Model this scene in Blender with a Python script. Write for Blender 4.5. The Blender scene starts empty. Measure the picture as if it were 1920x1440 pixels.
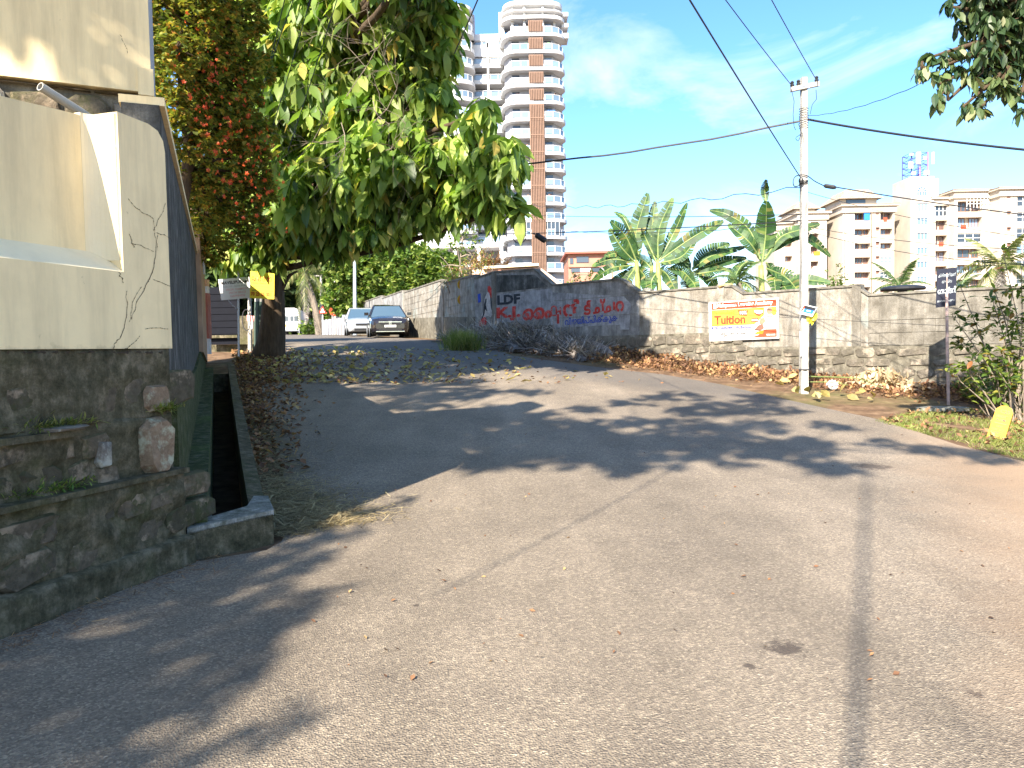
import bpy, math, random
import numpy as np
from mathutils import Vector, Matrix
from mathutils.geometry import delaunay_2d_cdt

sc = bpy.context.scene
COL = sc.collection
RN = random.Random(11)
NR = np.random.RandomState(5)
V = Vector

# ------------------------------------------------------------------ camera
F = 1420.0
PITCH, ROLL = math.radians(2.62), math.radians(1.0)
EYE = V((0, 0, 1.55))
fwd = V((0, math.cos(PITCH), -math.sin(PITCH)))
up0 = V((0, math.sin(PITCH), math.cos(PITCH)))
rt0 = V((1, 0, 0))
CR = rt0 * math.cos(ROLL) - up0 * math.sin(ROLL)
CU = up0 * math.cos(ROLL) + rt0 * math.sin(ROLL)
cam = bpy.data.cameras.new('camera')
camo = bpy.data.objects.new('camera', cam)
COL.objects.link(camo)
cam.sensor_width = 36
cam.lens = 36 * F / 1920
cam.clip_start = 0.05
cam.clip_end = 3000
m3 = Matrix((CR, CU, -fwd)).transposed()
camo.matrix_world = Matrix.Translation(EYE) @ m3.to_4x4()
sc.camera = camo

# ------------------------------------------------------------------ light
SUN_E = math.radians(35)
SH = V((0.43, 0.903, 0)).normalized()          # horizontal way the shadows fall
TS = (-SH * math.cos(SUN_E) + V((0, 0, math.sin(SUN_E)))).normalized()   # towards the sun
sun = bpy.data.lights.new('sun', 'SUN')
sun.energy = 4.1
sun.angle = math.radians(0.6)
sun.color = (1.0, 0.9, 0.76)
suno = bpy.data.objects.new('sun', sun)
COL.objects.link(suno)
suno.rotation_mode = 'QUATERNION'
suno.rotation_quaternion = TS.to_track_quat('Z', 'Y')
world = bpy.data.worlds.new('World')
sc.world = world
world.use_nodes = True
wn, wl = world.node_tree.nodes, world.node_tree.links
wn.clear()
wo = wn.new('ShaderNodeOutputWorld')
bg = wn.new('ShaderNodeBackground')
bg.inputs['Strength'].default_value = 0.087
sky = wn.new('ShaderNodeTexSky')
sky.sky_type = 'NISHITA'
sky.sun_disc = False
sky.sun_elevation = SUN_E
sky.sun_rotation = math.atan2(TS.x, TS.y)
sky.air_density = 1.0
sky.dust_density = 0.6
sky.ozone_density = 2.2
hs = wn.new('ShaderNodeHueSaturation')
hs.inputs['Hue'].default_value = 0.497
hs.inputs['Saturation'].default_value = 1.2
wl.new(sky.outputs[0], hs.inputs['Color'])
tc = wn.new('ShaderNodeTexCoord')
mp = wn.new('ShaderNodeMapping')
mp.inputs['Scale'].default_value = (1.0, 1.0, 2.2)
mp.inputs['Rotation'].default_value = (0.0, 0.3, 0.0)
wl.new(tc.outputs['Generated'], mp.inputs['Vector'])
cn = wn.new('ShaderNodeTexNoise')
cn.inputs['Scale'].default_value = 3.2
cn.inputs['Detail'].default_value = 9
cn.inputs['Roughness'].default_value = 0.58
cn.inputs['Distortion'].default_value = 0.5
wl.new(mp.outputs[0], cn.inputs['Vector'])
cr = wn.new('ShaderNodeValToRGB')
cr.color_ramp.elements[0].position = 0.52
cr.color_ramp.elements[1].position = 0.72
wl.new(cn.outputs['Fac'], cr.inputs[0])
cmul = wn.new('ShaderNodeMath'); cmul.operation = 'MULTIPLY'; cmul.inputs[1].default_value = 0.7
wl.new(cr.outputs[0], cmul.inputs[0])
cmx = wn.new('ShaderNodeMix'); cmx.data_type = 'RGBA'
wl.new(cmul.outputs[0], cmx.inputs['Factor'])
tint = wn.new('ShaderNodeMix'); tint.data_type = 'RGBA'; tint.blend_type = 'MULTIPLY'; tint.inputs['Factor'].default_value = 1
tint.inputs['B'].default_value = (.88, .93, 1.0, 1)
wl.new(hs.outputs[0], tint.inputs['A'])
wl.new(tint.outputs['Result'], cmx.inputs['A'])
cmx.inputs['B'].default_value = (4.3, 4.5, 4.8, 1)
wl.new(cmx.outputs['Result'], bg.inputs[0])
wl.new(bg.outputs[0], wo.inputs[0])
vs = sc.view_settings
sc.display_settings.display_device = 'sRGB'
vs.view_transform = 'Standard'
vs.look = 'None'
vs.gamma = 1
vs.exposure = 2.02
vs.use_curve_mapping = False
cy = sc.cycles
cy.max_bounces = 6
cy.diffuse_bounces = 3
cy.transparent_max_bounces = 8

# ------------------------------------------------------------------ layout helpers
def ray(px, py):
    return fwd + CR * ((px - 960) / F) + CU * ((720 - py) / F)
def P(px, py, y):
    d = ray(px, py)
    return EYE + d * (y / d.y)
def zat(py, x, y):
    """height of the point above (x, y) that the photograph shows on row py"""
    lo, hi = -5.0, 120.0
    for _ in range(40):
        m = (lo + hi) / 2
        q = V((x, y, m)) - EYE
        r = 720 - F * q.dot(CU) / q.dot(fwd)
        if r > py: lo = m
        else: hi = m
    return lo
_s = np.array([-60, 0, 7.5, 9.3, 13.7, 19.3, 21.5, 27.3, 34.8, 50, 81, 130, 500])
_z = np.array([0, 0, 0.0, .09, .47, 1.0, 1.3, 1.85, 2.12, 2.6, 3.35, 4.2, 6.0])
_t = np.arange(-40, 400, .25)
_f = np.interp(_t, _s, _z)
_k = np.hanning(15); _k /= _k.sum()
_f = np.convolve(np.pad(_f, 7, mode='edge'), _k, 'valid')
def G(x, y):
    return float(np.interp(y - .3 * x, _t, _f))
def ground_at(px, py):
    d = ray(px, py)
    t = 1.0
    for i in range(4000):
        q = EYE + d * t
        if q.z <= G(q.x, q.y): break
        t += .03 if t < 60 else .3
    return V((q.x, q.y, G(q.x, q.y)))

# ------------------------------------------------------------------ mesh helpers
def wloc(o):
    l = V((0, 0, 0))
    while o is not None:
        l = l + o.location
        o = o.parent
    return l
def link(o, parent=None):
    COL.objects.link(o)
    if parent is not None: o.parent = parent
    return o
def props(o, label=None, cat=None, group=None, kind=None):
    if label: o['label'] = label
    if cat: o['category'] = cat
    if group: o['group'] = group
    if kind: o['kind'] = kind
    return o
def thing(name, label, cat, loc=(0, 0, 0), group=None, rz=0, kind=None):
    o = bpy.data.objects.new(name, None)
    o.empty_display_size = .2
    o.location = loc
    o.rotation_euler.z = rz
    link(o)
    return props(o, label, cat, group, kind)

class MB:
    def __init__(s):
        s.v, s.f, s.m = [], [], []
    def add(s, vs, fs, m=0):
        b = len(s.v)
        s.v.extend([tuple(q) for q in vs])
        for f in fs:
            s.f.append([b + i for i in f]); s.m.append(m)
        return s
    def obox(s, o, a, b, c, m=0):
        o, a, b, c = V(o), V(a), V(b), V(c)
        vs = [o, o + a, o + a + b, o + b, o + c, o + a + c, o + a + b + c, o + b + c]
        if a.cross(b).dot(c) < 0: fs = [(0, 1, 2, 3), (7, 6, 5, 4), (4, 5, 1, 0), (5, 6, 2, 1), (6, 7, 3, 2), (7, 4, 0, 3)]
        else: fs = [(3, 2, 1, 0), (4, 5, 6, 7), (0, 1, 5, 4), (1, 2, 6, 5), (2, 3, 7, 6), (3, 0, 4, 7)]
        return s.add(vs, fs, m)
    def box(s, x0, x1, y0, y1, z0, z1, m=0):
        return s.obox((x0, y0, z0), (x1 - x0, 0, 0), (0, y1 - y0, 0), (0, 0, z1 - z0), m)
    def tube(s, pts, rad, n=6, m=0, cap=True):
        pts = [V(p) for p in pts]
        if not hasattr(rad, '__len__'): rad = [rad] * len(pts)
        b = len(s.v); ref = None
        for i, p in enumerate(pts):
            t = (pts[min(i + 1, len(pts) - 1)] - pts[max(i - 1, 0)])
            if t.length < 1e-9: t = V((0, 0, 1))
            t.normalize()
            if ref is None:
                ref = t.cross(V((0, 0, 1)) if abs(t.z) < .9 else V((1, 0, 0))).normalized()
            ref = (ref - t * ref.dot(t))
            ref = ref.normalized() if ref.length > 1e-6 else t.orthogonal().normalized()
            bn = t.cross(ref)
            for k in range(n):
                a = 2 * math.pi * k / n
                s.v.append(tuple(p + (ref * math.cos(a) + bn * math.sin(a)) * rad[i]))
        for i in range(len(pts) - 1):
            for k in range(n):
                k2 = (k + 1) % n
                s.f.append([b + i * n + k, b + i * n + k2, b + (i + 1) * n + k2, b + (i + 1) * n + k]); s.m.append(m)
        if cap:
            s.f.append([b + k for k in range(n)][::-1]); s.m.append(m)
            e = b + (len(pts) - 1) * n
            s.f.append([e + k for k in range(n)]); s.m.append(m)
        return s
    def prism(s, poly, o, ux, uy, d, m=0):
        """polygon poly (u, v) in the plane o + u*ux + v*uy pushed along d"""
        o, ux, uy, d = V(o), V(ux), V(uy), V(d)
        n = len(poly)
        a = [o + ux * p[0] + uy * p[1] for p in poly]
        area = sum(poly[i][0] * poly[(i + 1) % n][1] - poly[(i + 1) % n][0] * poly[i][1] for i in range(n))
        flip = (area > 0) != (ux.cross(uy).dot(d) < 0)
        fs = [list(range(n)), [n + i for i in range(n)][::-1]] + [[(i + 1) % n, i, n + i, n + (i + 1) % n] for i in range(n)]
        if flip: fs = [f[::-1] for f in fs]
        return s.add(a + [p + d for p in a], fs, m)
    def lathe(s, prof, o, n=16, m=0, ax=(0, 0, 1)):
        ax = V(ax).normalized(); r1 = ax.orthogonal().normalized(); r2 = ax.cross(r1); o = V(o)
        b = len(s.v)
        for r, h in prof:
            for k in range(n):
                a = 2 * math.pi * k / n
                s.v.append(tuple(o + ax * h + (r1 * math.cos(a) + r2 * math.sin(a)) * r))
        for i in range(len(prof) - 1):
            for k in range(n):
                k2 = (k + 1) % n
                s.f.append([b + i * n + k, b + i * n + k2, b + (i + 1) * n + k2, b + (i + 1) * n + k]); s.m.append(m)
        return s
    def build(s, name, mats, parent=None, local=False, smooth=False, base=False):
        me = bpy.data.meshes.new(name)
        vs = s.v
        off = V((0, 0, 0))
        if not local:
            if parent is not None: off = wloc(parent)
            elif base and vs:
                a = np.array(vs); off = V((float(a[:, 0].mean()), float(a[:, 1].mean()), float(a[:, 2].min())))
            if off.length > 0:
                vs = [(a - off.x, b - off.y, c - off.z) for a, b, c in vs]
        me.from_pydata(vs, [], s.f)
        for mm in (mats if isinstance(mats, (list, tuple)) else [mats]): me.materials.append(mm)
        if any(s.m): me.polygons.foreach_set('material_index', s.m)
        if smooth: me.polygons.foreach_set('use_smooth', [True] * len(s.f))
        me.update()
        o = bpy.data.objects.new(name, me)
        if not local and parent is None and base: o.location = off
        return link(o, parent)

def npmesh(name, tv, tf, mats3, pos, mat, parent=None, smooth=False, kind=None, midx=None):
    """many copies of a small template in one mesh: tv (k,3), tf (faces of one size), mats3 (N,3,3), pos (N,3)"""
    tv = np.asarray(tv, float); tf = np.asarray(tf, int)
    N, k, nf, w = len(pos), len(tv), len(tf), len(tf[0])
    vs = (np.einsum('nij,kj->nki', mats3, tv) + pos[:, None, :]).reshape(-1, 3)
    if parent is not None: vs = vs - np.array(wloc(parent))[None, :]
    fs = (tf[None] + (np.arange(N) * k)[:, None, None]).reshape(-1)
    me = bpy.data.meshes.new(name)
    me.vertices.add(N * k); me.vertices.foreach_set('co', vs.ravel().astype(np.float32))
    me.loops.add(N * nf * w); me.loops.foreach_set('vertex_index', fs.astype(np.int32))
    me.polygons.add(N * nf)
    me.polygons.foreach_set('loop_start', (np.arange(N * nf) * w).astype(np.int32))
    me.polygons.foreach_set('loop_total', np.full(N * nf, w, np.int32))
    for mm in (mat if isinstance(mat, (list, tuple)) else [mat]): me.materials.append(mm)
    if smooth: me.polygons.foreach_set('use_smooth', np.ones(N * nf, bool))
    me.update(calc_edges=True)
    me.validate()
    o = bpy.data.objects.new(name, me)
    link(o, parent)
    if kind: o['kind'] = kind
    return o

def frames(d, nrm=None, roll=None):
    """rotation matrices whose x axis is d (N,3); z roughly nrm"""
    d = d / np.linalg.norm(d, axis=1, keepdims=True)
    if nrm is None: nrm = np.tile([0, 0, 1.], (len(d), 1))
    y = np.cross(nrm, d); l = np.linalg.norm(y, axis=1, keepdims=True)
    y = np.where(l > 1e-4, y / np.maximum(l, 1e-4), np.array([[0, 1., 0]]))
    z = np.cross(d, y)
    if roll is not None:
        c, s_ = np.cos(roll)[:, None], np.sin(roll)[:, None]
        y, z = y * c + z * s_, z * c - y * s_
    return np.stack([d, y, z], axis=2)

# leaf templates, length 1 along +x
def leaf_tpl(w=.22, droop=.18, fold=.06, segs=3):
    v, f = [], []
    for i in range(segs + 1):
        t = i / segs
        ww = w * math.sin(math.pi * min(1, (t * .9 + .06))) ** .8 if i < segs else .01
        if i == 0: ww = .02
        z = -droop * t * t
        v += [(t, -ww, z + fold * (ww / w)), (t, 0, z), (t, ww, z + fold * (ww / w))]
    for i in range(segs):
        a = i * 3
        f += [(a, a + 3, a + 4, a + 1), (a + 1, a + 4, a + 5, a + 2)]
    return np.array(v), np.array(f)
LEAF = leaf_tpl()
LEAF_W = leaf_tpl(.2, .3, .05, 3)
LEAF_S = leaf_tpl(.2, .1, .05, 2)
CURL = leaf_tpl(.34, -.3, .16, 2)
QUAD = (np.array([(0, -.3, 0), (.5, -.36, .04), (1, 0, -.06), (.5, .36, .04)]), np.array([(0, 1, 2, 3)]))
SLIV = (np.array([(0, -.5, 0), (1, -.3, 0), (1, .3, 0), (0, .5, 0)]), np.array([(0, 1, 2, 3)]))

def rand_in_blob(n, c, r, shell=.0, flat=1.0):
    d = NR.normal(size=(n, 3)); d /= np.linalg.norm(d, axis=1, keepdims=True)
    rr = (shell + (1 - shell) * NR.rand(n)) ** (1 / 2.2)
    return np.array(c)[None] + d * rr[:, None] * np.array([r, r, r * flat])[None], d

# ------------------------------------------------------------------ materials
class NT:
    def __init__(s, name):
        s.mat = bpy.data.materials.new(name); s.mat.use_nodes = True
        s.n, s.l = s.mat.node_tree.nodes, s.mat.node_tree.links
        s.n.clear()
        s.out = s.n.new('ShaderNodeOutputMaterial')
        s.geo = s.n.new('ShaderNodeNewGeometry')
        s.pos = s.geo.outputs['Position']
    def map(s, vec, scale=(1, 1, 1), rot=(0, 0, 0), loc=(0, 0, 0)):
        m = s.n.new('ShaderNodeMapping'); s.l.new(vec, m.inputs[0])
        m.inputs['Scale'].default_value = scale; m.inputs['Rotation'].default_value = rot; m.inputs['Location'].default_value = loc
        return m.outputs[0]
    def noise(s, scale, detail=5, rough=.6, vec=None, dist=0):
        t = s.n.new('ShaderNodeTexNoise'); s.l.new(vec or s.pos, t.inputs['Vector'])
        t.inputs['Scale'].default_value = scale; t.inputs['Detail'].default_value = detail
        t.inputs['Roughness'].default_value = rough; t.inputs['Distortion'].default_value = dist
        return t.outputs['Fac']
    def voro(s, scale, feature='F1', out='Distance', vec=None, rnd=1):
        t = s.n.new('ShaderNodeTexVoronoi'); s.l.new(vec or s.pos, t.inputs['Vector'])
        t.feature = feature; t.inputs['Scale'].default_value = scale; t.inputs['Randomness'].default_value = rnd
        return t.outputs[out]
    def ramp(s, fac, stops):
        r = s.n.new('ShaderNodeValToRGB'); s.l.new(fac, r.inputs[0])
        e = r.color_ramp.elements
        while len(e) < len(stops): e.new(.5)
        for i, (p, c) in enumerate(stops):
            e[i].position = p
            e[i].color = (c, c, c, 1) if not hasattr(c, '__len__') else (*c, 1)
        return r.outputs[0]
    def mix(s, fac, a, b, mode='MIX'):
        m = s.n.new('ShaderNodeMix'); m.data_type = 'RGBA'; m.blend_type = mode
        for k, x in (('Factor', fac), ('A', a), ('B', b)):
            if hasattr(x, 'node'): s.l.new(x, m.inputs[k])
            elif k == 'Factor': m.inputs[k].default_value = x
            else: m.inputs[k].default_value = (*x, 1)
        return m.outputs['Result']
    def math(s, op, a, b=None, clamp=False):
        m = s.n.new('ShaderNodeMath'); m.operation = op; m.use_clamp = clamp
        for i, x in enumerate((a, b)):
            if x is None: continue
            if hasattr(x, 'node'): s.l.new(x, m.inputs[i])
            else: m.inputs[i].default_value = x
        return m.outputs[0]
    def sep(s, vec, ax):
        m = s.n.new('ShaderNodeSeparateXYZ'); s.l.new(vec, m.inputs[0]); return m.outputs[ax]
    def bump(s, h, strength, dist=.02):
        b = s.n.new('ShaderNodeBump'); s.l.new(h, b.inputs['Height'])
        b.inputs['Strength'].default_value = strength; b.inputs['Distance'].default_value = dist
        return b.outputs[0]
    def rnd(s):
        oi = s.n.new('ShaderNodeObjectInfo')
        a = s.math('ADD', s.geo.outputs['Random Per Island'], oi.outputs['Random'])
        return s.math('FRACT', a)
    def orand(s):
        return s.n.new('ShaderNodeObjectInfo').outputs['Random']
    def pbr(s, color, rough=.8, normal=None, metal=0, spec=.5, trans=0, alpha=None, coat=0):
        p = s.n.new('ShaderNodeBsdfPrincipled')
        if hasattr(color, 'node'): s.l.new(color, p.inputs['Base Color'])
        else: p.inputs['Base Color'].default_value = (*color, 1)
        if hasattr(rough, 'node'): s.l.new(rough, p.inputs['Roughness'])
        else: p.inputs['Roughness'].default_value = rough
        p.inputs['Metallic'].default_value = metal
        p.inputs['Specular IOR Level'].default_value = spec
        p.inputs['Transmission Weight'].default_value = trans
        p.inputs['Coat Weight'].default_value = coat
        if normal is not None: s.l.new(normal, p.inputs['Normal'])
        s.l.new(p.outputs[0], s.out.inputs[0])
        s.p = p
        return s.mat

def plain(name, col, rough=.7, metal=0, spec=.5, var=.12, scale=6, coat=0, bump=.15):
    t = NT(name)
    n = t.noise(scale, 5)
    lo = tuple(c * (1 - var * 1.6) for c in col); hi = tuple(min(1, c * (1 + var)) for c in col)
    c = t.ramp(n, [(.3, lo), (.7, hi)])
    nm = t.bump(t.noise(scale * 12, 3), bump, .004) if bump else None
    return t.pbr(c, rough, nm, metal, spec, coat=coat)
def leafmat(name, stops, trans=.35, rough=.45, patch=.8):
    t = NT(name)
    r = t.rnd()
    c = t.ramp(r, stops)
    big = t.ramp(t.noise(patch, 3), [(.3, .55), (.7, 1.25)])
    c = t.mix(1.0, c, big, 'MULTIPLY')
    t.pbr(c, rough, None, 0, .4)
    tr = t.n.new('ShaderNodeBsdfTranslucent')
    c2 = t.mix(1.0, c, (1.6, 1.7, .8), 'MULTIPLY')
    t.l.new(c2, tr.inputs[0])
    ms = t.n.new('ShaderNodeMixShader'); ms.inputs[0].default_value = trans
    t.l.new(t.p.outputs[0], ms.inputs[1]); t.l.new(tr.outputs[0], ms.inputs[2])
    t.l.new(ms.outputs[0], t.out.inputs[0])
    return t.mat

STAINS = [(1.35, 3.75, .14), (1.12, 3.55, .04), (2.0, 3.22, .05), (4.4, 9.2, .3), (2.9, 11.6, .35), (-.6, 4.5, .03)]
def m_asphalt():
    t = NT('worn_asphalt')
    grain = t.voro(95, out='Color')
    g1 = t.sep(grain, 0)
    agg = t.ramp(g1, [(0, (.10, .08, .062)), (.3, (.185, .15, .115)), (.62, (.26, .214, .158)), (.9, (.4, .33, .235)), (1, (.6, .5, .36))])
    far = t.mix(t.ramp(t.noise(1.3, 6), [(.3, 0.0), (.7, 1.0)]), (.19, .156, .122), (.27, .222, .168))
    agg2 = t.ramp(t.sep(t.voro(42, out='Color'), 1), [(0, .88), (.75, 1.0), (1, 1.12)])
    c = t.mix(.5, far, agg)
    c = t.mix(1.0, c, agg2, 'MULTIPLY')
    big = t.ramp(t.noise(.45, 4), [(.35, .8), (.62, 1.08)])
    c = t.mix(1.0, c, big, 'MULTIPLY')
    # tarry spots
    sp = t.ramp(t.noise(2.1, 8, .75), [(.69, 0), (.73, 1)])
    c = t.mix(t.math('MULTIPLY', sp, .55), c, (.06, .055, .05))
    for (sx, sy, rr_) in STAINS:
        vm = t.n.new('ShaderNodeVectorMath'); vm.operation = 'DISTANCE'; t.l.new(t.pos, vm.inputs[0]); vm.inputs[1].default_value = (sx, sy, .02)
        dd_ = t.math('ADD', t.math('DIVIDE', vm.outputs['Value'], rr_), t.math('MULTIPLY', t.math('SUBTRACT', t.noise(16, 7, .8), .5), 3.2))
        c = t.mix(t.math('MULTIPLY', t.ramp(dd_, [(.45, 1), (.75, 0)]), .8), c, (.055, .042, .035))
    # tyre-polished lanes and old patches
    pt = t.ramp(t.noise(.8, 3, .5, t.map(t.pos, (1.6, .28, 1), (0, 0, -.45))), [(.42, .86), (.6, 1.06)])
    c = t.mix(1.0, c, pt, 'MULTIPLY')
    crk = t.ramp(t.voro(.55, 'DISTANCE_TO_EDGE', vec=t.map(t.mix(.12, t.pos, t.noise(3, 6, .7), 'ADD'), (1, 1, 1))), [(0, 1), (.007, 0)])
    c = t.mix(t.math('MULTIPLY', crk, t.ramp(t.noise(.5, 3), [(.62, 0), (.7, .35)])), c, (.05, .042, .035))
    # darker newer tar on the far right lane edge, dusty earth on the near right
    x, y = t.sep(t.pos, 0), t.sep(t.pos, 1)
    edge = t.math('ADD', t.math('ADD', y, t.math('MULTIPLY', x, .92)), t.math('MULTIPLY', t.noise(.9, 4), 1.6))
    tar = t.ramp(t.math('MULTIPLY', edge, .02), [(.385, 0), (.41, 1)])
    c = t.mix(t.math('MULTIPLY', tar, .5), c, (.085, .083, .083))
    dd = t.math('SUBTRACT', x, t.math('ADD', t.math('MULTIPLY', y, .46), .55))
    dust = t.math('MULTIPLY', t.ramp(t.math('MULTIPLY', t.math('ADD', dd, t.noise(1.4, 6)), .2), [(.06, 0), (.42, 1)]), .8)
    c = t.mix(dust, c, (.4, .27, .165))
    h = t.math('ADD', t.math('MULTIPLY', t.voro(95), 1.0), t.math('MULTIPLY', t.noise(180, 3), .5))
    return t.pbr(c, .82, t.bump(h, .9, .008), spec=.35)
def m_soil():
    t = NT('leafy_soil')
    c = t.ramp(t.noise(3.2, 8, .7), [(.25, (.06, .038, .024)), (.5, (.16, .1, .06)), (.7, (.3, .2, .12))])
    c = t.mix(t.ramp(t.noise(.5, 4), [(.5, 0), (.66, .5)]), c, (.13, .15, .05))
    return t.pbr(c, .95, t.bump(t.noise(30, 6, .7), .8, .03), spec=.15)
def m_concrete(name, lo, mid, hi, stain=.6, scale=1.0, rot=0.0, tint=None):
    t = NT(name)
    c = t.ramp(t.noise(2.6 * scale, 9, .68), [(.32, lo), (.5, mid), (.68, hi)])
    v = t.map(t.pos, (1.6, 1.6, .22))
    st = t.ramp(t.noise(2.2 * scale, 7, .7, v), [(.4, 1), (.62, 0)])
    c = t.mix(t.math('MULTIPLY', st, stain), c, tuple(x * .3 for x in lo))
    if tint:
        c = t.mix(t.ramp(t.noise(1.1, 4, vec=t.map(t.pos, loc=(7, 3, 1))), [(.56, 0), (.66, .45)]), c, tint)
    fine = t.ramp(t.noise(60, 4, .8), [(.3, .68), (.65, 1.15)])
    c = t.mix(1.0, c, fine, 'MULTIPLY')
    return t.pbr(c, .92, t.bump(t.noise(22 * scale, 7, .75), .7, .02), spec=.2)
def m_stone(name, cols, moss=(.05, .075, .018), mossamt=.5, scale=1.0):
    t = NT(name)
    r = t.orand()
    base = t.ramp(r, cols)
    c = t.mix(t.ramp(t.noise(9 * scale, 8, .75), [(.3, .15), (.68, .85)]), tuple(x * .35 for x in cols[0][1]), base)
    c = t.mix(t.ramp(t.noise(2.3 * scale, 6, .7, t.map(t.pos, loc=(3, 9, 4))), [(.52, 0), (.62, 1)]), c, tuple(min(.5, x * 1.35) for x in cols[-1][1]))
    up = t.ramp(t.sep(t.geo.outputs['Normal'], 2), [(.1, 0), (.8, .9)])
    ms = t.math('MAXIMUM', up, t.ramp(t.noise(3 * scale, 7, .7), [(.5, 0), (.64, 1)]))
    c = t.mix(t.math('MULTIPLY', ms, mossamt), c, moss)
    h = t.noise(14 * scale, 9, .75)
    return t.pbr(c, .95, t.bump(h, 1.0, .03), spec=.2)
def m_cream(name, col, stain=.5):
    t = NT(name)
    c = t.ramp(t.noise(1.4, 5, .6), [(.3, tuple(x * .88 for x in col)), (.6, col)])
    v = t.map(t.pos, (3.5, 3.5, .45))
    st = t.ramp(t.noise(1.7, 6, .65, v), [(.33, 1), (.56, 0)])
    c = t.mix(t.math('MULTIPLY', st, stain * .45), c, (.33, .27, .17))
    dirt = t.ramp(t.noise(5.5, 9, .8, t.map(t.pos, loc=(5, 1, 2))), [(.655, 0), (.7, 1)])
    c = t.mix(t.math('MULTIPLY', dirt, stain * .7), c, (.17, .13, .08))
    zz = t.sep(t.pos, 2)
    th = t.n.new('ShaderNodeMapRange'); t.l.new(zz, th.inputs[0]); th.inputs[1].default_value = 2.35; th.inputs[2].default_value = 3.2
    sk = t.ramp(t.noise(2.6, 6, .7, t.map(t.pos, (4.5, 4.5, .35), loc=(2, 2, 0))), [(.42, 0), (.66, 1)])
    c = t.mix(t.math('MULTIPLY', t.math('MULTIPLY', th.outputs[0], sk), stain * .42), c, (.36, .28, .17))
    bl = t.ramp(t.noise(2.2, 8, .75, t.map(t.pos, loc=(11, 4, 6))), [(.5, 0), (.72, 1)])
    c = t.mix(t.math('MULTIPLY', bl, stain * .35), c, tuple(x * .66 for x in col))
    low = t.ramp(t.math('ADD', zz, t.math('MULTIPLY', t.noise(7, 6), .22)), [(0.0, 1), (1, 0)])
    lw = t.n.new('ShaderNodeMapRange'); t.l.new(t.math('ADD', zz, t.math('MULTIPLY', t.noise(9, 7, .7), .16)), lw.inputs[0])
    lw.inputs[1].default_value = 1.60; lw.inputs[2].default_value = 1.70; lw.inputs[3].default_value = .9; lw.inputs[4].default_value = 0
    c = t.mix(lw.outputs[0], c, (.09, .085, .05))
    return t.pbr(c, .85, t.bump(t.noise(9, 8, .7), .25, .02), spec=.25)
def m_glass(name, col, rough=.08):
    t = NT(name)
    c = t.mix(t.orand(), col, tuple(min(1, x * 1.7 + .01) for x in col))
    return t.pbr(c, rough, None, 0, .9)
def m_bark(name, col):
    t = NT(name)
    v = t.map(t.pos, (6, 6, 1.2))
    c = t.ramp(t.noise(2.5, 8, .7, v), [(.3, tuple(x * .4 for x in col)), (.7, col)])
    return t.pbr(c, .95, t.bump(t.noise(4, 7, .7, v), .9, .03), spec=.15)

M_ASPH = m_asphalt()
M_SOIL = m_soil()
M_WALL_A = m_concrete('painted_wall_render', (.17, .165, .16), (.33, .32, .31), (.47, .46, .44), .55)
M_WALL_B = m_concrete('limewashed_wall_render', (.18, .16, .13), (.33, .3, .255), (.4, .385, .35), .5, 1.3, tint=(.3, .37, .36))
M_WALL_C = m_concrete('grey_blockwork', (.13, .117, .095), (.22, .203, .172), (.32, .298, .26), .45, 1.2)
M_RUBB = m_concrete('mortar_rubble', (.1, .088, .068), (.185, .168, .13), (.3, .275, .22), .4, 1.8)
M_RSTONE = m_stone('roadside_rubble_stone', [(0, (.15, .132, .105)), (.5, (.2, .18, .148)), (1, (.25, .21, .165))], mossamt=.3, moss=(.12, .11, .07))
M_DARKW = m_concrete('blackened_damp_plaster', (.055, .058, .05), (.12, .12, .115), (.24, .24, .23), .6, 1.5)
M_MOSSW = m_concrete('mossy_plaster', (.05, .046, .024), (.13, .115, .07), (.27, .225, .155), .4, 3.2, tint=(.085, .09, .03))
M_GREENW = m_concrete('bright_mossy_plaster', (.035, .045, .018), (.085, .105, .04), (.2, .2, .14), .5, 3.5, tint=(.1, .16, .03))
M_MSTONE = m_stone('mossy_stone', [(0, (.12, .105, .07)), (.45, (.19, .16, .115)), (1, (.28, .22, .155))], moss=(.06, .075, .022), mossamt=.6, scale=1.6)
M_TSTONE = m_stone('tan_sandstone', [(0, (.4, .27, .17)), (1, (.5, .38, .27))], mossamt=.12, scale=2)
M_GSTONE = m_stone('pale_granite', [(0, (.3, .27, .23)), (1, (.45, .38, .32))], mossamt=.1, scale=1.5)
M_CREAM = m_cream('cream_paint', (.9, .73, .43), .6)
M_CREAM2 = m_cream('pale_cream_paint', (.84, .73, .5), .25)
M_CRACK = plain('crack_shadow_line', (.06, .045, .03), 1, bump=0)
M_CONC = m_concrete('pale_concrete', (.12, .13, .09), (.3, .3, .26), (.5, .49, .46), .5, 3.5)
M_POLE = m_concrete('whitish_pole_concrete', (.32, .305, .28), (.46, .44, .4), (.56, .53, .49), .15, 2)
M_BARK = m_bark('dark_bark', (.12, .085, .055))
M_BARK2 = m_bark('grey_twig_bark', (.34, .28, .22))
M_PALMB = m_bark('palm_trunk_bark', (.3, .25, .2))
M_STEM = plain('green_stem', (.16, .2, .06), .6)
M_BIG = leafmat('large_tree_leaf', [(0, (.06, .11, .022)), (.3, (.12, .21, .04)), (.62, (.27, .37, .075)), (.93, (.44, .52, .15)), (1, (.55, .42, .1))], .45)
M_FINE = leafmat('fine_shrub_leaf', [(0, (.08, .12, .025)), (.5, (.19, .22, .04)), (.85, (.42, .36, .07)), (1, (.5, .2, .05))], .4, .6, 1.2)
M_FEATH = leafmat('feathery_leaf', [(0, (.06, .12, .025)), (.6, (.13, .21, .04)), (1, (.3, .34, .09))], .35, .6, .5)
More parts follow.
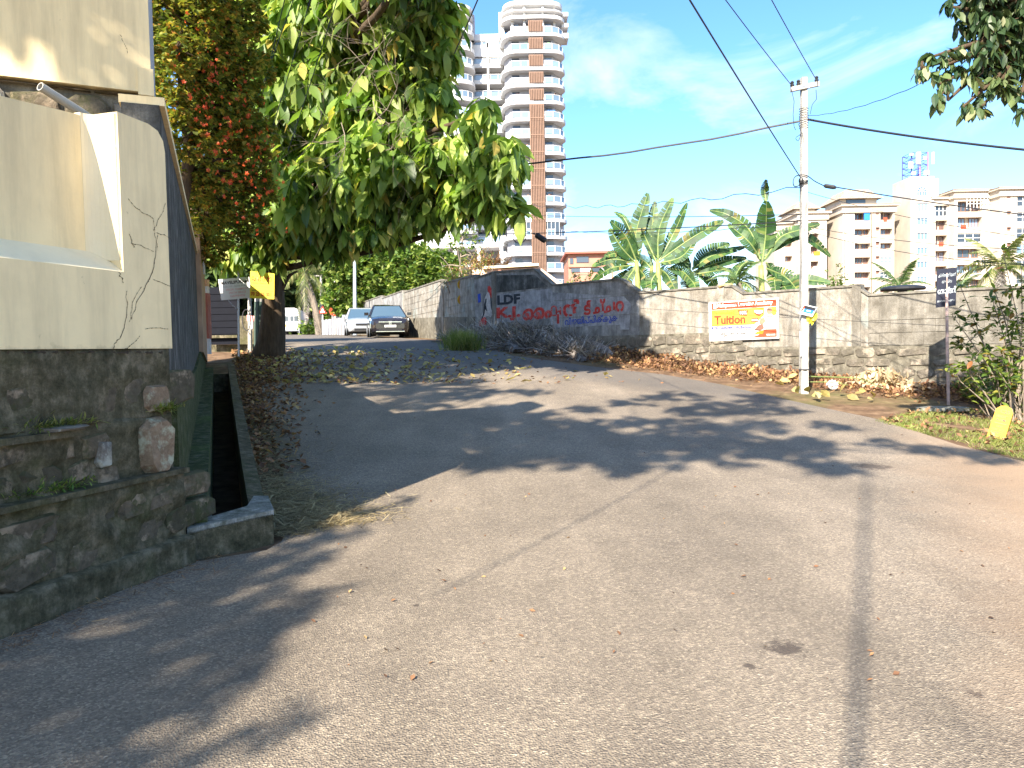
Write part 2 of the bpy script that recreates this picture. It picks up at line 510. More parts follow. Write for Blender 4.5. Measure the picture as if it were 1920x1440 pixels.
M_DARKG = leafmat('dark_background_leaf', [(0, (.015, .035, .012)), (.7, (.035, .07, .02)), (1, (.1, .13, .03))], .2, .6, .5)
M_PALM = leafmat('coconut_frond_leaf', [(0, (.08, .11, .03)), (.6, (.16, .19, .06)), (1, (.36, .34, .14))], .3)
M_PALM2 = leafmat('young_palm_leaf', [(0, (.05, .1, .03)), (.6, (.1, .17, .05)), (1, (.24, .28, .1))], .3)
M_BAN = leafmat('banana_leaf', [(0, (.02, .06, .018)), (.6, (.042, .105, .026)), (.92, (.09, .16, .035)), (1, (.25, .2, .06))], .2, .55, 2.2)
M_BANRIB = plain('banana_midrib', (.22, .28, .09), .5)
M_OVER = leafmat('overhanging_leaf', [(0, (.02, .05, .022)), (.55, (.05, .09, .035)), (.9, (.14, .19, .07)), (1, (.35, .33, .2))], .3)
M_BUSH = leafmat('roadside_bush_leaf', [(0, (.05, .1, .02)), (.5, (.12, .19, .035)), (.85, (.28, .33, .06)), (1, (.3, .12, .04))], .35)
M_RED = leafmat('red_flower', [(0, (.6, .05, .02)), (1, (.85, .16, .04))], .35)
M_GRASS = leafmat('short_grass', [(0, (.09, .14, .025)), (.5, (.2, .25, .05)), (1, (.42, .38, .16))], .3)
M_STRAW = leafmat('dry_straw', [(0, (.16, .12, .06)), (.5, (.34, .26, .13)), (1, (.5, .42, .24))], .15, .8)
M_DRY = leafmat('dry_fallen_leaf', [(0, (.08, .04, .022)), (.45, (.19, .095, .05)), (.8, (.34, .18, .085)), (1, (.5, .34, .15))], .15, .75)
M_YEL = leafmat('yellowed_fallen_leaf', [(0, (.3, .22, .08)), (.6, (.55, .44, .16)), (1, (.62, .55, .3))], .25, .6)
M_DFROND = leafmat('dry_palm_leaflet', [(0, (.13, .11, .1)), (.5, (.3, .26, .24)), (1, (.52, .47, .43))], .1, .8)
M_DRACH = plain('dry_palm_midrib', (.36, .32, .29), .8)
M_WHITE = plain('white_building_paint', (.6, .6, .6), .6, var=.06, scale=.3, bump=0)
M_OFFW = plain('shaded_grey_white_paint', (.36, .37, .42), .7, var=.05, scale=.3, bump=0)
M_CRM3 = plain('cream_building_paint', (.52, .46, .385), .7, var=.12, scale=.25, bump=0)
M_YELP = plain('pale_yellow_paint', (.42, .34, .2), .7, var=.06, scale=.3, bump=0)
M_TILE = m_concrete('weathered_roof_tile', (.25, .19, .13), (.45, .38, .29), (.6, .52, .42), .5, .8)
M_CORN = plain('dirty_cornice', (.24, .19, .145), .8, var=.2, scale=1)
M_SLAT = plain('timber_brown_louvre', (.2, .115, .075), .6, var=.1, scale=2)
M_BRICK = plain('terracotta_paint', (.4, .19, .13), .7, var=.1, scale=.6)
M_FRAMEB = plain('brown_window_frame', (.2, .1, .07), .5)
M_FRAMEW = plain('white_window_frame', (.75, .76, .76), .5, bump=0)
M_GLD = m_glass('dark_window_glass', (.03, .04, .055))
M_GLB = m_glass('blue_window_glass', (.1, .16, .24))
M_GLR = m_glass('railing_glass', (.12, .18, .25), .2)
M_BLACK = plain('black_rubber', (.015, .015, .016), .5, bump=0)
M_CABLE = plain('black_cable', (.012, .014, .02), .5, bump=0)
M_STEEL = plain('galvanised_steel', (.42, .43, .45), .45, .6)
M_RUSTY = plain('rusty_pink_pipe', (.5, .36, .32), .6, var=.25, scale=8)
M_PIPE = plain('grey_plastic_pipe', (.4, .39, .36), .5)
M_REDOX = plain('red_oxide_paint', (.36, .11, .075), .6)
M_ORANGE = plain('orange_ceramic', (.6, .33, .17), .6)
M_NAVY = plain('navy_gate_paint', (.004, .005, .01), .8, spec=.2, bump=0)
M_WP = plain('white_paint', (.62, .62, .62), .5, bump=0)
M_YP = plain('yellow_road_paint', (.46, .28, .004), .6, var=.12)
M_YB = plain('yellow_plastic_bag', (.8, .66, .06), .35)
M_PR = plain('print_red', (.55, .07, .03), .4, bump=0)
M_PO = plain('print_orange', (.62, .2, .02), .4, bump=0)
M_PY = plain('print_yellow', (.72, .48, .06), .4, bump=0)
M_PB = plain('print_black', (.02, .02, .025), .5, bump=0)
M_PN = plain('print_navy', (.07, .07, .3), .4, bump=0)
M_PBL = plain('print_blue', (.03, .2, .7), .4, bump=0)
M_PG = plain('print_green', (.1, .3, .08), .4, bump=0)
M_PW = plain('print_white', (.68, .67, .66), .4, var=.03, bump=0)
M_PALE = plain('faded_red_print', (.72, .4, .38), .5, bump=0)
M_SKIN = plain('print_brown', (.35, .2, .13), .5, bump=0)
M_WRED = m_concrete('faded_red_wall_lettering', (.42, .04, .03), (.6, .07, .06), (.7, .2, .18), .25, 3)
M_WBLK = plain('black_wall_lettering', (.03, .035, .045), .9, var=.3, scale=12)
M_WBLU = plain('blue_wall_lettering', (.03, .07, .4), .9, var=.3, scale=12)
M_WGRY = m_concrete('grey_painted_emblem', (.3, .28, .28), (.5, .47, .46), (.6, .57, .56), .2, 3)
M_SIGNB = plain('black_signboard', (.018, .02, .035), .5)
M_CHALK = plain('chalk_white_lettering', (.5, .55, .58), .8, var=.3, scale=25)
M_CARD = plain('dark_metallic_car_paint', (.022, .018, .02), .22, .3, var=.02, coat=1, bump=0)
M_CARS = plain('silver_car_paint', (.52, .54, .56), .28, .5, var=.02, coat=.8, bump=0)
M_CARG = m_glass('car_glass', (.05, .09, .13), .04)
M_CHROME = plain('chrome', (.75, .75, .76), .12, 1, bump=0)
M_LAMP = m_glass('headlamp_glass', (.5, .52, .52), .1)
M_TYRE = plain('tyre_rubber', (.02, .02, .02), .8)
M_PINK = plain('pink_sticker', (.75, .35, .33), .6)
M_WATER = plain('dark_drain_sludge', (.035, .027, .018), .9, var=.5, scale=5, spec=.1, bump=.5)

def text(body, name, mat, o, ux, uz, width, height, parent=None, off=0.0, out=.003, label=None):
    """raised flat lettering: fitted to width x height with its lower left corner at o"""
    c = bpy.data.curves.new(name, 'FONT')
    c.body = body; c.resolution_u = 2; c.offset = off; c.extrude = 0
    tmp = bpy.data.objects.new('tmp_text', c)
    COL.objects.link(tmp)
    dg = bpy.context.evaluated_depsgraph_get(); dg.update()
    me = bpy.data.meshes.new_from_object(tmp.evaluated_get(dg))
    bpy.data.objects.remove(tmp); bpy.data.curves.remove(c)
    n = len(me.vertices)
    co = np.empty(n * 3); me.vertices.foreach_get('co', co); co = co.reshape(-1, 3)
    mn, mx = co.min(0), co.max(0)
    ux, uz, o = V(ux).normalized(), V(uz).normalized(), V(o)
    nn = ux.cross(uz).normalized()
    off_ = wloc(parent) if parent is not None else V((0, 0, 0))
    a = (co[:, 0] - mn[0]) / max(1e-6, mx[0] - mn[0]) * width
    b = (co[:, 1] - mn[1]) / max(1e-6, mx[1] - mn[1]) * height
    w = np.array(o - off_)[None] + a[:, None] * np.array(ux)[None] + b[:, None] * np.array(uz)[None] + np.array(nn)[None] * out
    me.vertices.foreach_set('co', w.ravel()); me.update()
    me.materials.clear(); me.materials.append(mat)
    me.name = name
    ob = bpy.data.objects.new(name, me)
    link(ob, parent)
    if label: ob['label'] = label
    return ob
# ================================================================== SETTING
C0 = V((-2.5, 5.58, 0))
U = V((.296, .955, 0)).normalized(); UN = V((U.y, -U.x, 0))      # near wall face: along, outwards
VV = V((-.361, .933, 0)).normalized(); VN = V((VV.y, -VV.x, 0))  # wall beside the drain: along, towards the road
def LP(t, out, z): q = C0 + U * t + UN * out; return V((q.x, q.y, z))
def SP(t, out, z=0): q = C0 + VV * t + VN * out; return V((q.x, q.y, z))

def in_poly(x, y, poly):
    c = False; j = len(poly) - 1
    for i in range(len(poly)):
        xi, yi = poly[i][0], poly[i][1]; xj, yj = poly[j][0], poly[j][1]
        if (yi > y) != (yj > y) and x < (xj - xi) * (y - yi) / (yj - yi) + xi: c = not c
        j = i
    return c
def densify(poly, step):
    out = []
    for i in range(len(poly)):
        a, b = V(poly[i][:2]), V(poly[(i + 1) % len(poly)][:2])
        n = max(1, int((b - a).length / step))
        out += [tuple(a + (b - a) * k / n) for k in range(n)]
    return out
GX = np.concatenate([np.arange(-300, -60, 20.), np.arange(-60, -30, 3.), np.arange(-30, -12, 1.2), np.arange(-12, 13, .6), np.arange(13, 40, 3.), np.arange(40, 320, 20.)])
GY = np.concatenate([np.arange(-60, -12, 4.), np.arange(-12, 46, .6), np.arange(46, 100, 2.5), np.arange(100, 460, 20.)])
def sheet(name, mat, poly, dz, step, holes=(), grid=True, label=None, kind='structure'):
    poly = densify(poly, step)
    pts = [V(p) for p in poly]
    edges = [(i, (i + 1) % len(poly)) for i in range(len(poly))]
    for h in holes:
        h = densify(h, .6); b = len(pts)
        pts += [V(p) for p in h]; edges += [(b + i, b + (i + 1) % len(h)) for i in range(len(h))]
    xs = [p[0] for p in poly]; ys = [p[1] for p in poly]
    for x in GX:
        if not min(xs) < x < max(xs): continue
        for y in GY:
            if min(ys) < y < max(ys) and in_poly(x, y, poly): pts.append(V((float(x), float(y))))
    vs, es, fs, *_ = delaunay_2d_cdt(pts, edges, [], 0, 1e-5)
    ff = []
    for f in fs:
        cx = sum(vs[i].x for i in f) / 3; cy = sum(vs[i].y for i in f) / 3
        if in_poly(cx, cy, poly) and not any(in_poly(cx, cy, h) for h in holes): ff.append(list(f))
    m = MB(); m.v = [(p.x, p.y, G(p.x, p.y) + dz) for p in vs]; m.f = ff; m.m = [0] * len(ff)
    # faces point upwards
    for f in m.f:
        a, b, c = (V(m.v[i]) for i in f[:3])
        if (b - a).cross(c - a).z < 0: f.reverse()
    o = m.build(name, mat, smooth=True)
    return props(o, label=label, kind=kind)

hole = [SP(.15, .1)[:2], SP(.4, .6)[:2], SP(13, .6)[:2], SP(13, .1)[:2]]
sheet('ground', M_SOIL, [(-290, -58), (300, -58), (300, 440), (-290, 440)], 0, 25, [hole])

def ga(px, py): q = ground_at(px, py); return (q.x, q.y)
road_poly = [LP(-12, .05, 0)[:2], LP(0, .12, 0)[:2], SP(.05, .62)[:2], SP(.28, .75)[:2], SP(1.2, .95)[:2], SP(3.2, .98)[:2], SP(8, 1.05)[:2],
             SP(13.5, 1.25)[:2], (-8.4, 25.5), (-10.5, 32), (-24.5, 74), (-42, 120), (-36, 122), (-19.2, 74), (-8.4, 43), (-5.3, 34.5), (-3.9, 30.5), (-1.2, 25.9),
             ga(960, 668), ga(1050, 680), ga(1240, 703), ga(1350, 722), ga(1470, 750), ga(1560, 770), ga(1640, 787), ga(1720, 812), ga(1800, 838), ga(1920, 868),
             (12, 8.8), (22, 6), (24, -8), (-5, -10)]
road = sheet('road', M_ASPH, road_poly, .018, 1.0)

# channel floor
m = MB()
for i in range(26):
    a, b = .2 + i * .5, .2 + (i + 1) * .5
    q = [SP(a, .05), SP(a, .62), SP(b, .62), SP(b, .05)]
    for p in q: p.z = G(p.x, p.y) - .38
    m.add(q, [(0, 1, 2, 3)])
o = m.build('drain_floor', M_WATER); o['kind'] = 'structure'

# ------------------------------------------------------------------ stones in a wall face
def stone(parent, o, ux, uz, un, u0, u1, z0, z1, depth, mat, name='stone', jit=.18, label=None):
    w, h = u1 - u0, z1 - z0
    k = RN.choice([6, 7, 8])
    cut = RN.uniform(.12, .3)
    base = [(0, cut), (cut * h / w, 0), (1 - cut * h / w, 0), (1, cut), (1, 1 - cut), (1 - cut * h / w, 1), (cut * h / w, 1), (0, 1 - cut)]
    if k == 7: base = base[:2] + base[3:]
    if k == 6: base = base[:2] + base[3:6] + base[7:]
    pts = [(u0 + w * min(1, max(0, a + RN.uniform(-jit, jit) * .4)), z0 + h * min(1, max(0, b + RN.uniform(-jit, jit) * .4))) for a, b in base]
    n = len(pts); cu = sum(p[0] for p in pts) / n; cz = sum(p[1] for p in pts) / n
    m = MB(); vs = []
    for sc_, d in ((1.0, -.04), (.98, depth * .55), (.84, depth)):
        for (a, b) in pts:
            dd = d + (RN.uniform(-.25, .25) * depth if d > depth * .5 else 0)
            vs.append(o + ux * (cu + (a - cu) * sc_) + uz * (cz + (b - cz) * sc_) + un * dd)
    vs.append(o + ux * cu + uz * cz + un * depth * RN.uniform(.95, 1.25))
    fs = []
    for r in range(2):
        for i in range(n):
            j = (i + 1) % n
            fs.append((r * n + i, r * n + j, (r + 1) * n + j, (r + 1) * n + i))
    for i in range(n): fs.append((2 * n + i, 2 * n + (i + 1) % n, 3 * n))
    if ux.cross(uz).dot(un) < 0: fs = [f[::-1] for f in fs]
    m.add(vs, fs)
    ob = m.build(name, mat, parent)
    if label: ob['label'] = label
    return ob
def rubble(parent, P0, ux, un, u0, u1, zlo, zhi, wr, hr, depth, mat, limit=300, skip=None):
    z = min(zlo(u0 + (u1 - u0) * k / 8) for k in range(9)); n = 0
    Z = V((0, 0, 1))
    ztop = max(zhi(u0), zhi(u1))
    while z < ztop - .05:
        h = RN.uniform(*hr); u = u0 + RN.uniform(-.1, .1)
        while u < u1:
            w = RN.uniform(*wr)
            zz = z + RN.uniform(-.03, .03)
            top = min(zz + h - .012, zhi(u + w / 2) - .015)
            if zz + h > zlo(u + w / 2) + .03 and top - zz > .07 and n < limit and RN.random() > .06 and not (skip and skip(u, u + w, zz, top)):
                stone(parent, P0, ux, Z, un, u + .01, u + w - .012, zz + .01, top, depth * RN.uniform(.6, 1.3), mat); n += 1
            u += w
        z += h
    return n

# ================================================================== RIGHT ROADSIDE WALL
N0 = V((-1.25, 26.5, 0)); W = V((.725, -.689, 0)).normalized(); WNR = V((-W.y, W.x, 0)) * -1
if WNR.y > 0: WNR = -WNR
def WP(s, out, z): q = N0 + W * s + WNR * out; return V((q.x, q.y, z))
def s_of(px, py=620):
    r = ray(px, py); k = r.x / r.y
    return (k * N0.y - N0.x) / (W.x - k * W.y)
def wz(px, py):
    q = WP(s_of(px, py), 0, 0); return zat(py, q.x, q.y)
rw = thing('roadside_wall', 'long grey stepped compound wall with painted lettering, rubble base and a banner', 'wall', WP(8, 0, .9))
def sec_poly(tops, sb, zb):
    return [(tops[0][0], zb)] + tops[:] + [(tops[-1][0], zb)] if sb is None else None
T = [
    ('a', [(0, 4.02), (s_of(930), 4.16), (s_of(1003), 4.10), (s_of(1037), 3.53)], 2.3, M_WALL_A),
    ('b', [(s_of(1037), 3.53), (s_of(1163), 3.53), (s_of(1199), 3.09)], 1.9, M_WALL_A),
    ('c', [(s_of(1199), 3.09), (s_of(1348), 3.08), (s_of(1372), 3.08), (s_of(1394), 2.86)], 1.9, M_WALL_B),
    ('d', [(s_of(1394), 2.86), (s_of(1602), 2.86), (s_of(1628), 2.63)], 1.48, M_WALL_B),
    ('e', [(s_of(1628), 2.63), (s_of(1790), 2.63), (26, 2.5)], 1.48, M_WALL_C)]
for nm, tops, zb, mt in T:
    s0, s1 = tops[0][0], tops[-1][0]
    poly = [(s0 + .002, zb - .02)] + [(s1 - .002, zb - .02)] + [(min(max(a, s0 + .002), s1 - .002), b) for a, b in tops[::-1]]
    MB().prism(poly, N0 + WNR * 0, W, V((0, 0, 1)), -WNR * .2).build('wall_panel', mt, rw)
    lo = [(s0 + .002 + (s1 - s0 - .004) * k / 8, G(*WP(s0 + (s1 - s0) * k / 8, 0, 0)[:2]) - .3) for k in range(9)]
    poly = lo + [(s1 - .002, zb), (s0 + .002, zb)]
    MB().prism(poly, N0 + WNR * .05, W, V((0, 0, 1)), -WNR * .32).build('rubble_base', M_RUBB if nm in 'cde' else M_WALL_C, rw)
    m = MB()
    for (a, za), (b, zb2) in zip(tops, tops[1:]):
        if b - a < .01: continue
        d = (V((b, zb2)) - V((a, za))).normalized(); nn = V((-d.y, d.x))
        m.prism([(a, za), (b, zb2), (b + nn.x * .05, zb2 + nn.y * .05), (a + nn.x * .05, za + nn.y * .05)], N0 + WNR * .035, W, V((0, 0, 1)), -WNR * .27)
    m.build('coping', M_WALL_C, rw)
# pilasters
for px, zt, zb in ((928, 4.2, 1.9), (1352, 3.16, 1.45), (1606, 2.92, 1.1)):
    s = s_of(px); MB().obox(WP(s - .1, .03, zb), W * .2, -WNR * .26, V((0, 0, zt - zb))).build('pilaster', M_WALL_C if px != 1352 else M_WALL_B, rw)
zl = lambda s: G(*WP(s, 0, 0)[:2]) - .02
rubble(rw, N0 + WNR * .05, W, WNR, s_of(1160), s_of(1394), zl, lambda s: 1.88, (.26, .62), (.2, .34), .035, M_RSTONE, 90)
rubble(rw, N0 + WNR * .05, W, WNR, s_of(1394) + .02, s_of(1790), zl, lambda s: 1.46, (.26, .62), (.2, .34), .035, M_RSTONE, 130)
rubble(rw, N0 + WNR * .05, W, WNR, s_of(1790), 21, zl, lambda s: 1.46, (.4, .7), (.25, .4), .035, M_RSTONE, 50)
# hollow concrete blocks, panel e (laid bare) and a few courses elsewhere
blk = None
def block_rows(s0, s1, z0, rows, h, L, mat, cuts=0.0):
    for r in range(rows):
        s = s0 + (.0 if r % 2 else -L / 2)
        while s < s1 - .05:
            a, b = max(s, s0) + .006, min(s + L, s1) - .006
            if b - a > .08:
                MB().obox(WP(a, -.02, z0 + r * h + .006), W * (b - a), WNR * (.034 + RN.uniform(-.004, .006)), V((0, 0, h - .012))).build('block', mat, rw)
            s += L
block_rows(s_of(1628) + .02, 19.5, 1.49, 3, .285, .46, M_WALL_C)
block_rows(s_of(1362) + .02, s_of(1490), 1.49, 1, .34, .5, M_WALL_B)
block_rows(s_of(1037), s_of(1163), 1.92, 1, .3, .62, M_WALL_A)
# bare brick hole patches, render courses
for (px0, px1, za, zb_) in ((1040, 1195, 2.5, 2.51), (1040, 1190, 3.05, 3.06)):
    MB().obox(WP(s_of(px0), .002, za), W * (s_of(px1) - s_of(px0)), WNR * .006, V((0, 0, .012))).build('render_ridge', M_WALL_C, rw)

# lettering on the wall
def on_wall(px0, py0, px1, py1, outw=.0):
    """lower-left point, width and height on the wall face for a picture box"""
    s0, s1 = s_of(px0), s_of(px1)
    return s0, s1
def wtext(body, name, mat, px0, px1, pyb0, pyt0, pyb1, out=.012, off=.02):
    s0, s1 = s_of(px0, pyb0), s_of(px1, pyb1)
    a = WP(s0, out, zat(pyb0, *WP(s0, 0, 0)[:2])); b = WP(s1, out, zat(pyb1, *WP(s1, 0, 0)[:2]))
    h = zat(pyt0, *WP(s0, 0, 0)[:2]) - a.z
    ux = (b - a).normalized(); uz = (V((0, 0, 1)) - ux * ux.z).normalized()
    return text(body, name, mat, a, ux, uz, (b - a).length, h, rw, off)
wtext('LDF', 'black_lettering', M_WBLK, 933, 976, 572, 554, 569, off=.05)
wtext('K.J.', 'red_lettering', M_WRED, 932, 977, 603, 577, 600, off=.05)
wtext('ൈഷൻ', 'red_lettering', M_WRED, 981, 1090, 602, 572, 592, off=.045)
wtext('ടീച്ചറ', 'red_lettering', M_WRED, 1095, 1171, 592, 564, 584, off=.045)
MB().obox(WP(s_of(1045), .010, wz(1045, 607)), W * .09, WNR * .004, V((0, 0, .3))).build('red_lettering', M_WRED, rw)
wtext('വിജയിപ്പിക്കുക', 'blue_lettering', M_WBLU, 1060, 1159, 613, 596, 605, off=.02)
def wshape(name, mat, pts, out=.008, th=.004):
    pl = []
    for px, py in pts:
        s = s_of(px, py); pl.append((s, zat(py, *WP(s, 0, 0)[:2])))
    MB().prism(pl, N0 + WNR * out, W, V((0, 0, 1)), WNR * th).build(name, mat, rw)
# hand-painted emblem beside the lettering
wshape('emblem', M_WGRY, [(903, 592), (908, 578), (909, 560), (914, 548), (918, 549), (921, 565), (924, 580), (926, 590), (921, 595), (914, 592), (908, 598)], .008)
wshape('emblem_outline', M_WBLK, [(919, 548), (921, 556), (923, 572), (926, 586), (924, 596), (922, 594), (924, 587), (921, 576), (920, 562)], .013)
wshape('emblem_outline', M_WBLK, [(902, 601), (906, 590), (908, 573), (911, 560), (913, 560), (911, 575), (909, 588), (904, 601)], .013)
wshape('emblem_outline', M_WBLK, [(908, 572), (910, 580), (914, 584), (913, 578), (911, 570)], .013)
wshape('emblem_spot', M_WRED, [(915, 537), (919, 536), (924, 545), (924, 556), (920, 560), (918, 550), (915, 545)], .013)
wshape('emblem_spot', M_WRED, [(899, 604), (905, 597), (909, 594), (914, 600), (912, 609), (903, 613), (899, 612)], .017)
wshape('emblem_spot', M_WBLU, [(896, 552), (901, 550), (902, 566), (897, 568)], .008)
# dark band of old damp render over the lettering, pale primer behind it
wshape('primer_patch', m_concrete('pale_primer', (.22, .22, .23), (.38, .38, .4), (.5, .5, .52), .45, 1.6), [(931, 606), (931, 553), (1031, 541), (1037, 548), (1170, 556), (1183, 570), (1180, 618), (1035, 618), (1032, 598)], .0025, .003)
wshape('damp_patch', M_DARKW, [(931, 549), (931, 516), (1003, 515), (1028, 538)], .004, .003)

# tuition banner on the wall
def wall_sheet_frame(px0, px1, pyt0, pyb0, pyt1, out):
    s0, s1 = s_of(px0), s_of(px1)
    q0, q1 = WP(s0, out, 0), WP(s1, out, 0)
    o = V((q0.x, q0.y, zat(pyb0, q0.x, q0.y))); t = zat(pyt0, q0.x, q0.y)
    b1 = zat(pyb0, q1.x, q1.y)
    return o, (q1 - q0).length, t - o.z
bs0, bs1 = s_of(1333, 600), s_of(1464, 600)
bo = WP(bs0, .09, 0); bz0 = zat(640, bo.x, bo.y); bz1 = zat(567, bo.x, bo.y)
be = WP(bs1, .09, 0); ez0 = zat(636, be.x, be.y)
BW, BH = bs1 - bs0, bz1 - bz0
bux = (V((be.x, be.y, ez0)) - V((bo.x, bo.y, bz0))).normalized(); buz = (V((0, 0, 1)) - bux * bux.z).normalized(); bn = bux.cross(buz)
bo = V((bo.x, bo.y, bz0))
ban = thing('banner', 'orange and white tuition banner tied flat against the grey wall', 'banner', bo)
def bpoly(name, mat, pts, out, th=.0015, par=None, O=None, A=None, B=None, Wd=None, Hd=None, D=None):
    O, A, B, D = O or bo, A or bux, B or buz, D or bn
    Wd, Hd = Wd or BW, Hd or BH
    MB().prism([(a * Wd, b * Hd) for a, b in pts], O + D * out, A, B, D * th).build(name, mat, par or ban)
def btext(s, name, mat, x0, x1, y0, y1, out=.006, off=.02, par=None, O=None, A=None, B=None, Wd=None, Hd=None, shear=0):
    O, A, B = O or bo, A or bux, B or buz
    Wd, Hd = Wd or BW, Hd or BH
    return text(s, name, mat, O + A * (x0 * Wd) + B * (y0 * Hd), A, B, (x1 - x0) * Wd, (y1 - y0) * Hd, par or ban, off, out)
bpoly('sheet', M_PW, [(0, 0), (1, .02), (1, 1), (0, 1)], 0, .008)
bpoly('printed_band', M_PR, [(.04, .80), (.97, .80), (.97, .965), (.04, .965)], .0085)
bpoly('printed_band', M_PY, [(.04, .38), (.66, .38), (.80, .60), (.80, .79), (.04, .79)], .0085)
bpoly('printed_band', M_PN, [(.04, .30), (.62, .30), (.62, .365), (.04, .365)], .0085)
bpoly('printed_band', M_PR, [(.60, .06), (.97, .06), (.97, .25), (.80, .25), (.72, .12)], .0085)
bpoly('printed_band', M_PO, [(.66, .14), (.78, .14), (.80, .24), (.70, .2)], .0105)
bpoly('printed_band', M_PY, [(.88, .55), (.97, .60), (.97, .79), (.86, .79)], .0085)
bpoly('logo', M_PW, [(.07, .83), (.115, .83), (.115, .94), (.07, .94)], .0105)
btext('Malayaman Learning Academy', 'print', M_PW, .13, .92, .825, .95, .0105, .04)
btext('Personalised', 'print', M_PO, .075, .38, .67, .76, .0105, 0)
btext('Tuition', 'print', M_PR, .08, .54, .41, .65, .0105, .05)
bpoly('printed_tag', M_PR, [(.45, .62), (.56, .60), (.58, .74), (.43, .76)], .0105)
btext('10%', 'print', M_PW, .46, .56, .64, .73, .0125)
bpoly('printed_badge', M_PW, [(.67, .68), (.70, .63), (.74, .62), (.78, .66), (.78, .72), (.67, .73)], .0105)
bpoly('printed_badge', M_PR, [(.66, .66), (.69, .61), (.74, .59), (.79, .64), (.79, .67), (.74, .63), (.70, .645), (.67, .68)], .0125)
bpoly('printed_tag', M_PR, [(.62, .44), (.72, .44), (.72, .54), (.62, .54)], .0105)
bpoly('printed_tag', M_PW, [(.63, .47), (.71, .47), (.71, .51), (.63, .51)], .0125)
btext('ALL SUBJECTS | ALL CLASSES | ALL SYLLABUS', 'print', M_PW, .06, .61, .312, .352, .0105, .02)
btext('CBSE, ICSE and STATE SYLLABUS', 'print', M_PY, .06, .6, .235, .285, .0105, .02)
btext('NEET | JEE | KEAM', 'print', M_PB, .16, .54, .13, .205, .0105, .04)
btext('online and offline classes', 'print', M_PN, .11, .5, .085, .11, .0105, 0)
# two printed figures (plain silhouettes of pupils)
bpoly('printed_figure', M_SKIN, [(.83, .70), (.86, .79), (.90, .79), (.915, .70), (.89, .62), (.85, .62)], .0125)
bpoly('printed_figure', M_WGRY, [(.82, .46), (.84, .62), (.90, .64), (.95, .50), (.96, .26), (.82, .26)], .0105)
bpoly('printed_figure', M_SKIN, [(.73, .40), (.75, .52), (.80, .54), (.82, .45), (.78, .36)], .0145)
bpoly('printed_figure', M_FRAMEB, [(.66, .24), (.72, .36), (.78, .38), (.80, .28), (.74, .22)], .0145)
btext('98950 48 051', 'print', M_PW, .83, .95, .09, .14, .0105, .02)

# ================================================================== WALL UP THE LANE (towards the cars)
lw = thing('lane_wall', 'pale sunlit block wall climbing the lane beside the parked cars', 'wall', (-3.3, 32, 2))
pts = [V((-1.25, 26.5, 0)), V((-2.75, 30.6, 0)), V((-5.3, 37.5, 0)), V((-7.4, 43.5, 0)), V((-11.2, 54, 0)), V((-16, 68, 0))]
tops = [(4.12, 4.2), (4.36, 4.4), (4.5, 4.55), (4.7, 4.8), (5.0, 5.2)]
for i in range(5):
    a, b = pts[i], pts[i + 1]; d = (b - a).normalized(); n = V((-d.y, d.x, 0)); n = n if n.x < 0 else -n
    L = (b - a).length; z0, z1 = tops[i]
    mt = M_WALL_B if i < 2 else M_WALL_A
    mid = 1.0
    ga_, gb_ = G(a.x, a.y), G(b.x, b.y)
    MB().prism([(.01, ga_ + .9), (L - .01, gb_ + .9), (L - .01, z1), (.01, z0)], a + n * 0, d, V((0, 0, 1)), -n * .2).build('wall_panel', mt, lw)
    MB().prism([(.01, ga_ - .3), (L - .01, gb_ - .3), (L - .01, gb_ + .9), (.01, ga_ + .9)], a + n * .05, d, V((0, 0, 1)), -n * .3).build('rubble_base', M_RUBB, lw)
    MB().prism([(.0, z0), (L, z1), (L, z1 + .06), (0, z0 + .06)], a + n * .03, d, V((0, 0, 1)), -n * .26).build('coping', M_WALL_C, lw)
    MB().obox(a + n * .06 + V((0, 0, ga_ + .3)) + d * (L - .3), d * .26, -n * .3, V((0, 0, z1 + .12 - ga_ - .3))).build('pilaster', mt, lw)
    if i < 3:
        r = 0
        z = max(ga_, gb_) + .95
        while z + .25 < min(z0, z1) and i < 2:
            s = .05 - (.3 if r % 2 else 0)
            while s < L - .35:
                aa, bb = max(s, .03) + .008, min(s + .6, L - .32) - .008
                if bb - aa > .1:
                    MB().obox(a + d * aa - n * .02 + V((0, 0, z)), d * (bb - aa), n * (.032 + RN.uniform(-.003, .006)), V((0, 0, .27))).build('block', mt, lw)
                s += .6
            z += .285; r += 1

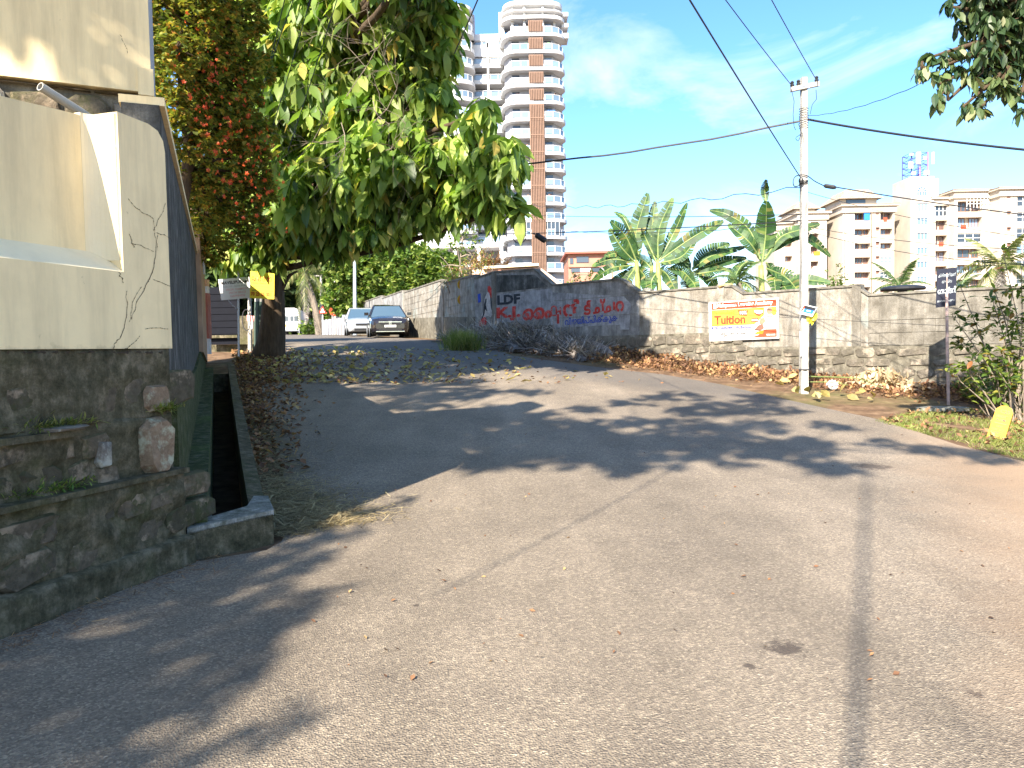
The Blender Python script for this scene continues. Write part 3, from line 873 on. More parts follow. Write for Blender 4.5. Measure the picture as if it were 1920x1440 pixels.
# ================================================================== LEFT WALLS
nw = thing('corner_wall', 'cracked cream painted wall on a mossy stone footing, close by at the corner', 'wall', LP(-1, 0, 0))
Z = V((0, 0, 1))
def lbox(t0, t1, z0, z1, o0, o1, name, mat, par=None):
    return MB().obox(LP(t0, o0, z0), U * (t1 - t0), UN * (o1 - o0), Z * (z1 - z0)).build(name, mat, par or nw)
from mathutils import noise as mnoise
def lumpy(t0, t1, z0, z1, out, amp, seed, mat=M_MOSSW, top=.12):
    nu, nz = int((t1 - t0) / .03), max(3, int((z1 - z0) / .03)); m = MB(); k = nz + 2
    for i in range(nu + 1):
        t = t0 + (t1 - t0) * i / nu
        for j in range(nz + 1):
            z = z0 + (z1 - z0) * j / nz
            q = V((t * 3.2, z * 4.2, seed))
            d = mnoise.fractal(q, .8, 2.1, 5) * amp + (mnoise.noise(q * 1.1 + V((9, 9, 9))) * amp * .7)
            if j == nz: d = min(d, 0) - amp * .3
            if i == nu: d = 0
            m.v.append(tuple(LP(t, out + d, z + (mnoise.noise(V((t * 6, 3, seed))) * .012 if j == nz else 0))))
        m.v.append(tuple(LP(t, out - top, z1 + .01)))
    for i in range(nu):
        for j in range(nz + 1): m.f.append([i * k + j, (i + 1) * k + j, (i + 1) * k + j + 1, i * k + j + 1]); m.m.append(0)
    m.build('weathered_face', mat, nw, smooth=True)
lumpy(-3.2, .0, -.05, .22, .15, .02, 1.5)
lumpy(-3.2, -.01, .2, .71, .075, .05, 4.2)
lumpy(-3.2, -.04, .70, 1.13, .012, .035, 7.7)
lumpy(-3.2, -.03, 1.12, 1.60, .0, .022, 2.2)
lbox(-8, .02, -.3, .20, -.3, .13, 'footing', M_MOSSW)
lbox(-8, 0, .20, .70, -.3, .03, 'footing', M_MOSSW)
lbox(-8, -.03, .70, 1.60, -.3, -.03, 'footing', M_MOSSW)
rubble(nw, C0 + UN * .03, U, UN, -2.4, -.02, lambda u: .2, lambda u: .71, (.22, .55), (.15, .27), .052, M_MSTONE, 60)
rubble(nw, C0 + UN * -.03, U, UN, -2.4, -.06, lambda u: .71, lambda u: 1.14, (.14, .36), (.1, .22), .04, M_MSTONE, 60,
       skip=lambda a, b, c, d: b > -.42 and a < -.08)
rubble(nw, C0 + UN * -.03, U, UN, -2.4, -.04, lambda u: 1.16, lambda u: 1.50, (.25, .5), (.16, .3), .02, M_MSTONE, 40)
stone(nw, C0 + UN * -.03, U, Z, UN, -.36, -.10, .70, 1.12, .12, M_TSTONE, 'stone', .06, 'large tan squared stone standing proud of the mossy footing')
stone(nw, C0 + UN * -.03, U, Z, UN, -.30, -.04, 1.14, 1.34, .06, M_TSTONE, 'stone', .3, 'tan wedge stone above the squared stone')
stone(nw, C0 + UN * -.03, U, Z, UN, -.72, -.6, .82, 1.0, .06, M_GSTONE, 'stone', .3, 'pale round stone in the mossy footing')
stone(nw, C0 + UN * -.0, U, Z, UN, -1.12, -.86, 1.10, 1.13, .12, M_GSTONE, 'stone', .3, 'thin pale slab ledge in the footing')
lbox(-2.6, -.86, 1.06, 1.10, -.05, .08, 'ledge', M_MOSSW)
lbox(-3, .0, .69, .725, -.05, .12, 'ledge', M_MOSSW)
# cream face: lower band, pier, recessed panel with its sloping sill and coved return
RT = -.435; RD = -.19
MB().prism([(-8, 1.6), (-.005, 1.6), (-.005, 2.12), (-8, 2.12)], LP(0, .012, 0), U, Z, -UN * .3).build('painted_band', M_CREAM, nw)
MB().prism([(RT, 2.12), (-.005, 2.12), (-.005, 3.02), (-.02, 3.10), (-.07, 3.16), (-.16, 3.185), (RT, 3.19)], LP(0, .012, 0), U, Z, -UN * .3).build('pier', M_CREAM, nw)
MB().prism([(-8, 2.10), (RT - .1, 2.10), (RT - .1, 3.16), (-1.2, 3.10), (-8, 3.0)], LP(0, RD, 0), U, Z, -UN * .12).build('recessed_panel', M_CREAM, nw)
# sill
m = MB(); q = [LP(-8, .012, 2.12), LP(RT, .012, 2.12), LP(RT, RD, 2.26), LP(-8, RD, 2.26), LP(-8, RD, 2.121), LP(RT, RD, 2.121)]
m.add(q, [(0, 1, 2, 3), (0, 3, 4), (1, 5, 2), (0, 4, 5, 1), (3, 2, 5, 4)]); m.build('sill', M_CREAM2, nw)
# coved return
m = MB(); vs = []
for z in (2.20, 3.175):
    for k in range(9):
        a = math.pi / 2 * k / 8
        vs.append(LP(RT - .11 * (1 - math.sin(a)) - .0, RD + .002 + .17 * (1 - math.cos(a)), z))
    vs += [LP(RT, .0, z), LP(RT, RD - .05, z), LP(RT - .11, RD - .05, z)]
n = 12
m.add(vs, [(i, i + 1, n + i + 1, n + i) for i in range(n - 1)] + [(n - 1, 0, n, 2 * n - 1), tuple(range(n)), tuple(range(n, 2 * n))[::-1]])
m.build('coved_return', M_CREAM2, nw, smooth=False)
# hairline cracks, traced as narrow sunken-looking strips on the plaster
def crack(pts, w, surf):
    """pts in picture pixels; surf = out offset of the face they lie on"""
    P3 = []
    for px, py in pts:
        r = ray(px, py); pl = LP(0, surf, 0)
        t = (pl - EYE).dot(UN) / r.dot(UN); P3.append(EYE + r * t)
    m = MB()
    for a, b, wa, wb in zip(P3, P3[1:], w, w[1:]):
        d = (b - a).normalized(); s = d.cross(UN).normalized()
        m.add([a + s * wa, a - s * wa, b - s * wb, b + s * wb], [(0, 1, 2, 3)])
        for k in range(2):      # crumbled edges
            c = a.lerp(b, RN.random()) + s * RN.uniform(-1.6, 1.6) * wa
            m.add([c + d * .008, c + s * .003, c - d * .007, c - s * .0025], [(0, 1, 2, 3)])
    m.build('crack', M_CRACK, nw)
def jag(pts, n=3, amp=2.2):
    out = []
    for a, b in zip(pts, pts[1:]):
        for k in range(n):
            t = k / n
            out.append((a[0] + (b[0] - a[0]) * t + (RN.uniform(-amp, amp) if k else 0), a[1] + (b[1] - a[1]) * t + (RN.uniform(-amp, amp) * .5 if k else 0)))
    return out + [pts[-1]]
def ck(pts, w0=.0016, w1=.0005, surf=.0145):
    p = jag(pts); n = len(p)
    crack(p, [w0 + (w1 - w0) * abs(2 * i / n - .8) for i in range(n)], surf)
ck([(296, 440), (292, 480), (285, 512), (270, 545), (255, 570), (247, 600)], .003, .0008)
ck([(238, 545), (238, 580), (233, 615), (225, 635), (214, 645), (210, 662)], .0022, .0006)
ck([(266, 537), (252, 560), (248, 580), (242, 604)], .0016, .0004)
ck([(240, 372), (255, 390), (275, 402), (288, 410), (290, 440), (296, 470)], .0012, .0004)
ck([(311, 380), (303, 402), (294, 420), (288, 432)], .001, .0004)
ck([(292, 436), (308, 440), (322, 452)], .001, .0004)
ck([(245, 456), (265, 460), (288, 472)], .001, .0004)
ck([(288, 524), (304, 530), (320, 537)], .0012, .0006)
ck([(272, 617), (290, 615), (316, 617)], .0012, .0005)
ck([(222, 510), (228, 520), (231, 530)], .0014, .0005)
ck([(243, 440), (247, 455), (251, 464)], .0016, .0004)
ck([(232, 655), (240, 652), (248, 645), (262, 630)], .0012, .0003)
ck([(190, 232), (194, 290), (199, 315), (196, 350), (194, 385), (197, 430), (203, 468)], .0025, .0008, RD + .004)
ck([(224, 64), (232, 80), (239, 100)], .0008, .0004, .0145)

for i in range(22):
    x_ = RN.uniform(5, 315); y_ = 661 - .0 * x_
    ck([(x_, y_), (x_ + RN.uniform(3, 12), y_ - RN.uniform(-1, 3))], RN.uniform(.003, .009), .001)
# dark wall beside the drain
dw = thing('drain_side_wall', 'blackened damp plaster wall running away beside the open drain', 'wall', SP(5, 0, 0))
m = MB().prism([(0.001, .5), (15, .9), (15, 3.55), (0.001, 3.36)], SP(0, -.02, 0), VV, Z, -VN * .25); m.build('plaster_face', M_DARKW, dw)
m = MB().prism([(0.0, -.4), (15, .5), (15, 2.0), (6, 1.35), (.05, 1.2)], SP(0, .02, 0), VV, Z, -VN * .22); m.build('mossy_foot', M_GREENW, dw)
m = MB().prism([(0.02, -.4), (13, .5), (13, 1.25), (.02, .42)], SP(0.1, .2, 0), VV, Z, -VN * .2); m.build('mossy_plinth', M_GREENW, dw)
m = MB().prism([(.01, 3.36), (15, 3.55), (15, 3.63), (.01, 3.42)], SP(0, .015, 0), VV, Z, -VN * .3); m.build('coping', M_CREAM, dw)
# upper wall and the stone band under it
UC = V((-3.0, 6.5, 0)); A2 = V((-.904, -.427, 0)); N2 = V((.427, -.904, 0))
uw = thing('upper_wall', 'tall cream wall standing behind and above the corner wall', 'wall', UC + A2 * 1)
MB().obox(UC + V((0, 0, 3.75)) + N2 * .05, A2 * 7, -N2 * .25, Z * 2.6).build('painted_wall', M_CREAM, uw)
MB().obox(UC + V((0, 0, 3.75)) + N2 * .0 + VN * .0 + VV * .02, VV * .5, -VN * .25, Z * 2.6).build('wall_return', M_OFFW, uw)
MB().obox(UC + V((0, 0, 3.72)) + N2 * .07 + A2 * -.02, A2 * .12, -N2 * .2, Z * .22).build('corner_block', M_CREAM, uw)
MB().obox(UC + V((0, 0, 1.5)) - N2 * .04, A2 * 7, -N2 * .25, Z * 2.25).build('backing', M_RUBB, uw)
z = 2.6; r = 0
while z < 3.72:
    h = .27 if r else .3; u = .0
    while u < 3.4:
        w = RN.uniform(.28, .46)
        stone(uw, UC - N2 * .04, -A2, Z, N2, -(u + w) + .012, -u - .012, z + .012, min(z + h, 3.74) - .012, .05, M_MSTONE if RN.random() < .4 else M_GSTONE, 'stone', .12)
        u += w
    z += h; r += 1
pp = P(75, 162, 5.9)
MB().tube([pp, pp + V((.13, .33, -.10)) * 1.0, pp + V((.28, .75, -.25))], [.034, .034, .034], 12, cap=False).build('drain_pipe', M_PIPE, uw)
o = MB().lathe([(.034, 0), (.028, 0), (.028, .3)], pp, 14, ax=V((.13, .33, -.10))).build('pipe_mouth', M_PIPE, uw)

# tan wall further along, with posts
tw = thing('tan_wall', 'tan compound wall with a sloping foot beside the drain, before the gate', 'wall', SP(12, 0, 1.3))
MB().prism([(9.6, 1.6), (15.0, 1.35), (15.0, 4.2), (9.6, 4.45)], SP(0, .06, 0), VV, Z, -VN * .2).build('painted_face', plain('tan_plaster', (.42, .27, .17), .85, var=.2, scale=2), tw)
MB().prism([(9.6, 4.45), (15.0, 4.2), (15.0, 4.3), (9.6, 4.55)], SP(0, .10, 0), VV, Z, -VN * .28).build('coping', M_CREAM, tw)

# the open drain
dr = thing('drain_kerb', 'low mossy concrete kerb of the open drain with a pale broken end', 'drain', SP(.3, .6, 0))
m = MB()
N = 28
for i in range(N):
    a, b = .30 + i * .45, .30 + (i + 1) * .45
    qa, qb = SP(a, .52), SP(b, .52); ra, rb = SP(a, .666), SP(b, .666)
    ja = .0 if i == 0 else .012 * math.sin(i * 2.3); jb = .012 * math.sin((i + 1) * 2.3)
    vs = []
    for p, jj, zz in ((qa, ja, -.5), (ra, ja, -.5), (rb, jb, -.5), (qb, jb, -.5), (qa, ja, .26), (ra, ja, .235), (rb, jb, .235), (qb, jb, .26)):
        vs.append(V((p.x, p.y, G(p.x, p.y) + zz + jj)))
    m.add(vs, [(0, 1, 5, 4), (1, 2, 6, 5), (2, 3, 7, 6), (3, 0, 4, 7), (4, 5, 6, 7)])
m.build('kerb_wall', M_MOSSW, dr)
e0, e1 = SP(-.02, .06), SP(.28, .69)
d = (e1 - e0).normalized(); nn = V((-d.y, d.x, 0))
poly = [(0, -.3), ((e1 - e0).length, -.3), ((e1 - e0).length, .25), (0, .225)]
MB().prism(poly, e0, d, Z, nn * .16).build('end_wall', M_MOSSW, dr)
pv = [e0 + V((0, 0, .227)), e1 + V((0, 0, .252)) + d * .01, e1 + VV * .62 + V((0, 0, .262)), e1 + VV * .66 - VN * .12 + V((0, 0, .262)),
      e1 + VV * .22 - VN * .19 + V((0, 0, .262)), e0 + nn * .2 + d * .22 + V((0, 0, .24)), e0 + VV * .5 + VN * .17 + V((0, 0, .25)), e0 + VV * .42 + V((0, 0, .27))]
m = MB(); n = len(pv)
m.add([p + V((0, 0, .03)) for p in pv] + [p - V((0, 0, .01)) for p in pv], [tuple(range(n)), tuple(range(n, 2 * n))[::-1]] + [((i + 1) % n, i, n + i, n + (i + 1) % n) for i in range(n)])
m.build('end_cap', M_CONC, dr)

q = SP(12.85, .35); MB().obox(SP(12.8, .0, G(q.x, q.y) - .5), VV * .3, VN * .7, V((0, 0, .53))).build('drain_end', M_MOSSW, dr)
# ================================================================== TOWER BLOCK
DT = 142.0
tb = thing('residential_tower', 'tall white residential tower with curved balconies and a timber louvre strip', 'building', (2, DT, 0))
def tz(k): return 59.05 - 3.07 * k          # slab tops counted from the top
def arc(cx, cy, r, a0, a1, n=7):
    return [(cx + r * math.cos(math.radians(a0 + (a1 - a0) * i / n)), cy + r * math.sin(math.radians(a0 + (a1 - a0) * i / n))) for i in range(n + 1)]
XY = (V((1, 0, 0)), V((0, 1, 0)))
def zprism(m, poly, z0, z1, mi=0): return m.prism(poly, (0, 0, z0), XY[0], XY[1], (0, 0, z1 - z0), mi)
bodyR = [(.6, 143), (8.6, 143), (10.5, 146.5), (10.5, 158), (-.4, 158), (-.4, 145.2)]
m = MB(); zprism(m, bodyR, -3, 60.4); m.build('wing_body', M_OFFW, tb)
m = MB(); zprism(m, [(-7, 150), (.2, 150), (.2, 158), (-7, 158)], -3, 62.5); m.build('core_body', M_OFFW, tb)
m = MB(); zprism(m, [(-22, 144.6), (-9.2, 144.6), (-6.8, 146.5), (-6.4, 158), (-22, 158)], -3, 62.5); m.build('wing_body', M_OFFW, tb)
# left plain wall and its square pillar
m = MB(); m.box(-22, -10.3, 142.6, 144.58, -3, 58.5); m.build('front_wall', M_WHITE, tb)
m = MB(); m.box(-10.3, -9.5, 141.6, 144.4, -3, 60.5); m.build('pillar', M_WHITE, tb)
outR = [(9.9, 147.4)] + arc(8.0, 144.2, 2.9, 20, -70, 7)[0:] + [(7.0, 141.2), (1.6, 141.2)] + arc(2.2, 144.2, 3.1, -100, -170, 7) + [(-1.3, 147.4)]
def shrink(poly, k, c): return [(c[0] + (x - c[0]) * k, c[1] + (y - c[1]) * k) for x, y in poly]
outL = [(-10.2, 144.55), (-10.2, 142.0)] + [(-9.2, 142.0)] + arc(-8.9, 144.9, 2.9, -90, -5, 7) + [(-6.0, 147), (-6.6, 147)]
outC = [(-6.4, 150), (-6.4, 147.2), (-.6, 147.2), (-.2, 150)]
def rail(m, pts, z, h=1.15, n=None):
    P_ = [V((x, y, z + h)) for x, y in pts]
    m.tube(P_, .06, 4)
    for x, y in pts: m.box(x - .05, x + .05, y - .05, y + .05, z, z + h)
def glass_strip(pts, z, h, parent, ):
    m = MB()
    for a, b in zip(pts, pts[1:]):
        a3, b3 = V((*a, z)), V((*b, z)); d = (b3 - a3).normalized(); nn = V((-d.y, d.x, 0))
        m.obox(a3 + d * .05, (b3 - a3) * .96, nn * .03, V((0, 0, h)))
    m.build('railing_glass', M_GLR, parent)
rl = [(.9, 141.3), (2.6, 141.25), (4.0, 141.25)]
rr = [(6.95, 141.25), (8.4, 141.35), (9.7, 142.1), (10.45, 143.4)]
for k in range(0, 19):
    z = tz(k)
    band = .55 if k in (0, 1, 2, 3) else .7
    b = MB(); zprism(b, outR, z - .28, z + .30)
    bo_ = b.build('balcony', M_WHITE, tb)
    m = MB(); rail(m, rl, z + .35, 1.05); rail(m, rr, z + .35, 1.05); m.build('railing', M_FRAMEW, bo_)
    glass_strip(rl, z + .42, .95, bo_); glass_strip(rr, z + .42, .95, bo_)
    for (x0, x1) in ((1.0, 2.35), (7.1, 8.3)):
        q = MB(); q.box(x0, x1, 142.9, 142.98, z + .36, z + 2.45); q.build('balcony_door', M_GLD if RN.random() < .75 else M_GLB, tb)
    if k == 12:
        q = MB()
        for i in range(5): q.box(.9 + i * .75, .98 + i * .75, 141.22, 141.34, z + .3, z + 2.7)
        q.box(.9, 4.0, 141.22, 141.34, z + 1.5, z + 1.6)
        for i in range(4): q.box(7.0 + i * .75, 7.08 + i * .75, 141.24, 141.36, z + .3, z + 2.7)
        q.build('glazed_screen', M_FRAMEW, tb)
        q = MB(); q.box(.9, 4.0, 141.4, 141.45, z + .35, z + 2.7); q.box(7, 9.3, 141.45, 141.5, z + .35, z + 2.7); q.build('screen_glass', M_GLD, tb)
    # laundry, odds and ends
    if k in (1, 4, 5, 7, 8, 10):
        q = MB()
        for i in range(4):
            x = RN.choice([RN.uniform(1.2, 3.6), RN.uniform(7.2, 9)]); q.box(x, x + RN.uniform(.2, .5), 142.2, 142.26, z + RN.uniform(1, 1.3), z + 1.9)
        q.build('laundry', RN.choice([M_PBL, M_PO, M_FRAMEB, M_PG]), tb)
    # louvres
    q = MB()
    top = z + (2.37 if k < 5 else 2.7); bot = z + (.36 if k < 5 else -.34)
    for i in range(9): q.box(4.15 + i * .3, 4.15 + i * .3 + .17, 140.85, 141.15, bot, top)
    q.box(4.1, 6.75, 141.14, 141.18, bot, top)
    if k >= 5: q.box(4.1, 6.75, 140.8, 140.86, z + .1, z + .25)
    q.build('louvre_panel', M_SLAT, tb)
    # core balcony
    b = MB(); zprism(b, outC, z - .6, z + .1); cb = b.build('balcony', M_WHITE, tb)
    m = MB(); rail(m, [(-6.3, 147.3), (-4.6, 147.3), (-3.1, 147.3), (-1.6, 147.3), (-.7, 147.3)], z + .1, 1.1); m.build('railing', M_FRAMEW, cb)
    glass_strip([(-6.3, 147.3), (-3.6, 147.3)], z + .15, .9, cb); glass_strip([(-3.2, 147.3), (-.7, 147.3)], z + .15, .9, cb)
    q = MB(); q.box(-6.0, -4.2, 149.85, 149.96, z + .2, z + 2.3); q.box(-3.2, -1.0, 149.85, 149.96, z + .2, z + 2.1); q.build('window', M_GLD, tb)
    # left balcony
    b = MB(); zprism(b, outL, z - .35 + 1.3, z + .35 + 1.3); lb = b.build('balcony', M_WHITE, tb)
    ll = [(-9.4, 142.1), (-8.2, 142.15), (-7.2, 142.6), (-6.4, 143.6)]
    m = MB(); rail(m, ll, z + 1.65, 1.05); m.build('railing', M_FRAMEW, lb)
    glass_strip(ll, z + 1.7, .95, lb)
    q = MB(); q.box(-8.4, -7.2, 144.45, 144.52, z + 1.66, z + 3.6); q.build('balcony_door', M_GLD, tb) if k else None
    q = MB(); q.box(-13.2, -12.4, 142.5, 142.58, z + .9, z + 2.4); q.build('window', M_GLB if k % 3 else M_GLD, tb)
    q = MB(); q.box(-16.4, -14.8, 142.5, 142.58, z + .7, z + 2.4); q.build('window', M_GLB, tb)
q = MB(); q.box(-3.7, -3.35, 147.0, 147.3, -3, 60); q.box(-6.9, -6.5, 147.0, 147.3, -3, 60); q.build('pillar', M_WHITE, tb)
# roof crowns
for zz, th, kk in ((61.9, .6, 1.0), (63.3, .3, .98), (64.5, .7, .94)):
    m = MB(); zprism(m, shrink(outR, kk, (5, 147)), zz, zz + th); m.build('crown_ring', M_WHITE, tb)
for x, y in ((1.2, 142.4), (3.4, 142.0), (6.8, 142.0), (9.0, 143)): m = MB(); m.box(x - .2, x + .2, y, y + .4, 60, 64.6); m.build('crown_post', M_WHITE, tb)
for za, zb_ in ((59.2, 60.1), (61.2, 61.9), (63.2, 63.9)): m = MB(); m.box(10.4, 11.6, 143.6, 147, za, zb_); m.build('crown_fin', M_WHITE, tb)
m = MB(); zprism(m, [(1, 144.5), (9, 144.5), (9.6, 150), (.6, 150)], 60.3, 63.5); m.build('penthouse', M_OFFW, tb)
for zz, th in ((61.2, 1.1), (63.3, .4), (64.6, .6)):
    m = MB(); zprism(m, [(-22, 142.6), (-9.2, 142.2)] + arc(-8.9, 144.9, 2.7, -90, -5, 6) + [(-6.2, 150), (-22, 150)], zz, zz + th); m.build('crown_ring', M_WHITE, tb)
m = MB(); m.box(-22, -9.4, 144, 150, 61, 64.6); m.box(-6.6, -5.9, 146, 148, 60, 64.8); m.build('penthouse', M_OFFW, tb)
m = MB(); m.box(-6.4, -.3, 147.1, 147.5, 60.4, 61.6); m.box(-6.4, -.3, 147.1, 147.5, 57.4, 59.6); m.box(-3.8, -3.4, 147, 147.4, 59, 61); m.build('bridge_beam', M_WHITE, tb)
q = MB(); q.box(-6, -.6, 149.8, 149.95, 59.6, 60.6); q.build('window', M_GLD, tb)
q = MB(); q.box(-1.3, -.3, 144.5, 148, 60, 64.5); q.build('fin', M_WHITE, tb)
# podium with planted decks seen under the big tree
pd = thing('parking_podium', 'planted open parking decks in white frames at the foot of the tower', 'building', (-14, 120, 3))
for k in range(5):
    m = MB(); m.box(-26, -1.2, 121, 132, 5.4 + k * 3.1, 5.9 + k * 3.1); m.build('deck', M_WHITE, pd)
m = MB()
for x in (-20, -16.2, -13.4, -9, -5.2, -1.6): m.box(x, x + .55, 121.1, 121.7, 2, 18.2)
m.build('deck_posts', M_WHITE, pd)
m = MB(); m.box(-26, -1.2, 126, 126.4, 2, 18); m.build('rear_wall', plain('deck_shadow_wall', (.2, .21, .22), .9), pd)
m = MB(); m.box(-14.6, -13.0, 120.6, 121.2, 2, 19); m.build('stair_column', M_WHITE, pd)
for k in range(6):
    c = [RN.uniform(-20, -2), 120.8, 6.3 + 3.1 * (k % 4)]
    p_, d_ = rand_in_blob(420, c, 1.3, 0, .7); p_[:, 0] += (NR.rand(420) - .5) * 3
    npmesh('deck_planting', *QUAD, frames(NR.normal(size=(420, 3))) * .35, p_, M_FEATH, pd, kind='stuff')

# ================================================================== APARTMENT BLOCKS TO THE RIGHT
DA = 150.0
def ax(px): return P(px, 560, DA).x
def az(px, py): return P(px, py, DA).z
def facade(parent, px0, px1, pytop, bays, rows, yoff=0, deep=12, mat=M_CRM3, recess=1.3, small=()):
    """wall of piers and spandrels with recessed bays; rows = picture rows (top, bottom) of each opening"""
    D = DA + yoff
    X0, X1 = P(px0, 560, D).x, P(px1, 560, D).x
    pc = (px0 + px1) / 2
    Z = lambda py: P(pc, py, D).z
    zt = Z(pytop); zbot = -2
    m = MB()
    m.box(X0, X1, D + recess, D + deep, zbot, zt - .3)
    xs = sorted([(P(a, 560, D).x, P(b, 560, D).x) for a, b, *_ in bays])
    cur = X0
    for a, b in xs:
        m.box(cur, a, D, D + recess, zbot, zt - .3); cur = b
    m.box(cur, X1, D, D + recess, zbot, zt - .3)
    zr = [(Z(t), Z(b)) for t, b in rows]
    for a, b in xs:
        top = zt - .3
        for t, bb in zr:
            m.box(a + .002, b - .002, D + .02, D + recess, t, top); top = bb
        m.box(a + .002, b - .002, D + .02, D + recess, zbot, top)
    m.build('front_wall', mat, parent)
    m = MB(); m.box(X0 - .7, X1 + .7, D - .8, D + deep, zt - .3, zt); m.box(X0 - .3, X1 + .3, D - .35, D + deep - .2, zt - 1.5, zt - .302); m.build('cornice', M_CRM3, parent)
    m = MB(); m.box(X0 - .75, X1 + .75, D - .85, D + deep, zt, zt + .16); m.build('cornice_cap', M_CORN, parent)
    for bi, bay in enumerate(bays):
        a, b = P(bay[0], 560, D).x, P(bay[1], 560, D).x
        style = bay[2] if len(bay) > 2 else 'w'
        for ri, (t, bb) in enumerate(zr):
            st = style
            if style == 'mix': st = RN.choice(['w', 'd', 'g', 'd', 'w'])
            yy = D + (recess - .12 if st != 'g' else .25)
            fm = M_FRAMEW if (st == 'g' or (st == 'f')) else M_FRAMEB
            n = 3 if st in 'gf' else RN.choice([2, 3])
            if st == 'd': segs = [(a + .15, a + (b - a) * .42), (a + (b - a) * .6, b - .15)]
            elif st == 'w': segs = [(a + (b - a) * .1, a + (b - a) * .62), (a + (b - a) * .72, b - .1)]
            else: segs = [(a + .03, b - .03)]
            fr = MB(); gl = MB()
            for (sa, sb) in segs:
                h = t - bb
                lo = bb + (.05 if st in 'gfd' else h * .12)
                for i in range(n + 1):
                    x = sa + (sb - sa) * i / n; fr.box(x - .06, x + .06, yy - .06, yy + .06, lo, t - .05)
                fr.box(sa, sb, yy - .05, yy + .05, t - .16, t - .04); fr.box(sa, sb, yy - .05, yy + .05, lo, lo + .1)
                if st == 'g': fr.box(sa, sb, yy - .05, yy + .05, (lo + t) / 2 - .04, (lo + t) / 2 + .04)
                gl.box(sa, sb, yy, yy + .03, lo + .02, t - .1)
            fo = fr.build('window', fm, parent)
            gl.build('pane', M_GLD if RN.random() < .7 else M_GLB, fo)
            if st == 'd' and RN.random() < .4:
                q = MB(); q.box(a + .6, a + .6 + RN.uniform(.6, 2), D - .08, D + .0, bb - .3, bb + .5); q.build('hung_cloth', RN.choice([M_PR, M_PBL, M_PW, M_PO]), parent)
    for px, py in small:
        x = P(px, py, D).x; z = P(px, py, D).z
        m = MB(); m.box(x - .35, x + .35, D - .35, D - .02, z + .3, z + .38); m.box(x - .3, x + .3, D - .03, D - .005, z - .25, z + .28); m.build('vent_window', M_FRAMEB, parent)
    return X0, X1, D, zt
def hiproof(name, mat, x0, x1, y0, y1, z0, z1, parent, inset=2.2):
    m = MB(); vs = [(x0, y0, z0), (x1, y0, z0), (x1, y1, z0), (x0, y1, z0), (x0 + inset, y0 + inset, z1), (x1 - inset, y0 + inset, z1), (x1 - inset, y1 - inset, z1), (x0 + inset, y1 - inset, z1)]
    m.add(vs, [(3, 2, 1, 0), (4, 5, 6, 7), (0, 1, 5, 4), (1, 2, 6, 5), (2, 3, 7, 6), (3, 0, 4, 7)])
    m.build(name, mat, parent)

# far-left block, roof falling away
b1 = thing('apartment_block', 'farthest cream apartment block, small thatch-coloured pavilion on its roof, half behind the pole', 'building', (ax(1500), DA + 4, 0), 'cream apartment blocks beyond the wall')
facade(b1, 1452, 1500, 418, [(1472, 1486, 'mix')], [(425, 437), (452, 463), (480, 491), (508, 518), (535, 545)], 6)
facade(b1, 1497, 1550, 398, [(1520, 1535, 'mix')], [(416, 428), (438, 450), (462, 476), (490, 504), (518, 530), (545, 552)], 3, small=[(1508, 482), (1508, 508)])
m = MB(); x0, x1 = ax(1502), ax(1547); z0 = az(1520, 397); m.box(x0 + .4, x1 - .4, DA + 4, DA + 12, z0 - 1, z0 + 1.3); m.build('roof_room', M_CRM3, b1)
hiproof('pavilion_roof', M_TILE, x0 - .3, x1 + .6, DA + 3.2, DA + 13, z0 + 1.2, z0 + 3.1, b1)
m = MB(); m.box(ax(1552), ax(1582), DA + 8, DA + 9, -2, az(1565, 412)); m.build('stair_glazing', M_GLD, b1)
m = MB()
for i in range(4): m.box(ax(1554 + i * 8), ax(1554 + i * 8) + .12, DA + 7.9, DA + 8, -2, az(1565, 414))
for i in range(16): m.box(ax(1553), ax(1581), DA + 7.9, DA + 7.98, i * 1.6, i * 1.6 + .1)
m.build('glazing_bars', M_STEEL, b1)
# second block
b2 = thing('apartment_block', 'cream apartment block with the largest roof pavilion and a bright blue top-floor blind', 'building', (ax(1635), DA, 0), 'cream apartment blocks beyond the wall')
rowsB = [(396, 413), (429, 441), (456, 467), (482, 495), (510, 522), (538, 549)]
facade(b2, 1580, 1676, 384, [(1602, 1632, 'mix'), (1650, 1673, 'mix')], rowsB, 0, small=[(1645, 400), (1645, 430), (1645, 457), (1645, 484), (1645, 511)])
m = MB(); m.box(ax(1632.5), ax(1634), DA - .25, DA - .02, -2, az(1636, 388)); m.box(ax(1583), ax(1584), DA - .2, DA - .02, -2, az(1583, 388)); m.build('downpipe', M_CORN, b2)
m = MB(); m.box(ax(1619), ax(1630), DA - .1, DA - .02, az(1625, 413), az(1625, 396)); m.build('blind', M_PBL, b2)
z0 = az(1620, 382)
m = MB(); m.box(ax(1582), ax(1650), DA + 1.5, DA + 9, z0 - .5, z0 + 1.3); m.build('roof_room', M_CRM3, b2)
m = MB(); m.box(ax(1592), ax(1628), DA + 1.35, DA + 1.45, z0 + .35, z0 + 1.1); m.build('window', M_GLD, b2)
hiproof('pavilion_roof', M_TILE, ax(1576), ax(1658), DA + .4, DA + 11, z0 + 1.2, z0 + 3.3, b2)
m = MB(); m.box(ax(1655), ax(1680), DA + 2, DA + 7, z0 + .1, z0 + .35); m.build('tarpaulin', M_PBL, b2)
facade(b2, 1674, 1704, 394, [(1682, 1698, 'g')], [(403, 414), (431, 443), (458, 470), (484, 497)], 5, mat=M_YELP)
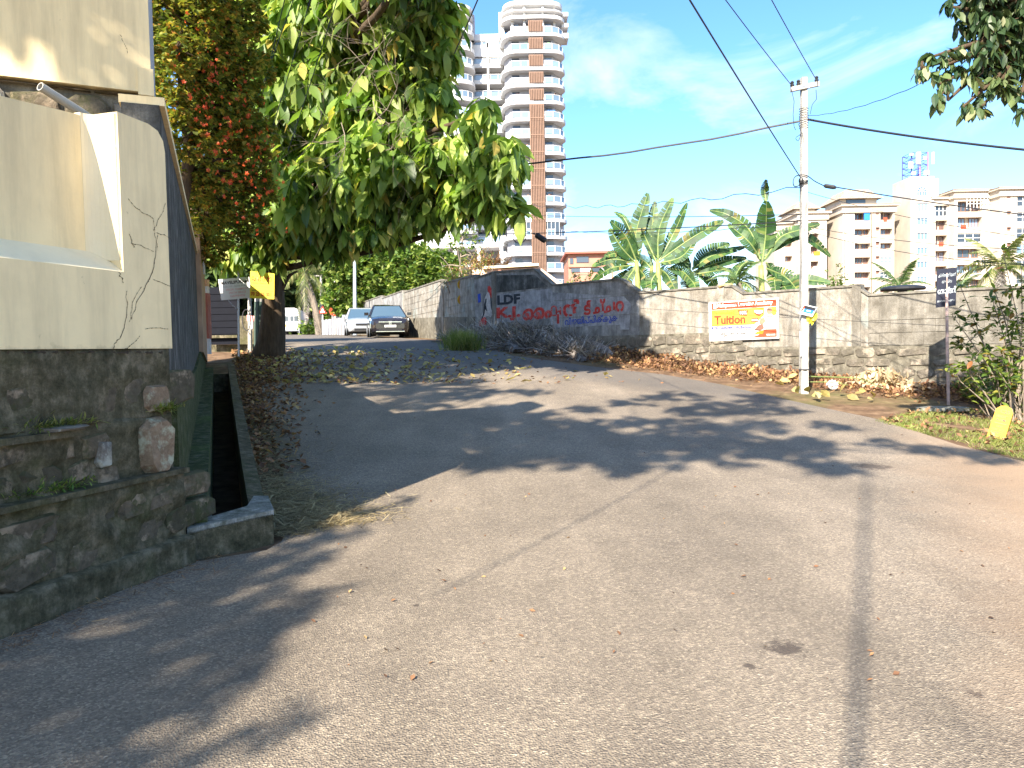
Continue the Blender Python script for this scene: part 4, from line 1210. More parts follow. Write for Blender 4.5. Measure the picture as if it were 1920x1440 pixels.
# clock tower with mast
b3 = thing('stair_tower', 'cream stair tower with an arched top window above a column of triple windows', 'building', (ax(1720), DA - 1.5, 0))
X0, X1 = ax(1699), ax(1742)
Zt = az(1720, 334)
D3 = DA - 1.5
m = MB(); m.box(X0, X1, D3, D3 + 7, -2, Zt); m.build('wall', M_CRM3, b3)
m = MB(); m.box(ax(1741), ax(1762), D3 + 2.2, D3 + 8, az(1750, 420), az(1750, 333)); m.build('lift_room', M_CRM3, b3)
for (t, b) in [(384, 400), (411, 425), (439, 452), (466, 479), (492, 505), (520, 531), (546, 556)]:
    xa, xb = ax(1711), ax(1730); za, zb_ = az(1720, t), az(1720, b)
    fr = MB()
    for i in range(4): x = xa + (xb - xa) * i / 3; fr.box(x - .06, x + .06, D3 - .07, D3 - .005, zb_, za)
    fr.box(xa, xb, D3 - .07, D3 - .006, za - .1, za); fr.box(xa, xb, D3 - .07, D3 - .006, zb_, zb_ + .1)
    fr.box(xa - .15, xb + .15, D3 - .3, D3 - .004, za + .02, za + .12)
    fo = fr.build('window', M_FRAMEW, b3)
    g = MB(); g.box(xa, xb, D3 - .03, D3 - .01, zb_ + .04, za - .04); g.build('pane', M_GLB, fo)
xa, xb = ax(1709.5), ax(1728.5); za, zb_ = az(1720, 353), az(1720, 371); cx = (xa + xb) / 2; rr_ = (xb - xa) / 2
arch = [(xa, zb_), (xb, zb_)] + [(cx + rr_ * math.cos(a), za - rr_ + rr_ * math.sin(a)) for a in [math.pi * i / 10 for i in range(11)]]
m = MB(); m.prism(arch, (0, D3 - .03, 0), (1, 0, 0), (0, 0, 1), (0, .02, 0)); fo = m.build('arched_window', M_GLB, b3)
m = MB()
for i in range(11):
    a = math.pi * i / 10; p0 = V((cx + rr_ * math.cos(a), D3 - .08, za - rr_ + rr_ * math.sin(a)))
    if i % 2 == 0: m.tube([V((cx, D3 - .08, za - rr_)), p0], .045, 4)
    if i < 10:
        a2 = math.pi * (i + 1) / 10; m.tube([p0, V((cx + rr_ * math.cos(a2), D3 - .08, za - rr_ + rr_ * math.sin(a2)))], .07, 4)
for i in range(5): x = xa + (xb - xa) * i / 4; m.box(x - .05, x + .05, D3 - .1, D3 - .04, zb_, za - rr_)
m.box(xa, xb, D3 - .1, D3 - .04, zb_, zb_ + .1); m.build('glazing_bars', M_FRAMEW, fo)
mast = thing('lattice_mast', 'blue and pink steel lattice mast carrying white aerials on the stair tower', 'mast', ((X0 + X1) / 2, D3 + 3, Zt))
mb = MB(); mx0, mx1 = ax(1705), ax(1735); zt2 = az(1720, 287)
cs = [(mx0, D3 + 1), (mx1, D3 + 1), (mx1, D3 + 4.5), (mx0, D3 + 4.5)]
for x, y in cs: mb.tube([(x, y, Zt), (x, y, zt2)], .13, 4)
H = zt2 - Zt
for j in range(4):
    za_, zb2 = Zt + H * j / 4, Zt + H * (j + 1) / 4
    for i in range(4):
        a, b = cs[i], cs[(i + 1) % 4]
        mb.tube([(*a, zb2), (*b, zb2)], .05, 4); mb.tube([(*a, za_), (*b, zb2)], .04, 4); mb.tube([(*b, za_), (*a, zb2)], .04, 4)
mb.build('lattice', plain('mast_blue_paint', (.07, .08, .3), .5, bump=0), mast)
mb = MB(); mb.tube([(mx1, D3 + .9, Zt), (mx1, D3 + .9, zt2)], .12, 4); mb.tube([(mx0 + 1.6, D3 + .9, Zt), (mx0 + 1.6, D3 + .9, zt2)], .12, 4); mb.build('pink_leg', plain('mast_pink_paint', (.4, .13, .2), .5, bump=0), mast)
for (px, t, b, w) in ((1701, 306, 318, 1), (1715, 288, 310, 1.1), (1727, 296, 302, .8), (1742, 288, 310, .5), (1702, 290, 294, .8), (1730, 322, 330, 1.2), (1706, 324, 330, .8)):
    q = MB(); x = ax(px); q.box(x - w * .35, x + w * .35, D3 + .3, D3 + .7, az(px, b), az(px, t)); q.build('aerial', M_WP, mast)
# third and fourth
b4 = thing('apartment_block', 'cream apartment block just right of the stair tower, with curved corner balconies', 'building', (ax(1800), DA - 2, 0), 'cream apartment blocks beyond the wall')
rowsC = [(377, 397), (407, 426), (437, 455), (466, 484), (496, 512), (524, 540)]
facade(b4, 1748, 1792, 371, [(1753, 1775, 'mix')], [(384, 406), (413, 431), (441, 459), (470, 490), (499, 515), (527, 540)], -1, small=[(1784, 386), (1784, 414), (1784, 442), (1784, 471), (1784, 499)])
facade(b4, 1788, 1855, 357, [(1794, 1840, 'mix')], rowsC, -3)
q = MB(); q.box(ax(1793), ax(1838), DA - 3.1, DA - 3.02, az(1815, 396), az(1815, 378)); 
q = MB()
for i in range(8): x = ax(1793 + i * 6.3); q.box(x - .05, x + .05, DA - 3.2, DA - 3.08, az(1815, 397), az(1815, 376))
q.box(ax(1793), ax(1838), DA - 3.2, DA - 3.08, az(1815, 388), az(1815, 387)); q.build('glazed_screen', M_FRAMEW, b4)
m = MB(); m.box(ax(1853), ax(1882), DA + 3, DA + 4, -2, az(1860, 368)); m.build('recessed_wall', M_YELP, b4)
m = MB(); m.box(ax(1866), ax(1874), DA + 2.9, DA + 2.98, -2, az(1868, 385)); m.build('stair_glazing', M_GLD, b4)
b5 = thing('apartment_block', 'cream apartment block cut by the right edge of the photograph', 'building', (ax(1920), DA - 6, 0), 'cream apartment blocks beyond the wall')
facade(b5, 1873, 2010, 352, [(1905, 1940, 'g'), (1958, 1985, 'mix')], [(366, 387), (397, 416), (427, 447), (457, 476), (487, 505), (515, 532)], -6, small=[(1891, 369), (1891, 400), (1891, 430), (1891, 459), (1891, 488)])

# ================================================================== TERRACOTTA BUILDING
DB = 115.0
tbk = thing('terracotta_building', 'terracotta walled low building between the tower and the banana plants', 'building', (9, DB, 3))
bx = lambda px: P(px, 520, DB).x
bz = lambda py: P(1105, py, DB).z
m = MB(); m.box(bx(1066), bx(1150), DB, DB + 10, 0, bz(476)); m.build('wall', M_BRICK, tbk)
m = MB(); m.box(bx(1060), bx(1156), DB - .8, DB + 11, bz(476), bz(472)); m.build('roof_slab', M_REDOX, tbk)
for px0, px1, t, b, mt in ((1069, 1075, 484, 494, M_GLD), (1081, 1104, 481, 492, M_GLD), (1071, 1088, 503, 510, M_GLD), (1088, 1108, 503, 510, M_WP), (1110, 1128, 503, 510, M_GLD), (1124, 1146, 500, 540, M_WHITE)):
    q = MB(); q.box(bx(px0), bx(px1), DB - .12, DB - .01, bz(b), bz(t)); q.build('window' if mt is not M_WHITE else 'stair_wall', mt, tbk)
m = MB(); m.box(bx(1066), bx(1146), DB - .3, DB - .013, bz(501), bz(498)); m.build('sill_band', M_BRICK, tbk)
# low house with a pink-cream roof right behind the lettered wall
hs_ = thing('low_house', 'low house with a pale pink plastered sloping roof behind the lettered wall', 'house', (-.5, 33, 3))
def hp(px, py, y): return P(px, py, y)
m = MB()
a = [hp(885, 506, 31), hp(1012, 501, 31), hp(1068, 541, 31), hp(1072, 560, 31), hp(885, 560, 31)]
m.prism([((p - a[0]).x, (p - a[0]).z) for p in a], a[0], (1, 0, 0), (0, 0, 1), (0, 6, 0)); m.build('gable_wall', plain('pink_cream_plaster', (.74, .5, .38), .8, var=.08, scale=1), hs_)
m = MB(); q = [hp(905, 504, 30.8), hp(1010, 498, 30.8)]
m.prism([(0, 0), ((q[1] - q[0]).x, (q[1] - q[0]).z), ((q[1] - q[0]).x, (q[1] - q[0]).z + .1), (0, .1)], q[0], (1, 0, 0), (0, 0, 1), (0, 6.4, 0)); m.build('roof_edge', M_CREAM2, hs_)
q = MB(); p0 = hp(934, 506, 30.6); q.obox(p0, (.12, 0, 0), (0, .1, 0), (0, 0, -.45)); q.build('downpipe', M_BRICK, hs_)
rk = thing('thatch_heap', 'low heap of dark dried thatch on the flat roof behind the lane wall', 'heap', hp(922, 498, 33))
NQ = 500
pp_ = np.array(hp(918, 497, 33))[None] + NR.normal(size=(NQ, 3)) * np.array([.42, .5, .12])[None]
npmesh('thatch', *SLIV, frames(NR.normal(size=(NQ, 3)) * np.array([1, .4, .3])) * np.array([.6, .06, .06])[None, None, :], pp_, M_DRY, rk, kind='stuff')
# ================================================================== VEGETATION
def curve3(pts, n):
    """Catmull-Rom through points"""
    P_ = [V(p) for p in pts]
    P_ = [P_[0] * 2 - P_[1]] + P_ + [P_[-1] * 2 - P_[-2]]
    out = []; segs = len(P_) - 3
    for i in range(n + 1):
        t = i / n * segs; k = min(int(t), segs - 1); u = t - k
        a, b, c, d = P_[k:k + 4]
        out.append(.5 * ((2 * b) + (c - a) * u + (2 * a - 5 * b + 4 * c - d) * u * u + (3 * b - a - 3 * c + d) * u ** 3))
    return out
def inview(p, mx=0):
    q = p - np.array(EYE)[None]
    dep = q @ np.array(fwd); x = 960 + F * (q @ np.array(CR)) / np.maximum(dep, .1); y = 720 - F * (q @ np.array(CU)) / np.maximum(dep, .1)
    return (dep > .5) & (x > -mx) & (x < 1920 + mx) & (y > -mx) & (y < 1440 + mx)

def limbs(trunk, tr, ends, tips, r0=.09, wig=.12):
    m = MB()
    tp = curve3(trunk, max(8, 3 * len(trunk)))
    rr = list(np.interp(np.linspace(0, 1, len(tp)), np.linspace(0, 1, len(tr)), tr))
    m.tube(tp, rr, 10)
    for e in ends:
        e = V(e)
        src = min(tp[len(tp) // 4:], key=lambda q: (q - e).length + max(0, (q.z - e.z)) * 1.2)
        mid = (src + e) / 2 + V((RN.uniform(-wig, wig), RN.uniform(-wig, wig), -.06 * (e - src).length + wig)) * 1.0
        L = (e - src).length
        rs = min(r0, .035 + L * .022)
        c = curve3([src, mid, e], 7); m.tube(c, list(np.linspace(rs, rs * .3, 8)), 6)
    for a, b in tips:
        a, b = V(a), V(b)
        mid = (a + b) / 2 + V((RN.uniform(-.1, .1), RN.uniform(-.1, .1), RN.uniform(-.02, .16)))
        m.tube(curve3([a, mid, b], 3), [.018, .014, .01, .006], 4, cap=False)
    return m

def broad_tree(name, label, trunk, tr, blobs, ncl, k, size, lmat, bark, tpl=LEAF, elev=(-75, -5), parts=0, group=None, flat=.85, cat='tree', shell=.15, r0=.09, tipn=7, sizevar=.3, trunkmesh=True):
    base = trunk[0]
    t = thing(name, label, cat, (base[0], base[1], base[2]), group)
    C_, cen = [], []
    for (c, r) in blobs:
        n = max(3, int(ncl * r * r))
        p, _ = rand_in_blob(n, c, r, shell, flat)
        C_.append(p); cen += [c] * n
    C_ = np.concatenate(C_)
    if trunkmesh:
        tips = []
        for i in range(0, len(C_), max(1, len(C_) // (tipn * len(blobs)))): tips.append((cen[i], C_[i]))
        limbs(trunk, tr, [b[0] for b in blobs], tips, r0).build('trunk', bark, t, smooth=True)
    N = len(C_) * k
    pos = np.repeat(C_, k, 0) + NR.normal(size=(N, 3)) * size * .12
    az_ = NR.rand(N) * 2 * math.pi; el = np.radians(elev[0] + (elev[1] - elev[0]) * NR.rand(N))
    d = np.stack([np.cos(az_) * np.cos(el), np.sin(az_) * np.cos(el), np.sin(el)], 1)
    sz = size * (1 - sizevar + 2 * sizevar * NR.rand(N))
    M_ = frames(d, roll=(NR.rand(N) - .5) * 1.4) * sz[:, None, None]
    if parts:
        dist = np.linalg.norm(pos - np.array(EYE)[None], axis=1) + NR.rand(N) * .6
        dist[~inview(pos)] += 1e3
        idx = np.argsort(dist)[:parts]
        me = bpy.data.meshes.new('leaf'); me.from_pydata([tuple(v) for v in tpl[0]], [], [tuple(f) for f in tpl[1]]); me.materials.append(lmat); me.update()
        tl = wloc(t)
        for i in idx:
            o = bpy.data.objects.new('leaf', me); COL.objects.link(o); o.parent = t
            mm = Matrix([list(M_[i][r]) + [float(pos[i][r] - tl[r])] for r in range(3)] + [[0, 0, 0, 1]])
            o.matrix_local = mm
        keep = np.ones(N, bool); keep[idx] = False
        pos, M_ = pos[keep], M_[keep]
    npmesh('crown', *tpl, M_, pos, lmat, t, kind='stuff')
    return t

def B(px, py, y, r): return (tuple(P(px, py, y)), r)

# ---- the big-leaved tree over the lane
TB = ground_at(505, 672); TY = 21.0
tb0 = V((P(505, 670, TY).x, TY, G(P(505, 670, TY).x, TY) - .15))
def shade_wall(px, py, dist, r):  # leaf mass added above the frame, placed so its shade lands on the wall
    sw = s_of(px, py); q = WP(sw, 0, 0); return (tuple(V((q.x, q.y, zat(py, q.x, q.y))) + TS * dist), r)
blobs = [shade_wall(1165, 560, 13, .7), shade_wall(1180, 620, 13, .7), shade_wall(1205, 670, 13, .5), shade_wall(1130, 560, 12.5, .8), shade_wall(1150, 640, 12.5, .8), shade_wall(1090, 540, 12, .8), shade_wall(1040, 530, 11.5, .8), shade_wall(1100, 620, 12, .8)] + [B(*a) for a in [
    (470, 60, 19, 1.5), (540, 120, 19, 1.5), (620, 60, 18, 1.5), (700, 40, 17.5, 1.4), (770, 60, 17, 1.0), (800, 20, 17, .7), (815, 110, 17, .55),
    (520, 240, 19, 1.3), (600, 210, 18, 1.4), (690, 190, 17.5, 1.2), (770, 190, 17, 1.0), (820, 190, 16.5, .5),
    (520, 350, 19, 1.2), (600, 340, 18, 1.3), (690, 310, 17, 1.2), (770, 290, 16.5, 1.0), (830, 300, 16, .6),
    (900, 215, 15.5, .42), (890, 270, 15.5, .5), (945, 290, 15, .5), (930, 340, 15.5, .6), (880, 370, 16, .5), (820, 370, 16.5, .7), (950, 390, 15.5, .33),
    (480, 420, 20, .9), (560, 420, 19, .9), (640, 400, 18, .9), (710, 400, 17, .7), (760, 390, 17, .6), (670, 440, 17, .28), (590, 455, 18.5, .35), (500, 470, 20, .5),
    (640, -60, 18, 1.5), (740, -70, 17, 1.0), (520, -60, 19, 1.5), (450, 160, 19.5, 1.2), (440, 260, 19.5, 1.1), (450, 350, 20, .9), (640, 470, 18, .25), (430, -20, 20, 1.2), (425, 470, 20.5, .55)]]
big = broad_tree('big_leaved_tree', 'large tree with big drooping pale green leaves shading the lane beside the yellow poster',
    [tb0, P(512, 600, TY), P(513, 530, TY), P(518, 450, TY - .2), P(545, 360, TY - .8), P(590, 240, 19), P(620, 120, 18.4), P(640, 0, 18)],
    [.42, .33, .27, .25, .22, .18, .13, .06], blobs, 74, 8, .41, M_BIG, M_BARK, LEAF_W, (-80, -8), parts=300, r0=.12, sizevar=.48)
m = MB(); tb1 = tb0 + V((.28, -.1, 0))
m.tube(curve3([tb0 + V((-.35, -.2, 0)), P(497, 620, TY - .2), P(505, 560, TY), P(512, 500, TY)], 8), [.2, .16, .14, .13, .13, .12, .12, .1, .08], 8)
m.tube(curve3([P(517, 590, TY), P(508, 557, TY - .5), P(492, 530, TY - .9)], 6), [.13, .11, .09, .085, .08, .075, .07], 8)
m.tube(curve3([P(520, 560, TY), P(540, 520, TY), P(558, 508, TY)], 5), [.09, .07, .06, .05, .03, .02], 7)
m.build('stub_branch', M_BARK, big, smooth=True)
# tangle of bare twigs hanging in the crown
m = MB()
hub = P(690, 250, 14.9)
def twig(p, d, L, r, depth):
    q = p; pts = [p]
    for i in range(4):
        d = (d + V((RN.uniform(-.5, .5), RN.uniform(-.35, .35), RN.uniform(-.45, .35)))).normalized(); q = q + d * L / 4; pts.append(q)
    m.tube(pts, list(np.linspace(r, r * .4, 5)), 3 if depth < 2 else 4, cap=False)
    if depth > 0:
        for k in range(3): twig(pts[RN.randint(1, 4)], (d + V((RN.uniform(-1, 1), RN.uniform(-.4, .4), RN.uniform(-.9, .7)))).normalized(), L * .72, r * .55, depth - 1)
for (a, b) in (((560, 295), (660, 240)), ((600, 270), (735, 180)), ((690, 300), (740, 220)), ((700, 230), (800, 130)), ((650, 180), (730, 110)), ((740, 240), (835, 195)), ((700, 190), (760, 280)), ((640, 230), (700, 300))):
    pa, pb = P(a[0], a[1], 16.0), P(b[0], b[1], 15.4)
    twig(pa, (pb - pa).normalized(), (pb - pa).length * 1.1, .012, 3)
m.build('bare_twigs', M_BARK2, big)['label'] = 'tangle of bare pale twigs hanging in the leaves'

# ---- red-flowered shrub spilling over the dark wall
blobs = [B(*a) for a in [(450, 40, 12.5, .45), (480, 130, 13, .35), (485, 250, 13.4, .35), (345, 40, 11.5, .55), (390, 60, 12, .6), (430, 110, 12.5, .5), (350, 150, 12, .55), (410, 180, 12.5, .6), (440, 240, 13, .5), (360, 250, 12, .5),
    (400, 300, 13, .65), (460, 300, 13.5, .45), (440, 360, 14, .6), (385, 390, 14, .55), (420, 430, 15, .5), (350, -40, 11.5, .7), (420, 10, 12.5, .6), (490, 360, 14, .3), (475, 420, 15, .35), (390, 470, 16, .4), (330, 90, 11, .45), (380, 110, 12, .5), (400, 210, 12.5, .6), (455, 190, 13, .35), (470, 330, 14, .4), (370, 340, 13, .5), (335, 200, 11.6, .3), (345, 420, 13.4, .3)]]
sb0 = SP(7.5, -.8, 0)
fl = broad_tree('flowering_shrub', 'dense fine-leaved shrub dotted with small red flowers, hanging over the dark drain wall',
    [V((sb0.x, sb0.y, 1.2)), P(350, 330, 12.6), P(345, 200, 12.4), P(340, 90, 12.2), P(345, -10, 12)], [.12, .1, .08, .07, .04], blobs, 620, 9, .085, M_FINE, M_BARK, QUAD, (-60, 40), cat='shrub', shell=.4, r0=.04, tipn=5)
fp, fd = [], []
for (px, py, y) in [(385 + i * .45 + RN.uniform(-62, 62), 90 + i * 1.25 + RN.uniform(-75, 75), 0) for i in range(240)]:
    fp.append(tuple(P(px, py, 10.75 + (px - 340) * .0125 + RN.uniform(-.1, .3))))
fme = bpy.data.meshes.new('flower')
fv, ff = [], []
for i in range(5):
    a = 2 * math.pi * i / 5; b = a + .5; c = a - .5
    o_ = len(fv); fv += [(0, 0, 0), (math.cos(c) * .6, math.sin(c) * .6, .2), (math.cos(a), math.sin(a), .35), (math.cos(b) * .6, math.sin(b) * .6, .2)]; ff.append((o_, o_ + 1, o_ + 2, o_ + 3))
fme.from_pydata(fv, [], ff); fme.materials.append(M_RED); fme.update()
for p in fp:
    o = bpy.data.objects.new('flower', fme); COL.objects.link(o); o.parent = fl
    o.location = V(p) - wloc(fl); s = RN.uniform(.02, .048); o.scale = (s, s, s); o.rotation_euler = (1.2 + RN.uniform(-.5, .5), RN.uniform(-.6, .6), RN.uniform(0, 6))

# ---- trees behind the gate, along the lane and behind the cars
def back_tree(label, trunk, blobs, ncl, size, mat, name='background_tree', k=7, group='trees along the lane', bark=M_BARK, tr=(.2, .12, .06), tpl=QUAD, elev=(-60, 50), **kw):
    return broad_tree(name, label, trunk, list(tr), [B(*b) for b in blobs], ncl, k, size, mat, bark, tpl, elev, group=group, tipn=4, **kw)
def gp(px, py, y): q = P(px, py, y); return V((q.x, q.y, G(q.x, q.y) - .2))
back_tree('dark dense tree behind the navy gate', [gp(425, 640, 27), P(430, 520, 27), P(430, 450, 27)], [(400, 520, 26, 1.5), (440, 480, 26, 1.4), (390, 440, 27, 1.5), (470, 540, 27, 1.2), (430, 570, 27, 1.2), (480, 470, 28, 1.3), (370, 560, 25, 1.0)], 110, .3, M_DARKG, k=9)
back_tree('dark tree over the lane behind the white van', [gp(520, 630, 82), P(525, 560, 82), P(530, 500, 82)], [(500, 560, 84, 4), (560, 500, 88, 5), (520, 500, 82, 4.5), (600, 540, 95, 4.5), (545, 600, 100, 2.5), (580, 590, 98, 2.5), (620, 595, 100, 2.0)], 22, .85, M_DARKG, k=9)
back_tree('pale yellow-green tree at the bend of the lane', [gp(630, 610, 72), P(625, 560, 72), P(615, 490, 72)], [(620, 500, 70, 3.2), (590, 470, 72, 3), (650, 540, 70, 2.6), (605, 545, 72, 2.2), (640, 590, 72, 1.6)], 34, .6, M_FEATH, k=8, bark=M_BARK2)
back_tree('bright feathery tree behind the silver car', [gp(690, 600, 50), P(690, 540, 50), P(700, 490, 50)], [(660, 510, 50, 1.9), (705, 490, 50, 2.0), (735, 520, 49, 1.9), (690, 555, 50, 1.5), (640, 560, 52, 1.3)], 85, .34, M_FEATH, k=8)
back_tree('bright feathery tree overtopping the lane wall behind the dark car', [gp(790, 600, 44), P(790, 540, 44), P(780, 490, 44)], [(770, 500, 44, 1.6), (815, 505, 43, 1.5), (740, 470, 45, 1.3), (800, 540, 43, 1.1), (850, 530, 41, .8), (760, 545, 44, 1.1)], 100, .3, M_FEATH, k=8)
back_tree('thin pale-leaved young tree beside the tower foot', [gp(860, 560, 38), P(862, 510, 38), P(868, 440, 38)], [(868, 450, 38, .9), (885, 480, 38, .7), (845, 470, 38, .7), (880, 430, 38, .5), (830, 500, 38, .5)], 34, .16, M_FEATH, k=6, tr=(.06, .04, .02), bark=M_BARK2)
sap = MB()
for (a, b, c) in (((880, 545), (905, 500), (915, 450)), ((875, 545), (860, 480), (850, 440)), ((895, 540), (880, 500), (893, 470)), ((850, 550), (835, 530), (815, 545)), ((860, 548), (845, 505), (825, 480)), ((905, 535), (925, 500), (920, 480))):
    sap.tube(curve3([P(a[0], a[1] + 25, 29.5), P(b[0], b[1], 29.5), P(c[0], c[1], 29.5)], 5), [.03, .025, .02, .015, .012, .008], 4)
st = thing('sapling', 'thin leafless saplings with reddish twigs behind the top of the lane wall', 'shrub', P(880, 560, 29.5))
sap.build('stems', M_BARK2, st)
p_ = np.concatenate([rand_in_blob(260, tuple(P(x, y, 29.5)), r, 0)[0] for x, y, r in ((880, 510, .6), (905, 490, .5), (850, 520, .5))])
npmesh('leaves', *QUAD, frames(NR.normal(size=(len(p_), 3))) * .1, p_, leafmat('rusty_sapling_leaf', [(0, (.1, .16, .04)), (.5, (.3, .3, .1)), (1, (.45, .2, .12))]), st, kind='stuff')
# bush at the foot of the coconut palm
back_tree('round bright bush on the verge beside the van', [gp(582, 625, 62), P(582, 618, 62)], [(580, 615, 62, .95), (592, 618, 62, .8)], 160, .2, M_FEATH, name='bush', tr=(.08, .05))
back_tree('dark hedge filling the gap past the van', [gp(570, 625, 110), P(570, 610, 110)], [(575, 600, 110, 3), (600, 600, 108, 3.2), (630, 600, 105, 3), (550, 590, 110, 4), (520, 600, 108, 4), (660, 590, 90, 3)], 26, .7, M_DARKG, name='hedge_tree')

# ---- palms
def frond_mesh(L, droop, n=22, wl=.5, seed=0, side_droop=.5, mat=None, rach=.03, sweep=.0):
    rr = random.Random(seed)
    v, f = [], []
    def pt(t): return V((L * (t - .12 * droop * t * t * t), sweep * L * t * t, L * (.25 * t - droop * t * t * .62)))
    m = MB()
    m.tube([pt(i / 8) for i in range(9)], list(np.linspace(rach, rach * .2, 9)), 4, cap=False)
    nr = len(m.v)
    for i in range(n):
        t = .14 + .86 * i / n
        ln = wl * math.sin(math.pi * min(1, .18 + t * .8)) ** .7 * L * .42
        p = pt(t); tg = (pt(min(1, t + .02)) - pt(t - .02)).normalized()
        for s in (-1, 1):
            d = (V((.55 * tg.x, s, .55 * tg.z)) + V((0, 0, -side_droop * rr.uniform(.5, 1.5)))).normalized()
            e = p + d * ln * rr.uniform(.8, 1.1) + V((0, 0, -ln * side_droop * .35)); mi = p + d * ln * .5
            w = tg * (.05 * L * .42)
            m.add([p - w * .5, p + w * .6, mi + w * .75, mi - w * .55, e], [(0, 1, 2, 3), (3, 2, 4)])
    return m
def palm(label, top, base, r, nf, L, mat, name='coconut_palm', group=None, droops=(.6, 1.6), dead=0, seed=3, sd=.5, nuts=False, elev0=None, nl=30):
    t = thing(name, label, 'palm', base, group)
    base, top = V(base), V(top)
    if (top - base).length > .3:
        m = MB(); mid = (base + top) / 2 + V((.15, 0, 0))
        c = curve3([base, mid, top], 14); m.tube(c, [r * (1.25 - .5 * i / 14) * (1.06 if i % 2 else .97) for i in range(15)], 10); m.build('trunk', M_PALMB, t)
    rr = random.Random(seed)
    pre = [frond_mesh(L, droops[0] + (droops[1] - droops[0]) * k / 4, nl, .5, seed * 10 + k, sd).build('frond', mat, None, local=True) for k in range(5)]
    meshes = [o.data for o in pre]
    for o in pre: bpy.data.objects.remove(o)
    for i in range(nf):
        k = min(4, int(i / nf * 5)); o = bpy.data.objects.new('frond', meshes[k]); COL.objects.link(o); o.parent = t
        o.location = top - wloc(t); el = math.radians(62 - 85 * i / nf)
        o.rotation_euler = (rr.uniform(-.3, .3), -el, i * 2.4 + rr.uniform(-.2, .2)); s = rr.uniform(.85, 1.1); o.scale = (s, s, s)
    for i in range(dead):
        o = bpy.data.objects.new('dead_frond', meshes[4].copy()); o.data.materials.clear(); o.data.materials.append(M_DFROND); COL.objects.link(o); o.parent = t
        o.location = top - wloc(t); o.rotation_euler = (0, 1.1, rr.uniform(0, 6))
    if nuts:
        for i in range(5):
            a = i * 1.3; q = MB(); q.lathe([(0, -.13), (.08, -.1), (.12, 0), (.08, .1), (0, .13)], top + V((.25 * math.cos(a), .25 * math.sin(a), -.35)), 8)
            q.build('coconut', plain('coconut_husk', (.3, .22, .08), .6) if i == 0 else bpy.data.materials['coconut_husk'], t, smooth=True)
    return t
palm('coconut palm leaning over the lane behind the van, fronds hanging low', P(571, 512, 60), gp(600, 612, 60), .26, 15, 3.6, M_PALM, droops=(1.0, 2.2), dead=2, seed=4, sd=1.0)
palm('small coconut palm rising over the wall before the second cream block', P(1686, 538, 40), gp(1686, 560, 40), .16, 11, 1.9, M_PALM2, group='coconut palms beyond the wall', seed=5)
palm('low coconut palm just right of the black signboard', P(1800, 545, 38), gp(1800, 560, 38), .16, 10, 1.7, M_PALM2, group='coconut palms beyond the wall', seed=6)
palm('taller yellowish coconut palm in front of the last cream block', P(1876, 500, 34), gp(1880, 560, 34), .16, 15, 2.3, M_PALM, group='coconut palms beyond the wall', droops=(.7, 1.9), seed=7, dead=1)
palm('young palm with orange coconuts between the banana plants', P(1385, 530, 23.2), gp(1390, 560, 23.2), .12, 12, 1.25, M_PALM2, group='coconut palms beyond the wall', droops=(1.0, 2.0), seed=8, nuts=True, nl=30)
# grey-green thin tree before the stair glazing
back_tree('thin grey-green tree against the dark stair glazing', [gp(1567, 560, 60), P(1567, 530, 60)], [(1567, 515, 60, 1.0), (1572, 535, 60, 1.0), (1562, 540, 60, .9)], 26, .22, M_FEATH, group=None, bark=M_BARK2, tr=(.08, .04), k=5)
back_tree('pale weedy shrub at the foot of the tower', [gp(1075, 545, 40), P(1075, 520, 40)], [(1078, 520, 40, .45), (1104, 515, 40, .35), (1068, 532, 40, .4), (1104, 530, 40, .35)], 90, .12, M_FEATH, group=None, name='shrub', tr=(.04, .02), k=5, bark=M_BARK2)

# ---- banana plants
def banana_leaf(parent, pts, hw, seed, tilt=0.0, tear=.35):
    rr = random.Random(seed)
    c = curve3(pts, 20); n = len(c) - 1
    m = MB()
    view = (EYE - c[n // 2]).normalized()
    nrm = (view * .8 + V((0, 0, .5)) + V((-.43, -.9, 0)) * .3 + V((rr.uniform(-.3, .3), 0, rr.uniform(-.2, .2)))).normalized()
    m.tube(c, list(np.linspace(.03, .006, n + 1)), 5, 1)
    for side in (-1, 1):
        dz = rr.uniform(-.1, .1); prev_torn = True
        for i in range(1, n):
            t0, t1 = i / n, (i + 1) / n
            prof = lambda t: max(0.04, math.sin(math.pi * min(1, max(0, (t - .06) / .95)) ** .8)) ** .55
            tg = (c[i + 1] - c[i - 1]).normalized(); s = tg.cross(nrm).normalized() * side
            torn = rr.random() < tear
            if torn: dz = rr.uniform(-.55, .25); gap = rr.uniform(.05, .22)
            else: gap = 0
            w0, w1 = hw * prof(t0) * rr.uniform(.93, 1.03), hw * prof(t1) * rr.uniform(.93, 1.03)
            a, b = c[i], c[i + 1]
            off = nrm * (.16 + dz * .5)
            lean = tg * .25
            A = a + (s + off + lean) * w0 + (b - a) * gap; Bq = b + (s + off + lean) * w1
            am, bm = a + (s + off * 1.5 + lean * .4) * w0 * .5 + (b - a) * gap * .5, b + (s + off * 1.5 + lean * .4) * w1 * .5
            m.add([a, b, bm, am, Bq, A], [(0, 1, 2, 3), (3, 2, 4, 5)])
    return m.build('leaf', [M_BAN, M_BANRIB], parent)
def bc(x, y, Y): return P(1050 + x / 3.49, 320 + y / 3.49, Y)
